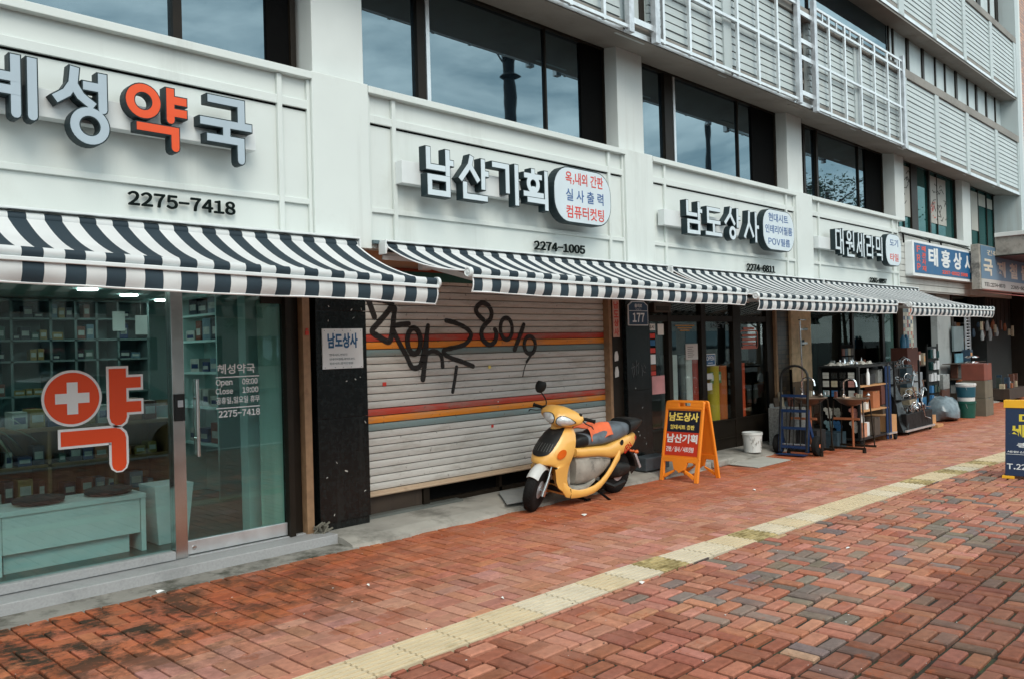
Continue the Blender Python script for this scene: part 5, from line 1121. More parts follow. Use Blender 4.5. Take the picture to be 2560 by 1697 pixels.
# ---------------- folding A-board ----------------
def aboard(S, pl, w, h, xb, xt, y0, frame, yoff=0):
    """two hinged panels; local: panel front face looks to -X, spans y 0..-w"""
    return
S = thing('sandwich_board', 'orange plastic folding board with black and red lettered panels', 'sandwich board', (8.27, 5.29, 0))
def bpanel(xb, xt, name):
    T = Matrix(); b = MB(); H = .895
    def mp(s, z, d=0): t = z/H; return (xb+(xt-xb)*t+d, 5.55-s*.50, z)
    sgn = -1 if xb < xt else 1
    def plate(q, d0, d1, mb, mi=None):
        n = len(q); vs = [mp(s, z, sgn*d0) for s, z in q]+[mp(s, z, sgn*d1) for s, z in q]
        mb.add(vs, [list(range(n)), list(range(2*n-1, n-1, -1))]+[[i, n+i, n+(i+1) % n, (i+1) % n] for i in range(n)], mi=mi)
    th = .034
    plate([(0,0), (.09,0), (.10,.05), (.085,.21), (.0,.25)], 0, th, b); plate([(1,0), (.91,0), (.90,.05), (.915,.21), (1,.25)], 0, th, b)
    plate([(.0,.2505), (.085,.2105), (.30,.215), (.36,.13), (.43,.12), (.5,.095), (.57,.12), (.64,.13), (.70,.215), (.915,.2105), (1,.2505), (1,.27), (0,.27)], 0, th, b)
    plate([(.1005,.051), (.13,.03), (.36,.105), (.36,.129), (.12,.075)], .004, th-.004, b); plate([(.8995,.051), (.87,.03), (.64,.105), (.64,.129), (.88,.075)], .004, th-.004, b)
    plate([(0,.2705), (.055,.2705), (.055,.80), (.0,.80)], 0, th, b); plate([(.945,.2705), (1,.2705), (1,.80), (.945,.80)], 0, th, b)
    plate([(0,.8005), (1,.8005), (1,.83), (0,.83)], 0, th, b); plate([(0,.8305), (.35,.8305), (.35,.872), (0,.868)], 0, th, b); plate([(.65,.8305), (1,.8305), (1,.868), (.65,.872)], 0, th, b)
    plate([(0,.8685), (.35,.8725), (.65,.8725), (1,.8685), (.985,.888), (.95,H), (.05,H), (.015,.888)], 0, th, b)
    plate([(.055,.2705), (.945,.2705), (.945,.80), (.055,.80)], .012, th-.012, b)
    o = b.build(name, 'orangeplastic', S, bevel=.004)
    if name == 'front_panel':
        q = MB(); plate([(.075,.545), (.925,.545), (.925,.785), (.075,.785)], th-.0115, th-.0095, q, 0); plate([(.075,.285), (.925,.285), (.925,.5445), (.075,.5445)], th-.0115, th-.0095, q, 1)
        q.build('poster', ['navypanel', 'redpanel'], o); t = MB(); x0 = 0
        def line(body, s0, s1, z0, z1, mi, bold=.03):
            k = MB(); k.text(body, s0, s1, z0, z1, 0, .002, bold, axis='y')
            t.add([mp(p[0], p[2], sgn*(th-.0095)+p[1]) for p in k.v], k.f, mi=mi)
        line('남도상사', .11, .89, .665, .765, 0, .035); line('현대시트 총판', .16, .80, .575, .625, 0, .03)
        line('남산기획', .10, .90, .425, .525, 1, .03); line('간판/실사/시트컷팅', .10, .82, .325, .385, 1, .02)
        t.build('lettering', ['yellowtext', 'vinylwhite'], o)
    return o
bpanel(8.06, 8.25, 'front_panel'); bpanel(8.49, 8.30, 'rear_panel')
h = MB()
for y in (5.5, 5.1): h.tube([(8.275, y-.03, .875), (8.275, y+.03, .875)], .012, 8)
h.build('hinge', 'orangeplastic', S)
S = thing('sandwich_board', 'navy board with yellow top and feet standing alone beyond the tactile strip', 'sandwich board', (10.25, 2.3, 0))
for xb, xt, nm in ((10.19, 10.30, 'front_panel'), (10.52, 10.36, 'rear_panel')):
    b = MB(); y0, y1 = 2.57, 2.02; mp = lambda s, z: (xb+(xt-xb)*z/.83+0, y0+(y1-y0)*s, z)
    def pl(s0, s1, z0, z1, d0, d1, mi=0, mb=b):
        A_ = [mp(s0,z0), mp(s1,z0), mp(s1,z1), mp(s0,z1)]; mb.add([(p[0]+d0, p[1], p[2]) for p in A_]+[(p[0]+d1, p[1], p[2]) for p in A_], [(0,1,2,3), (7,6,5,4), (0,4,5,1), (1,5,6,2), (2,6,7,3), (3,7,4,0)], mi=mi)
    pl(0, 1, .03, .752, -.005, .012, 0); pl(-.03, 1.03, .753, .835, -.012, .02, 1); pl(-.05, .16, 0, .029, -.02, .03, 1); pl(.84, 1.05, 0, .029, -.02, .03, 1)
    for z0, z1 in ((.32, .335), (.35, .39)): pl(.98, 1.02, z0, z1, .012, .02, 1)
    o = b.build(nm, ['board_navy', 'board_yellow'], S, bevel=.003)
    if nm == 'front_panel':
        t = MB()
        def line(body, s0, s1, z0, z1, mi, bold=.02):
            k = MB(); k.text(body, s0, s1, z0, z1, 0, .0015, bold); t.add([tuple(Vector(mp(p[0], p[2]))+Vector((-.0052+p[1], 0, 0))) for p in k.v], k.f, mi=mi)
        line('대원', .24, .86, .585, .70, 0, .03); line('세라믹', .06, .94, .445, .575, 0, .03); line('총판', .20, .72, .335, .385, 1); line('세원산업  대원타일', .03, .95, .275, .297, 1, .01); line('T.2265-8897', .03, .97, .10, .16, 1, .02)
        pl(.02, .98, .258, .262, -.0065, -.0052, 1, t); t.build('lettering', [M('bright_yellow', srgb(226, 206, 60), .5), 'vinylwhite'], o)
# ---------------- hand truck ----------------
S = thing('hand_truck', 'black and blue two wheeled hand truck standing before the tiled pillar', 'hand truck', (10.75, 5.2, 0))
f = MB(); L0, R0 = 5.41, 5.03
fx = lambda z: 10.68+.10*z                             # leaning back a little
arch = [(fx(.75), L0, .75), (fx(1.0), L0, 1.0)]+[(fx(1.04+.165*sin(a)), 5.22+.19*cos(a), 1.04+.165*sin(a)) for a in [pi*k/10 for k in range(11)]]+[(fx(1.0), R0, 1.0), (fx(.75), R0, .75)]
f.tube(arch, .017, 10); f.tube([(fx(.06), L0, .06), (fx(.75), L0, .75)], .017, 10); f.tube([(fx(.06), R0, .06), (fx(.75), R0, .75)], .017, 10)
for y in (5.32, 5.22, 5.12): f.tube([(fx(.08), y, .08), (fx(.92 if y == 5.22 else .74), y, .92 if y == 5.22 else .74)], .009, 8)
f.build('frame', 'plasticblack', S)
f = MB()
for z in (.12, .37, .60, .80): f.box(fx(z)-.012, fx(z)+.012, R0, L0, z-.018, z+.018)
for y in (L0, R0): f.bar((fx(.05)+.01, y, .05), (fx(.62)+.012, y, .62), .03, .045); f.bar((fx(.5)+.02, y, .5), (10.86, y+(.03 if y > 5.2 else -.03), .14), .02, .04)
f.box(10.58, 10.70, 5.02, 5.42, .02, .03)
f.build('brace', 'blueframe', S)
f = MB(); f.tube([(10.83, 4.90, .135), (10.83, 5.54, .135)], .012, 8); f.build('axle', 'galv', S)
for y in (4.945, 5.495):
    t = MB(); t.lathe([(.07, -.035), (.11, -.042), (.13, -.03), (.135, 0), (.13, .03), (.11, .042), (.07, .035)], (10.83, y, .135), 26, 'y'); o = t.build('tyre', 'rubber', S)
    t = MB(); t.lathe([(.072, -.03), (.06, -.034), (.035, -.015), (.025, -.04), (.0, -.041)], (10.83, y, .135), 20, 'y'); t.lathe([(.072, .03), (.06, .034), (.035, .015), (.025, .04), (.0, .041)], (10.83, y, .135), 20, 'y'); t.build('rim', M('orange_rim', srgb(230, 120, 70), .5), o)
# ---------------- pails, mats, blocks ----------------
def pail(name, label, x, y, z, r, h, mat, bands=(), group=None):
    S = thing(name, label, 'bucket', (x, y, z), group=group); b = MB(); b.lathe([(r*.82, 0), (r*.86, .004), (r*.985, h*.86), (r*1.04, h*.87), (r*1.05, h*.92), (r*1.02, h*.93), (r*1.03, h*.99), (r*1.0, h), (r*.96, h*.99), (r*.80, .012), (0, .01)], (x, y, z), 28); o = b.build('body', mat, S)
    for z0, z1, r0, r1, m_ in bands:
        b = MB(); k = lambda t: r*(.86+.125*t/.86)+.0015; b.lathe([(k(z0), h*z0), (k(z1), h*z1)], (x, y, z), 28); b.build('label_band', m_, o)
    b = MB(); b.tube([(x-r*1.04*cos(a), y-r*.25-r*.5*sin(a)*.4, z+h*.88-r*.9*sin(a)) for a in [pi*i/10 for i in range(11)]], .003, 6); b.build('wire_handle', 'galv', S)
    return S
S = pail('plastic_bucket', 'dirty white plastic bucket on the apron beside the dark shop', 10.40, 5.66, .055, .132, .27, 'pailwhite')
t = MB()
for k in range(14):
    a = -pi/2-.5+R.uniform(-.8, .8); z = .06+R.uniform(.05, .16); r = .128; p = Vector((10.40+r*cos(a), 5.66+r*sin(a), z)); q = Vector((10.40+r*cos(a+R.uniform(-.2, .2)), 5.66+r*sin(a+.1), z+R.uniform(-.03, .05))); t.bar(p, q, .006, .004)
t.build('paint_smear', 'greyplastic', S)
b = MB(); b.prism([(0,0), (1,0), (1,1), (0,1)], 0, 1); b = MB()
def sheet(pts, z, th, name, mat, lb, cat):
    m_ = MB(); n = len(pts); m_.add([(x, y, zz) for x, y, zz in pts]+[(x, y, zz-th) for x, y, zz in pts], [list(range(n)), list(range(2*n-1, n-1, -1))]+[[i, n+i, n+(i+1) % n, (i+1) % n] for i in range(n)]); return tag(m_.build(name, mat, origin=pts[0]), lb, cat)
sheet([(5.62, 5.62, .085), (6.05, 5.56, .08), (6.75, 5.95, .105), (5.95, 6.06, .108)], 0, .008, 'metal_plate', 'plate', 'grey metal sheet on the concrete ledge behind the scooter', 'plate')
sheet([(9.42, 5.06, .012), (10.26, 5.05, .012), (10.30, 5.47, .018), (9.44, 5.49, .02)], 0, .008, 'doormat', 'mat', 'pale grey mat flat on the bricks in front of the dark shop', 'mat')
b = MB(); b.box(8.02, 8.50, 5.72, 5.93, .075, .23); tag(b.build('stone_block', M('blueblack_stone', (.05, .062, .072), .5, var=.3, scale=12, dirt=((.2, .2, .2), .6, 14, .6)), origin=(8.2, 5.8, .07), bevel=.012), 'dark blue grey stone block at the pillar foot behind the scooter', 'block')
b = MB()
for k in range(7): b.tube([(3.80+R.uniform(-.05, .05), 5.95+R.uniform(-.03, .03), .03+.02*k)]+[(3.80+R.uniform(-.07, .07), 5.93+R.uniform(-.04, .04), .03+R.uniform(0, .14)) for _ in range(4)], .009, 6)
tag(b.build('wire_bundle', M('old_rope', (.16, .15, .12), .9), origin=(3.8, 5.95, .02)), 'tangled grey rope at the pillar foot by the pharmacy step', 'rope')
for x, y, lb in ((9.35, 5.55, 'broken kerb piece with a dark slot beside the pale mat'), (8.85, 5.58, 'cracked concrete piece next to the orange board')):
    b = MB(); b.box(x-.25, x+.25, y-.07, y+.06, .0, .085); tag(b.build('kerb_piece', 'concrete', origin=(x, y, 0), bevel=.02), lb, 'kerb')
# litter on the bricks
for i, (x, y, s, a, lb, mt) in enumerate(((5.95, 4.95, .045, .3, 'white scrap of paper on the bricks in front of the scooter wheel', 'paper'), (2.33, 5.60, .04, .2, 'small pink and white packet at the foot of the step', 'vinylwhite'), (3.66, 3.72, .02, 1, 'tiny white scrap beside the near part of the tactile strip', 'paper'), (8.0, 4.35, .03, .5, 'white scrap on the bricks left of the orange board', 'paper'),
                                              (3.3, 4.62, .02, .9, 'tiny white chip on bricks below the pharmacy door', 'paper'), (4.47, 3.25, .03, .2, 'white scrap just off the lower edge of the tactile strip', 'paper'), (6.15, 2.6, .022, 2.2, 'thin white butt on the grey patch of bricks', 'vinylwhite'))):
    b = MB(); b.add([(-s*.7, -s*.4, .004), (s*.6, -s*.45, .010), (s*.75, s*.4, .005), (-s*.5, s*.5, .014), (0, 0, .018)], [(0,1,4), (1,2,4), (2,3,4), (3,0,4)]); o = b.build('litter', mt, local=True); o.location = (x, y, .0); o.rotation_euler[2] = a; tag(o, lb, 'litter')
stuff = MB()
for k in range(420):
    x = R.uniform(1.2, 12); y = R.uniform(1.2, 5.4); s = R.uniform(.002, .007)
    stuff.add([(x-s, y-s*.6, .002), (x+s, y-s*.4, .002), (x+s*.7, y+s, .002), (x-s*.6, y+s*.8, .002), (x, y, .004)], [(0,1,4), (1,2,4), (2,3,4), (3,0,4)], mi=R.choice((0, 1, 1)))
tag(stuff.build('debris', ['paper', 'grime']), kind='stuff')
bx = [M('stock_%d' % i, c, .6, var=.3, scale=22) for i, c in enumerate((srgb(120, 124, 122), srgb(70, 60, 50), srgb(150, 140, 120), srgb(52, 74, 84), srgb(96, 52, 40), srgb(34, 36, 38)))]
# ---------------- tile rack ----------------
S = thing('tile_rack', 'black wheeled display rack of tile samples outside the tile shop', 'display rack', (12.5, 5.2, 0))
b = MB()
for x, y in ((12.02, 4.86), (12.02, 5.42), (13.10, 4.86), (13.10, 5.42)): b.box(x-.018, x+.018, y-.018, y+.018, .09, 1.15)
b.box(12.0, 13.12, 4.85, 5.44, .09, .12); b.box(12.0, 13.12, 4.85, 5.44, 1.13, 1.155); b.build('frame', 'plasticblack', S)
b = MB(); b.box(12.04, 12.055, 4.88, 5.40, .12, 1.13); b.build('sample_board', 'black', S)
for z in (.50, .86):
    b = MB(); b.box(12.06, 13.08, 4.845, 5.42, z-.012, z+.006); b.build('shelf', 'cardboard', S)
b = MB(); 
for x in (13.03, 13.16): b.tube([(x, 4.85, 0.02), (x, 4.85, 1.12)], .02, 8)
b.build('blue_post', 'blueframe', S)
for x, y in ((12.1, 4.86), (13.2, 4.80), (13.0, 5.4), (12.1, 5.4)):
    b = MB(); b.lathe([(.04, -.018), (.046, 0), (.04, .018)], (x, y, .046), 16, 'y'); b.box(x-.03, x+.03, y-.025, y+.025, .07, .09); b.build('caster', 'rubber', S)
b = MB(); b.bar((13.0, 4.83, .10), (13.24, 4.80, .11), .04, .02); b.build('foot_bar', 'alu', S)
tcol = {'w': srgb(186, 186, 178), 'p': srgb(196, 140, 130), 'g': srgb(130, 132, 124), 'b': srgb(56, 100, 142), 'n': srgb(30, 38, 60), 'm': srgb(120, 150, 156), 'k': srgb(40, 40, 38), 'y': srgb(176, 166, 140)}
tm = {k: M('sample_tile_'+k, v, .25, var=.06) for k, v in tcol.items()}
def hexes(y, z, key):
    m_ = MB(); r = .033
    for i, (dy, dz) in enumerate(((0, 0), (.06, 0), (.03, .052), (-.03, .052), (.03, -.052))): m_.add([(12.032, y-(dy+r*cos(a)), z+dz+r*sin(a)) for a in [pi/3*k+pi/6 for k in range(6)]]+[(12.039, y-(dy+r*cos(a)), z+dz+r*sin(a)) for a in [pi/3*k+pi/6 for k in range(6)]], [list(range(6))]+[[k, 6+k, 6+(k+1) % 6, (k+1) % 6] for k in range(6)])
    m_.build('tile_sample', tm[key], S)
def sq(y, z, key):
    m_ = MB()
    for i in (0, 1):
        for j in (0, 1): m_.box(12.032, 12.039, y-.045+i*.046, y-.002+i*.046, z-.045+j*.046, z-.002+j*.046)
    m_.build('tile_sample', tm[key], S)
for i, (k1, k2, k3, k4) in enumerate((('w','g','m','b'), ('y','k','b','n'), ('k','g','k','k'), ('p','w','g','w'))):
    y = 5.34-i*.125
    sq(y, 1.02, 'k' if i in (1, 2) else 'w'); sq(y, .90 if i < 9 else 0, k1); sq(y, .76, k3 if i != 3 else 'w'); 
    if i != 2: hexes(y-.01, .47, ('w', 'g', 'g', 'p')[i]); hexes(y-.01, .28, ('m', 'b', 'k', 'w')[i])
def carton(x, y, z, sx, sy, sz, mat, lb, rot=0, name='carton', grp=None, lab=None):
    b = MB(); b.box(-sx/2, sx/2, -sy/2, sy/2, 0, sz); o = b.build(name, mat, local=True, bevel=.003); o.location = (x, y, z); o.rotation_euler[2] = rot; tag(o, lb, 'box', grp)
    t = MB(); t.box(-.025, .025, -sy/2-.001, sy/2+.001, sz-.02, sz+.0012); t.build('tape', M('tape', srgb(176, 136, 92), .35, var=.05) if lab is None else lab, o, local=True); return o
carton(13.30, 5.05, .0, .40, .34, .36, 'cardboard', 'tall plain cardboard box on the ground at the end of the tile rack')
carton(12.80, 5.02, .507, .26, .22, .25, M('brown_card', srgb(170, 104, 66), .8, var=.15), 'brown cardboard box on the middle shelf of the tile rack')
carton(12.22, 5.0, .507, .12, .14, .2, M('print_card', srgb(196, 150, 120), .7, var=.3, scale=14), 'small printed box on the middle rack shelf, nearest corner')
carton(12.42, 4.95, .507, .10, .10, .11, 'paper', 'small white box on the middle rack shelf')
carton(12.26, 4.96, .12, .16, .16, .20, M('pink_card', srgb(200, 140, 112), .7, var=.3, scale=12), 'pinkish box on the lowest rack shelf under a white carton')
carton(12.25, 4.98, .33, .14, .14, .14, 'paper', 'white carton on top of the pinkish box, lowest shelf')
carton(12.52, 4.93, .12, .30, .05, .2, 'signwhite', 'white panel box leaning out of the lowest rack shelf', -.1)
b = MB()
for k in range(9): b.box(12.1+R.uniform(0, .7), 12.25+R.uniform(.1, .8), 4.9+.05*k, 4.94+.05*k, .87+.0, .89+R.uniform(.05, .16))
tag(b.build('wire_tray', 'plasticblack', origin=(12.5, 5.1, .87)), 'black wire tray of samples on the top rack shelf', 'tray')
b = MB(); b.lathe([(.025, 0), (.027, .16), (.012, .2), (.012, .24)], (12.42, 4.88, .868), 14); tag(b.build('sealant_tube', 'vinylwhite', origin=(12.42, 4.88, .868)), 'white sealant tube standing on the top rack shelf', 'tube')
for lb, x0, x1, y in (('rumpled pale cloth bundle lying on top of the rack, near end', 12.03, 12.55, 5.25), ('frayed beige sheet on top of the rack, far end', 12.62, 13.05, 5.15)):
    b = MB(); n = 10; vs = []
    for i in range(n+1):
        for j in range(n+1): vs.append((x0+(x1-x0)*i/n+R.gauss(0, .006), y-.14+.28*j/n+R.gauss(0, .006), 1.16+abs(.035*sin(i*1.1+j*.6)+.02*sin(j*1.9))*(1 if 0 < i < n and 0 < j < n else .2)))
    b.add(vs, [(i*(n+1)+j, (i+1)*(n+1)+j, (i+1)*(n+1)+j+1, i*(n+1)+j+1) for i in range(n) for j in range(n)], True); tag(b.build('sheet_bundle', 'mat', origin=(x0, y, 1.16)), lb, 'cloth')
# ---------------- wash basins on pipe stands ----------------
def basin(x, y, z, lb, legs):
    S = thing('basin_stand', lb, 'wash basin', (x, y, 0)); b = MB(); b.lathe([(0, -.10), (.06, -.10), (.15, -.06), (.20, -.012), (.235, 0), (.235, .012), (.195, .012), (.19, 0), (.13, -.05), (.0, -.075)], (x, y, z), 30); b.build('bowl', M('bronze_bowl', srgb(128, 110, 94), .3, metal=.5, var=.25), S)
    b = MB(); b.box(x-.26, x+.26, y-.26, y+.26, z+.004, z+.018); 
    f = MB(); f.tube([(x+.1, y+.15, z+.018), (x+.1, y+.15, z+.20)]+[(x+.1-.0*k, y+.15-.09+.09*cos(a), z+.20+.07*sin(a)) for k, a in enumerate([pi*i/9 for i in range(1, 10)])]+[(x+.1, y-.035, z+.16)], [.013]*11+[.017], 10); f.lathe([(.028, 0), (.03, .03), (.016, .04)], (x+.1, y+.15, z+.012), 14); f.bar((x+.1, y+.15, z+.1), (x+.04, y+.14, z+.13), .012); f.build('tap', 'chrome', S)
    b = MB(); b.tube([(x+.02, y, .02), (x+.02, y, z-.1)], .016, 12); b.build('drain_pipe', 'copper', S)
    b = MB()
    for dy in (-.2, .2): b.bar((x-.12, y+dy, z-.02), (x-.18, y+dy*1.15, .05), .014); b.bar((x+.12, y+dy, z-.02), (x+.18, y+dy*1.15, .05), .014)
    for dx in (-.18, .18): b.bar((x+dx, y-.25, .055), (x+dx, y+.25, .055), .022, .03)
    b.lathe([(.025, 0), (.025, .05)], (x-.18, y-.23, 0), 10); b.lathe([(.025, 0), (.025, .05)], (x-.18, y+.23, 0), 10); b.build('stand', 'bronze', S)
    b = MB(); b.box(x-.19, x-.17, y-.18, y+.18, z-.28, z-.25); b.build('shelf_bar', 'copper', S)
basin(11.0, 5.12, .76, 'shallow copper wash basin on a pipe stand, beside the hand truck', 0)
basin(11.62, 4.80, .72, 'copper wash basin with tall chrome tap in front of the tile rack', 1)
S = thing('tap_post', 'tall thin chrome shower rail standing behind the wash basins', 'shower rail', (11.9, 5.6, 0))
b = MB(); b.tube([(11.9, 5.62, .05), (11.85, 5.62, 1.82)], .012, 8); b.bar((11.78, 5.6, 1.84), (11.98, 5.6, 1.84), .03, .015); b.bar((11.86, 5.6, 1.7), (11.93, 5.55, 1.7), .03); b.bar((11.85, 5.6, 1.5), (11.91, 5.55, 1.5), .03); b.build('rail', 'chrome', S); b = MB(); b.lathe([(.13, 0), (.13, .02), (.02, .05)], (11.9, 5.62, .05), 18); b.build('base', 'plasticblack', S)
# ---------------- tap display cart ----------------
S = thing('tap_cart', 'dark wheeled cart crowded with chrome taps beyond the tile rack', 'display cart', (14.3, 5.0, 0))
b = MB(); b.box(13.75, 14.95, 4.82, 5.35, .08, .34); b.build('body', M('black_sheet', (.006, .006, .0065), .55, spec=.25, bump=.9, bscale=9), S, bevel=.01)
b = MB()
for x in (13.78, 14.9):
    for y in (5.0, 5.33): b.box(x-.014, x+.014, y-.014, y+.014, .34, 1.16)
for z, y0 in ((.55, 4.9), (.80, 5.0), (1.04, 5.1)): b.box(13.77, 14.92, y0, 5.34, z-.008, z+.008)
b.box(13.79, 14.89, 5.325, 5.34, .34, 1.15); b.build('rack', 'plasticblack', S)
b = MB(); secs = []
for i in range(9): t = i/8; secs.append([(13.66+.03*sin(i*2.1)+.18*t, 4.84+.36*t+.02*sin(i*1.7), .06+1.08*t), (13.80+.02*sin(i*3)+.22*t, 4.79+.34*t+.03*cos(i*2.3), .06+1.06*t), (14.0+.03*sin(i*1.3)+.1*t, 4.82+.36*t, .06+1.0*t), (14.02+.1*t, 5.0+.2*t, .06+1.0*t), (13.7+.2*t, 5.1+.2*t, .06+1.08*t)])
b.loft(secs); b.build('plastic_wrap', M('black_film', (.008, .009, .010), .28, spec=.6, bump=1, bscale=7), S)
b = MB(); b.box(13.7, 15.0, 4.80, 4.83, .06, .09); b.build('bumper', 'alu', S)
for x, y in ((13.9, 4.85), (14.9, 4.85), (13.9, 5.3), (14.9, 5.3)): b = MB(); b.lathe([(.03, -.015), (.036, 0), (.03, .015)], (x, y, .036), 14, 'y'); b.box(x-.02, x+.02, y-.02, y+.02, .05, .08); b.build('caster', 'rubber', S)
dch = M('aged_chrome', (.50, .51, .52), .16, metal=1, var=.3, scale=30)
for k in range(56):
    lv = k % 4; z = (.345, .56, .81, 1.05)[lv]; x = R.uniform(14.0, 14.86); y = (4.86, 4.95, 5.05, 5.18)[lv]+R.uniform(-.02, .1); s_ = R.uniform(.55, 1.05); b = MB()
    a = R.uniform(-2.6, -.4); dx, dy = cos(a), sin(a)
    if k % 3 == 0: b.tube([(x, y, z)]+[(x+dx*.06*s_*(1-cos(q)), y+dy*.06*s_*(1-cos(q)), z+.10*s_+.06*s_*sin(q)) for q in [pi*i/8 for i in range(9)]], .008*s_, 8); b.lathe([(.022*s_, 0), (.022*s_, .015)], (x, y, z), 10)
    elif k % 3 == 1: b.lathe([(.026*s_, 0), (.028*s_, .02), (.013*s_, .03), (.013*s_, .07), (.020*s_, .08), (.0, .09)], (x, y, z), 12); b.bar((x, y, z+.05), (x+dx*.10*s_, y+dy*.10*s_, z+.04), .014)
    else: b.tube([(x, y, z), (x, y, z+.06*s_), (x+dx*.05*s_, y+dy*.05*s_, z+.10*s_), (x+dx*.12*s_, y+dy*.12*s_, z+.05)], .009*s_, 8); b.lathe([(.010, 0), (.024*s_, .015), (.024*s_, .022)], (x+dx*.12*s_, y+dy*.12*s_, z+.03), 12)
    b.build('tap', dch, S)
b = MB(); b.tube([(14.0+.06*sin(k*.9), 4.80-.004*k, 1.12-k*.065) for k in range(12)], .010, 8); b.tube([(14.45+.06*sin(k*.8), 4.80, .85-k*.06) for k in range(11)]+[(14.75, 4.79, .2)], .010, 8); b.build('shower_hose', dch, S)
carton(15.08, 5.0, .0, .22, .2, .3, M('dun_card', srgb(120, 106, 84), .8), 'dun carton on the ground at the end of the tap cart', name='carton')
carton(15.35, 4.95, 0, .3, .25, .05, 'cardboard', 'flat cardboard piece on the ground past the tap cart'); 
carton(15.25, 5.0, .05, .22, .2, .16, 'cardboard', 'cardboard box standing on the flat cardboard piece')
# goods stacked by the grey wall
for i, (x, y, z, sx, sy, sz, mt, lb) in enumerate(((16.4, 5.75, .9, .55, .3, .45, M('maroon_card', srgb(110, 66, 54), .7, var=.2), 'dull maroon box high on the goods pile by the grey wall'), (16.35, 5.7, .45, .6, .35, .44, M('pale_card', srgb(160, 168, 172), .7, var=.15), 'pale box in the middle of the goods pile'),
     (16.3, 5.65, .0, .6, .4, .44, M('sky_card', srgb(60, 118, 160), .6, var=.2), 'blue printed box at the bottom of the goods pile'))): carton(x, y, z, sx, sy, sz, mt, lb)
pkb = M('packet_blue', srgb(70, 130, 180), .5)
S = thing('goods_rack', 'tall grey rack hung with white and blue packets by the pale wall', 'rack', (17.3, 5.6, 0))
b = MB(); b.box(17.0, 17.6, 5.55, 5.58, .1, 1.35); b.bar((17.0, 5.55, 0), (17.0, 5.55, 1.4), .025); b.bar((17.6, 5.55, 0), (17.6, 5.55, 1.4), .025); b.build('panel', 'dark_int', S)
for i in range(3):
    for j in range(5): b = MB(); b.box(17.06+i*.18, 17.18+i*.18, 5.50, 5.545, .25+j*.22, .25+j*.22+R.uniform(.1, .18)); b.build('packet', R.choice(('vinylwhite', 'vinylwhite', 'tealglass', pkb)), S)
for x, lb in ((16.2, 'blue bottle on the maroon box, nearer the mosaic pillar'), (16.36, 'blue bottle on the maroon box, farther from the mosaic pillar')):
    b = MB(); b.lathe([(.05, 0), (.052, .15), (.025, .2), (.02, .24), (.0, .24)], (x, 5.7, 1.35), 14); tag(b.build('bottle', M('bottle_blue', srgb(70, 140, 180), .3), origin=(x, 5.7, 1.35)), lb, 'bottle')
b = MB(); b.loft([[(16.55+.42*r_*cos(a)*(1+.15*sin(3*a+i)), 5.15+.26*r_*sin(a), z+.03*sin(2*a+i)) for a in [2*pi*k/22 for k in range(22)]] for i, (r_, z) in enumerate(((.75, .02), (1, .08), (1.02, .2), (.85, .32), (.55, .4), (.2, .43)))]); tag(b.build('plastic_bag', 'bag', origin=(16.55, 5.15, 0)), 'bulging translucent plastic bag lying between tap cart and pails', 'bag')
pail('paint_pail', 'green paint pail, lower of the stack beyond the plastic bag', 17.32, 4.98, .0, .165, .31, 'green')
pail('paint_pail', 'teal banded white rimmed pail stacked on the green pail', 17.32, 4.98, .312, .17, .34, 'pailwhite', bands=((.22, .80, 0, 0, M('pail_label', srgb(28, 84, 100), .5, var=.1)),))
for i, (x, y, z, s, lb) in enumerate(((17.95, 4.95, 0, .34, 'dull grey brown carton beside the pails, bottom of its stack'), (17.97, 4.96, .345, .33, 'dull grey brown strapped carton beside the pails, middle of its stack'), (17.98, 4.97, .68, .32, 'red sided carton on top of the stack beside the pails'))):
    carton(x, y, z, .5, .4, s, M('carton_%d' % i, srgb(108, 100, 84) if i < 2 else srgb(128, 70, 56), .8, var=.2), lb, lab='bag')
for i, (x, y, lb) in enumerate(((18.6, 5.6, 'silver bracket column stand inside the far dark shop'),)):
    S = thing('bracket_stand', lb, 'stand', (18.9, 5.3, 0)); b = MB(); b.tube([(18.9, 5.3, .05), (18.9, 5.3, 1.1)], .03, 8); b.box(18.6, 19.2, 5.1, 5.5, .58, .61); b.build('post', 'bronze', S); b = MB()
    for k in range(5): b.lathe([(.10, 0), (.14, .02), (.1, .05)], (18.9, 5.3, .64+k*.11), 14)
    b.build('bracket_ring', 'chrome', S); b = MB(); b.box(18.65, 18.85, 5.15, 5.45, 0, .58); b.build('plinth', 'wood', S)
S = thing('wall_cabinet', 'teal and white card panel hung on the wall between the far shops', 'panel', (20.5, 6.05, 1.4)); b = MB(); b.box(20.2, 20.9, 6.02, 6.06, 1.2, 1.75); b.build('upper_board', M('card_grey', srgb(110, 126, 130), .6, var=.2), S); b = MB(); b.box(20.25, 20.75, 6.0, 6.03, .75, 1.15); b.build('lower_board', M('card_teal', srgb(100, 148, 164), .6, var=.3, scale=8), S)
b = MB(); b.bar((20.55, 5.95, .1), (20.55, 5.95, .62), .07); tag(b.build('wood_stub', 'travertine', origin=(20.5, 5.95, 0)), 'pale short post standing in the dark gap between far shops', 'post')
S = thing('storage_shelf', 'dim shelf of hardware inside the last dark shop', 'shelf', (22.5, 6.6, 0)); b = MB()
for z in (.4, .8, 1.2, 1.6): b.box(21.2, 24.8, 6.5, 6.9, z, z+.03)
for x in (21.2, 23, 24.8): b.box(x-.02, x+.02, 6.5, 6.54, 0, 2)
b.build('frame', 'brownwood', S); b = MB()
for k in range(60): x = R.uniform(21.3, 24.6); z = R.choice((.43, .83, 1.23, 1.63)); b.box(x, x+R.uniform(.06, .2), 6.52, 6.8, z, z+R.uniform(.08, .28), R.randint(0, 4))
b.build('stock', ['greyplastic', 'rust', 'cardboard', 'galv', 'dark_int'], S)
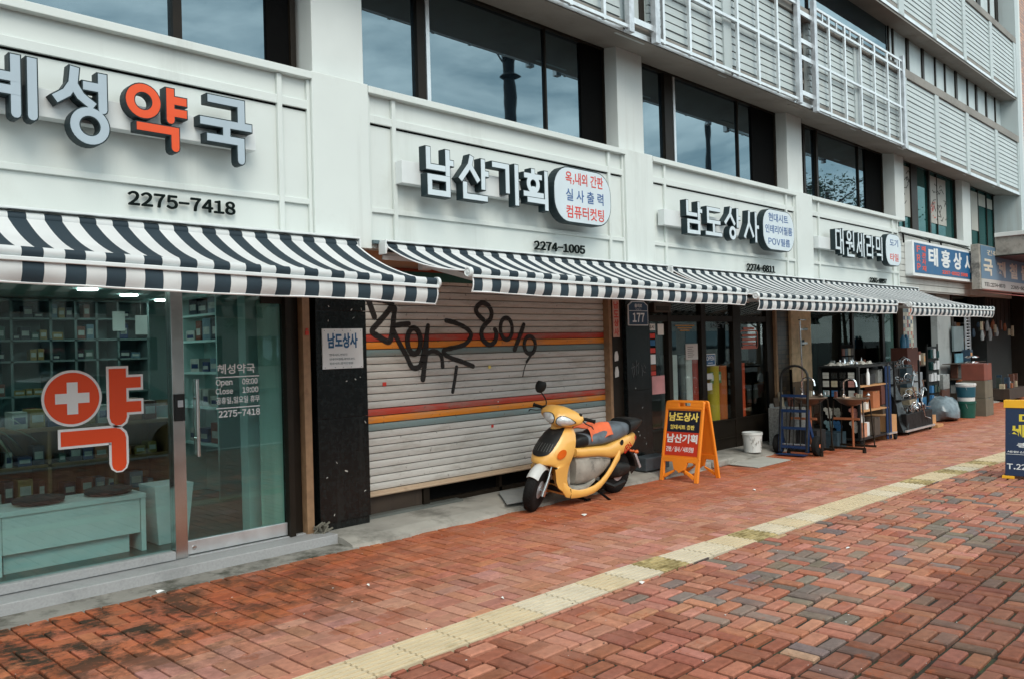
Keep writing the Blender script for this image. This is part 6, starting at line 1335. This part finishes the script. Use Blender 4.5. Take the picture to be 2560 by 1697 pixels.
carton(11.35, 5.62, .04, .34, .4, .55, M('speckled_box', srgb(128, 130, 128), .7, var=.4, scale=40), 'speckled grey box standing behind the hand truck', lab='bag')
b = MB()
for k in range(16): b.box(20.95, 21.25, 5.98, 6.0, .9+k*.07, .9+k*.07+.03)
b.box(20.94, 20.96, 5.97, 6.01, .8, 2.1); b.box(21.24, 21.26, 5.97, 6.01, .8, 2.1); tag(b.build('slotted_strip', 'galv', origin=(21.1, 6, .8)), 'slotted metal strip rack hung by the dark opening of the last shop', 'rack')
gm = [M('goods_%d' % i, c, .55, var=.3, scale=18) for i, c in enumerate((srgb(150, 156, 156), srgb(96, 60, 46), srgb(44, 66, 84), srgb(180, 168, 140), srgb(150, 84, 44), srgb(60, 70, 64)))]
for x, y, z, w_, lb in ((19.5, 5.6, .05, .9, 'low row of mixed hardware packets on the apron before the grey column'), (21.6, 5.3, .05, 1.5, 'jumbled crate of hardware at the mouth of the last shop')):
    S = thing('goods_crate', lb, 'crate', (x+w_/2, y, z)); b = MB(); b.box(x, x+w_, y, y+.4, z, z+.25); b.build('crate', 'brownwood', S, bevel=.006)
    for k in range(14): b = MB(); h = R.uniform(.08, .32); q = x+R.uniform(.02, w_-.14); yy = y+R.uniform(.03, .25); b.box(q, q+R.uniform(.05, .12), yy, yy+.1, z+.2501, z+.25+h); b.build('packet', gm[k % 6], S)
for k in range(22):
    x = 21.3+R.uniform(0, 2.6); z = 1.9-R.uniform(0, .25); l = R.uniform(.2, .6); b = MB(); b.tube([(x, 5.75+.1*(k % 3), 2.4), (x, 5.75+.1*(k % 3), z)], .004, 5)
    if k % 2: b.box(x-.04, x+.04, 5.73+.1*(k % 3), 5.77+.1*(k % 3), z-l*.5, z, 1)
    else: b.lathe([(.03, -l*.5), (.045, -l*.3), (.02, 0)], (x, 5.75+.1*(k % 3), z), 10, mi=1)
    tag(b.build('hanging_ware', ['black', gm[k % 6]], origin=(x, 5.8, 2.4)), 'small ware hanging in the mouth of the last dark shop', 'hardware', 'wares hung in the last dark shop')
for i, (x, z, sx, sz, mt, lb) in enumerate(((16.95, .0, .3, .3, 2, 'dark blue packet box at the foot of the grey goods rack'), (16.75, .9, .3, .2, 3, 'beige flat box beside the maroon box on the goods pile'), (17.75, .0, .28, .5, 5, 'greenish drum box against the grey wall behind pails'), (18.6, .0, .5, .45, 1, 'brown crate box by the wall behind the cartons'), (18.65, .46, .4, .3, 0, 'grey box on the brown crate box by the wall'))): carton(x, 5.85, z, sx, .25, sz, gm[mt], lb, lab='bag')
lb_ = ('mixed carton in the stock piled along the grey wall', 'stock piled along the far walls')
for k in range(46):
    x = R.uniform(17.75, 21.3); lv = R.choice((0, 0, 1, 1, 2, 3)); z = (.05, .32, .62, .95)[lv]; sx, sy, sz = R.uniform(.12, .34), R.uniform(.12, .26), (.265, .295, .325, .3)[lv]*R.uniform(.8, 1)
    b = MB(); y = 6.05-sy if x > 19.4 else 6.5-sy; a_ = R.choice(gm+bx); b.box(x, x+sx, y, y+sy, z, z+sz, 0); b.box(x+sx*.15, x+sx*.8, y-.002, y-.0004, z+sz*.3, z+sz*.75, 1); tag(b.build('carton', [a_, R.choice(('paper', 'packet_b', 'cardboard')) if False else R.choice(('paper', 'cardboard', 'mat'))], origin=(x, y, z)), lb_[0], 'box', lb_[1])
for z in (.315, .615, .945): b = MB(); b.box(17.72, 19.4, 6.2, 6.5, z-.012, z); tag(b.build('plank_shelf', 'brownwood', origin=(18.5, 6.3, z)), 'plank shelf at %s height carrying cartons along the grey wall' % {.315: 'knee', .615: 'hip', .945: 'waist'}[z], 'shelf')
for z in (.315, .615, .945): b = MB(); b.box(19.5, 21.6, 5.76, 6.06, z-.012, z); tag(b.build('plank_shelf', 'brownwood', origin=(20.5, 5.9, z)), 'plank shelf at %s height carrying cartons before the grey column' % {.315: 'knee', .615: 'hip', .945: 'waist'}[z], 'shelf')
S = thing('tile_shop_counter', 'dim shelving with sample boards inside the tile shop', 'shelf', (15, 7.6, 0)); b = MB()
for i in range(6): b.box(13.4+i*.6, 13.9+i*.6, 7.4, 7.44, .3, 1.9, i % 3)
b.box(13.3, 17, 7.45, 7.9, .05, .9, 3); b.lathe([(.42, 0), (.42, .02)], (15.3, 7.2, 1.45), 30, 'y', 0); b.build('sample_board', ['dark_int', M('green_board', (.05, .09, .085), .4), M('grey_board', (.09, .10, .10), .4), 'brownwood'], S)
S = thing('tile_stand', 'dark stand of leaning tile boards between hand truck and glass', 'display stand', (11.9, 5.95, 0)); b = MB(); b.box(11.5, 12.3, 5.85, 6.0, .04, .12); b.bar((11.52, 5.98, .05), (11.52, 6.0, 1.1), .03); b.bar((12.28, 5.98, .05), (12.28, 6.0, 1.1), .03); b.build('frame', 'black', S)
for k in range(5): b = MB(); b.bar((11.58+k*.15, 5.90, .12), (11.58+k*.15, 5.985, .12+.5+.08*(k % 3)), .13, .015, (0, 1, 0)); b.build('tile_board', bx[k], S)
S = thing('sample_tower', 'tall black tower of small tile samples behind the wheeled rack', 'display stand', (13.5, 5.7, 0)); b = MB(); b.box(13.25, 13.75, 5.62, 5.66, .05, 1.45); b.box(13.2, 13.8, 5.5, 5.75, .03, .07); b.build('board', 'black', S)
for i in range(4):
    for j in range(9): b = MB(); b.box(13.28+i*.115, 13.375+i*.115, 5.605, 5.6195, .2+j*.135, .31+j*.135); b.build('tile_sample', bx[(i*3+j*5+i*j) % 6], S)
for i, (x, y, z, sx, sy, sz, m_, lb) in enumerate(((12.6, 4.93, .125, .2, .2, .26, 1, 'dark brown box on the lowest rack shelf behind the white panel'), (12.6, 5.0, .875, .3, .2, .14, 5, 'black parts box on the top rack shelf'), (12.95, 4.98, .875, .16, .16, .2, 0, 'grey carton at the far end of the top rack shelf'), (11.85, 5.2, .0, .3, .3, .22, 3, 'dark teal box under the far wash basin'), (11.3, 5.25, .0, .28, .3, .3, 5, 'black crate box under the near wash basin'), (13.55, 5.2, .0, .3, .3, .5, 1, 'dark brown carton between rack and tap cart'), (13.55, 5.2, .505, .26, .26, .3, 4, 'dull red carton on the dark brown carton'), (15.6, 5.5, .0, .4, .3, .35, 0, 'grey carton behind the tap cart, bottom one'), (15.62, 5.5, .355, .36, .3, .3, 2, 'beige carton on the grey carton behind tap cart'), (15.6, 5.52, .66, .3, .26, .4, 3, 'dark blue drum carton topping the stack behind tap cart'))):
    carton(x, y, z, sx, sy, sz, bx[m_], lb, lab='plasticblack')
for k in range(26):
    x = R.uniform(10.98, 13.0); tz = 1.17 if x > 12.04 else .785; y = R.uniform(4.95, 5.35)
    if x < 11.35: y = R.uniform(4.95, 5.3); tz = .782
    elif x < 11.9: y = R.uniform(4.62, 4.98); tz = .742
    elif x < 12.04: continue
    b = MB(); h = R.uniform(.03, .09); r_ = R.uniform(.012, .03)
    if k % 2: b.lathe([(r_, 0), (r_*1.1, h*.3), (r_*.5, h*.7), (r_*.6, h), (0, h)], (x, y, tz), 10)
    else: b.box(x, x+r_*2, y, y+r_*2, tz, tz+h)
    tag(b.build('fitting', ['chrome', bx[k % 6]][k % 2 == 0], origin=(x, y, tz)), 'small fitting lying on a basin or rack top', 'fitting', 'small fittings on the basins and rack')
# ---------------- rolls standing behind the vinyl shop glass ----------------
for x, r, h, c, lb in ((9.30, .10, 1.34, srgb(196, 204, 206), 'pale grey vinyl roll upright behind glass under the ochre lettering'), (9.52, .04, 1.3, srgb(96, 100, 100), 'thin grey roll between two pale rolls behind glass'), (9.66, .08, 1.33, srgb(222, 226, 226), 'whitish vinyl roll behind the glass, beside the red one'), (9.83, .06, 1.36, srgb(190, 62, 42), 'dark red vinyl roll between whitish roll and door stile'),
                       (10.34, .09, 1.16, srgb(224, 190, 52), 'mustard yellow vinyl roll under the green card'), (10.55, .085, 1.16, srgb(206, 104, 44), 'brownish orange vinyl roll beside the mustard one'), (10.97, .035, 1.17, srgb(196, 140, 110), 'thin salmon roll beside the bright orange roll'), (11.07, .055, 1.18, srgb(236, 86, 44), 'bright orange red vinyl roll under the framed red lettering')):
    r *= 1.12; b = MB(); y = 6.15+r; b.lathe([(r, 0), (r, h), (r*.35, h+.0005), (r*.3, h-.03)], (x+.05, y, .06), 22); tag(b.build('vinyl_roll', M('roll_%s' % lb[:12], c, .45, var=.1, scale=3), origin=(x+.05, y, .06)), lb, 'roll', 'vinyl rolls behind the shop glass')
b = MB(); b.box(10.24, 10.55, 6.18, 6.19, .98, 1.14, 0); b.box(10.27, 10.5, 6.176, 6.1799, 1.02, 1.1, 1); tag(b.build('card', [M('card_green', srgb(110, 150, 96), .6, var=.2), 'vinylwhite'], origin=(10.4, 6.18, 1.0)), 'green and white card hung in front of the mustard roll', 'card')
S = thing('stock_shelf', 'dim shelf at the back of the vinyl shop', 'shelf', (10.2, 8.8, 0)); b = MB()
for z in (.5, 1.0, 1.5, 2.0): b.box(8.8, 12.3, 8.8, 9.2, z, z+.03)
b.build('board', 'brownwood', S); b = MB()
for k in range(40): x = R.uniform(8.9, 12.1); b.lathe([(.05, 0), (.05, R.uniform(.25, .4))], (x, 8.95, R.choice((.53, 1.03, 1.53))), 10, mi=R.randint(0, 3))
b.build('roll_stock', ['greyplastic', 'redpanel', 'mat', 'deepblue'], S)
# ---------------- inside the pharmacy ----------------
S = thing('window_bench', 'white boxy bench behind the pharmacy glass under two round cushions', 'bench', (2.05, 6.7, .1))
b = MB(); b.box(1.60, 2.60, 6.46, 6.86, .50, .535); b.build('top', 'paintwhite', S, bevel=.003); b = MB(); b.box(1.64, 2.56, 6.48, 6.50, .24, .499); b.build('front_panel', 'paintwhite', S, bevel=.002); b = MB(); b.box(1.66, 2.5, 6.54, 6.56, .1, .24); b.build('lower_panel', 'paintwhite', S)
for x in (1.60, 2.565): b = MB(); b.box(x, x+.035, 6.47, 6.85, .1, .499); b.build('leg', 'paintwhite', S, bevel=.002)
for x, lb in ((1.92, 'dark round cushion on the half of bench under the window emblem circle'), (2.40, 'dark round cushion on the half of bench next to the planter')):
    b = MB(); b.lathe([(0, 0), (.14, 0), (.165, .012), (.17, .028), (.16, .042), (.12, .05), (0, .052)], (x, 6.66, .536), 30); tag(b.build('cushion', M('felt', (.02, .02, .024), .95, var=.3, scale=40, bump=.3, bscale=200), origin=(x, 6.66, .536)), lb, 'cushion')
S = thing('planter_box', 'white tapered planter standing empty beside the bench', 'planter', (2.86, 6.75, .1)); b = MB(); secs = []
for z, h in ((.1, .115), (.56, .155)): secs.append([(2.84-h,6.66-h,z), (2.84+h,6.66-h,z), (2.84+h,6.66+h,z), (2.84-h,6.66+h,z)])
b.loft(secs, smooth=False); b.build('body', 'paintwhite', S, bevel=.004); b = MB(); b.box(2.70, 2.98, 6.52, 6.80, .545, .562); b.build('rim', 'paintwhite', S)
S = thing('potted_plant', 'dark spiky plant behind the pharmacy window beside the bench', 'plant', (1.62, 7.3, .1)); b = MB(); b.lathe([(.12, 0), (.16, .3), (.15, .31)], (1.75, 7.5, .1), 20); b.build('pot', 'pailwhite', S)
b = MB()
for k in range(34):
    a = R.uniform(0, 2*pi); l = R.uniform(.35, .6); up = R.uniform(.35, .95); p = [Vector((1.75+l*t*cos(a)*.8, 7.5+l*t*sin(a)*.8, .95+up*t*.6-.45*t*t)) for t in [i/6 for i in range(7)]]; n_ = Vector((-sin(a), cos(a), 0))
    vs = [];
    for i, q in enumerate(p): wd = .022*(1-i/6)**.6+.001; vs += [q-n_*wd, q+n_*wd]
    b.add(vs, [(2*i, 2*i+1, 2*i+3, 2*i+2) for i in range(6)], True)
b.build('leaves', 'leaf', S); b = MB(); b.tube([(1.75, 7.5, .35), (1.75, 7.5, 1.0)], .025, 8); b.build('stem', 'bark', S)
S = thing('wood_counter', 'brown wooden low shelving behind the bench, full of boxes', 'counter', (2.4, 7.6, .1)); b = MB()
b.box(1.2, 3.25, 7.5, 7.95, .98, 1.01); b.box(1.2, 3.25, 7.5, 7.95, .1, .13); b.box(1.22, 3.23, 7.93, 7.95, .13, .98)
for z in (.40, .69): b.box(1.22, 3.23, 7.5, 7.93, z, z+.022)
for x in (1.2, 1.72, 2.24, 2.76, 3.225): b.box(x, x+.025, 7.5, 7.93, .13, .98)
b.build('carcass', 'wood', S)
pc_ = [M('pack_%d' % i, c, .5, var=.2, scale=20) for i, c in enumerate((srgb(36, 52, 92), srgb(170, 172, 166), srgb(110, 54, 40), srgb(52, 84, 74), srgb(140, 116, 60), srgb(30, 34, 48), srgb(96, 120, 134), srgb(158, 96, 56)))]
def pack(x, y, z, sx, sy, sz, i, lb, grp):
    b = MB(); b.box(x, x+sx, y, y+sy, z, z+sz, 0); b.box(x+sx*.12, x+sx*.88, y-.0012, y-.0002, z+sz*.3, z+sz*.7, 1); tag(b.build('product_box', [pc_[i % 8], pc_[1 if i % 8 != 1 else 0]], origin=(x, y, z)), lb, 'box', grp)
for z, hh in ((.425, .22), (.714, .22), (.135, .2)):
    x = 1.28
    while x < 3.1:
        sx = R.uniform(.045, .11); sz = R.uniform(.06, hh*.85)
        if not any(abs(x-q) < .01 or x < q+.025 < x+sx for q in (1.72, 2.24, 2.76)): pack(x, 7.53, z, sx, .14, sz, R.randint(0, 7), 'small product box on the low brown wooden shelves', 'boxes on the low wooden shelves')
        x += sx+R.uniform(.005, .05)
x = 1.5
for k in range(9): pack(2.0+k*.13, 7.55, 1.012, .11, .2, R.uniform(.05, .2), k*3+R.randint(0, 2), 'bright product box on top of the wooden counter', 'boxes on top of the counter')
for k in range(5): pack(2.05+k*.095, 7.06, .1, .09, .12, .28+.02*(k > 1), 0 if k < 2 else 3, 'dark blue or green carton lined up behind the cushions', 'cartons lined up behind the bench')
S = thing('wall_shelving', 'teal tinted grid of wall shelves at the back of the pharmacy', 'shelf', (3.0, 9.5, .1)); b = MB()
for x in (1.9, 2.5, 2.86, 3.1, 3.31, 3.53, 3.85): b.box(x-.012, x+.012, 9.4, 9.7, .1, 2.18)
for z in (.5,   .85, 1.2, 1.55, 1.76, 1.98, 2.17): b.box(1.9, 3.85, 9.4, 9.7, z-.01, z+.01)
b.box(1.9, 3.85, 9.7, 9.72, .1, 2.18); b.build('carcass', M('shelf_lacquer', (.16, .21, .205), .5), S)
for z, hh in ((1.21, .2), (1.56, .14), (1.77, .16), (.86, .25), (1.99, .14)):
    for a, c in ((2.52, 2.84), (2.88, 3.08), (3.12, 3.29), (1.95, 2.46), (3.55, 3.8)):
        x = a
        while x < c-.06:
            sx = R.uniform(.05, .11)
            if R.random() < .72 and x+sx < c: pack(x, 9.42, z+.001, sx, .12, R.uniform(.05, hh), R.choice((0, 5, 6, 4, 2, 5, 3)), 'dim medicine box on the pharmacy wall shelves', 'medicine boxes on the wall shelves')
            x += sx+.012
S = thing('side_shelf', 'white narrow shelf of packets seen through the pharmacy door', 'shelf', (4.1, 8.5, .1)); b = MB()
for z in (.64, 1.02, 1.38, 1.71, 1.98, 2.17): b.box(4.0, 4.25, 8.12, 8.9, z-.012, z+.012)
b.box(4.25, 4.27, 8.1, 8.92, .1, 2.18); b.box(4.0, 4.25, 8.09, 8.115, .1, 2.18); b.box(4.0, 4.25, 8.905, 8.93, .1, 2.18); b.build('carcass', 'interior', S)
def packx(y, z, sy, sz, i):
    b = MB(); b.box(4.03, 4.2, y, y+sy, z, z+sz, 0); b.box(4.0288, 4.0298, y+sy*.12, y+sy*.88, z+sz*.25, z+sz*.6, 1); tag(b.build('product_box', [pc_[i % 8], pc_[1 if i % 8 != 1 else 0]], origin=(4.1, y, z)), 'packet on the narrow shelf seen through the pharmacy door', 'box', 'packets on the narrow door shelf')
for z in (.66, 1.035, 1.395, 1.725, 1.995):
    y = 8.15
    while y < 8.72: sy = R.uniform(.09, .2); packx(y, z, sy, R.uniform(.1, .22), R.choice((0, 1, 5, 2, 6))); y += sy+R.uniform(.02, .1)
S = thing('sales_counter', 'pale sales counter deep inside the pharmacy', 'counter', (4.8, 9.6, .1)); b = MB(); b.box(3.9, 5.2, 9.75, 10.3, .1, 1.0); b.build('body', 'interior', S, bevel=.01); b = MB(); b.box(3.88, 5.22, 9.7, 10.32, 1.0, 1.04); b.build('top', 'wood', S)
for x, z, lb in ((3.46, 1.90, 'white paper sheet hanging over the shelves, fully above the emblem'), (3.70, 1.86, 'white paper sheet hanging over the shelves, nearer the steel post')):
    b = MB(); b.box(x, x+.13, 9.37, 9.373, z-.05, z+.16); b.tube([(x+.06, 9.372, z+.16), (x+.06, 9.372, 2.2)], .0015, 4); tag(b.build('hanging_sheet', 'paper', origin=(x, 9.37, z)), lb, 'paper')
# ---------------- across the street: what the window panes mirror ----------------
S = thing('signal_mast', 'dark mast with a latticed collar, mirrored in the second upper window', 'mast', (19.26, -6, 0)); b = MB(); b.tube([(19.26, -6, -.16), (19.26, -6, 6), (19.26, -6, 14)], [.24, .20, .17], 14); b.build('shaft', 'pole', S); b = MB(); b.lathe([(.2, -.08), (.32, 0), (.2, .1)], (19.26, -6, 10.2), 14)
for k in range(6):
    a = pi/3*k; p = Vector((19.26+.85*cos(a), -6+.85*sin(a), 11.6)); q = Vector((19.26+.85*cos(a+pi/3), -6+.85*sin(a+pi/3), 11.6)); b.bar((19.26, -6, 10.5), p, .06); b.bar(p, q, .06); b.bar(p+Vector((0, 0, .6)), q+Vector((0, 0, .6)), .06); b.bar(p, p+Vector((0, 0, .6)), .05); b.bar((19.26, -6, 11.6), p, .05)
b.build('collar', 'pole', S)
S = thing('utility_pole', 'thin crooked utility pole mirrored in the third upper window', 'pole', (31.1, -6, 0)); b = MB(); b.tube([(31.1, -6, -.16), (31.25, -6, 4), (31.0, -6, 7.5), (31.2, -6, 9.5), (31.05, -6, 14)], [.17, .15, .13, .12, .1], 12); b.build('shaft', 'pole', S); b = MB(); b.tube([(30.95, -6, 11.2), (30.95, -6, 12.2)], .22, 12); b.bar((30.5, -6, 11.4), (31.6, -6, 11.4), .08); b.build('crossarm', 'pole', S)
S = thing('street_tree', 'leafy street tree mirrored in the fourth upper window', 'tree', (36.0, -3.2, -.16)); b = MB(); b.tube([(36, -3.2, -.16), (36.1, -3.2, 2.5), (36.0, -3.1, 5), (36.3, -3.2, 8)], [.24, .19, .14, .05], 10)
for k in range(9): a = 2*pi*k/9*1.7; z = 3.6+k*.45; b.tube([(36.05, -3.15, z), (36.05+.9*cos(a), -3.15+.9*sin(a), z+.7), (36.05+1.8*cos(a), -3.15+1.8*sin(a), z+1.0)], [.08, .05, .02], 7)
b.build('trunk', 'bark', S); b = MB(); cl = [(Vector((36+R.gauss(0, 1.4), -3.2+R.gauss(0, 1.2), R.uniform(4.2, 8.6))), R.uniform(.45, .95)) for _ in range(34)]
for k in range(5200):
    c_, r_ = R.choice(cl); p = c_+Vector((R.gauss(0, .5), R.gauss(0, .5), R.gauss(0, .38)))*r_; a, e = R.uniform(0, 2*pi), R.uniform(-.9, .9); d = Vector((cos(a)*cos(e), sin(a)*cos(e), sin(e))); n_ = d.cross(Vector((R.gauss(0, 1), R.gauss(0, 1), R.gauss(0, 1)))).normalized(); l = R.uniform(.09, .17)
    b.add([p, p+d*l*.5+n_*l*.3, p+d*l, p+d*l*.5-n_*l*.3], [(0, 1, 2, 3)])
b.build('crown', 'leaf', S)
for i, (x, y, sc, rz) in enumerate(((24, -9.5, .55, .5), (28.5, -9, .6, 1.9), (33, -10, .58, 3.1), (41, -9.5, .62, 4.4), (46, -10, .6, 5.2), (52, -9.5, .64, 2.4), (59, -10, .66, 1.1), (15, -10, .5, .2), (10.5, -9.6, .5, 2.9))):
    q = copy_tree(S); q.location = (x, y, -.16); q.scale = (sc, sc, sc); q.rotation_euler[2] = rz; q['label'] = 'small dense tree across the road, mirrored dimly in the shop glass'; q['group'] = 'small trees across the road'
def car(label, x, y, paint):
    S = thing('parked_car', label, 'car', (x, y, -.15)); b = MB(); z0 = -.15; secs = []
    for u, zb, zt, h in ((-2.2,.35,.62,.70), (-2.15,.28,.82,.78), (-1.6,.22,.92,.84), (-.9,.2,.96,.86), (0,.2,.98,.87), (.9,.2,.98,.87), (1.7,.22,1.0,.85), (2.1,.3,.95,.80), (2.2,.4,.8,.74)):
        row = []
        for k in range(20): a = 2*pi*k/20; row.append((x+u, y+math.copysign(abs(cos(a))**.45, cos(a))*h, z0+(zb+zt)/2+math.copysign(abs(sin(a))**.55, sin(a))*(zt-zb)/2))
        secs.append(row)
    b.loft(secs); b.build('body', paint, S); b = MB(); secs = []
    for u, zt, h in ((-1.15,.95,.74), (-.55,1.38,.62), (.3,1.45,.62), (1.0,1.38,.60), (1.6,.97,.70)): secs.append([(x+u, y-h, z0+.93), (x+u, y+h, z0+.93), (x+u, y+h*.86, z0+zt), (x+u, y-h*.86, z0+zt)])
    b.loft(secs); b.build('cabin_glass', 'tealglass', S); b = MB(); secs = [[(x+u, y-h, z0+zt), (x+u, y+h, z0+zt), (x+u, y+h, z0+zt+.03), (x+u, y-h, z0+zt+.03)] for u, zt, h in ((-.52,1.375,.57), (.3,1.445,.58), (.98,1.375,.55))]; b.loft(secs); b.build('roof', paint, S)
    for u in (-1.4, 1.35):
        for s in (-1, 1):
            t = MB(); t.lathe([(.2, -.1), (.31, -.1), (.32, 0), (.31, .1), (.2, .1)], (x+u, y+s*.78, z0+.32), 24, 'y'); o = t.build('wheel', 'rubber', S); t = MB(); t.lathe([(.2, -.08), (.2, .08)], (x+u, y+s*.78, z0+.32), 20, 'y'); t.build('rim', 'galv', o)
car('white car parked at the kerb, mirrored in the pharmacy glass', 4.6, -2.45, 'carwhite')
car('pale silver car parked at the kerb, mirrored in the dark shop door', 17.5, -2.5, M('car_silver', (.45, .47, .49), .25, coat=.6))
for i, (x0, x1, y, h, lb, mt) in enumerate(((-30, 2, -26, 9, 'pale low block across the street, mirrored low in the glass', 'pier'), (4, 30, -27, 7, 'grey low block across the street behind the mast', 'taupe'), (33, 70, -26, 10, 'beige block across the street behind the tree', 'siding'))):
    S = thing('street_block', lb, 'building', ((x0+x1)/2, y, 0)); b = MB(); b.box(x0, x1, y-8, y, -.15, h); b.build('wall', mt, S); b = MB(); b.box(x0-.2, x1+.2, y-8.2, y+.2, h, h+.3); b.build('roof', 'concrete', S); b = MB()
    xx = x0+1
    while xx < x1-2:
        for z in [1+3*q for q in range(int(h/3))]: b.box(xx, xx+1.8, y+.01, y+.03, z, z+1.5)
        xx += 3.2
    b.build('window', 'winglass', S)
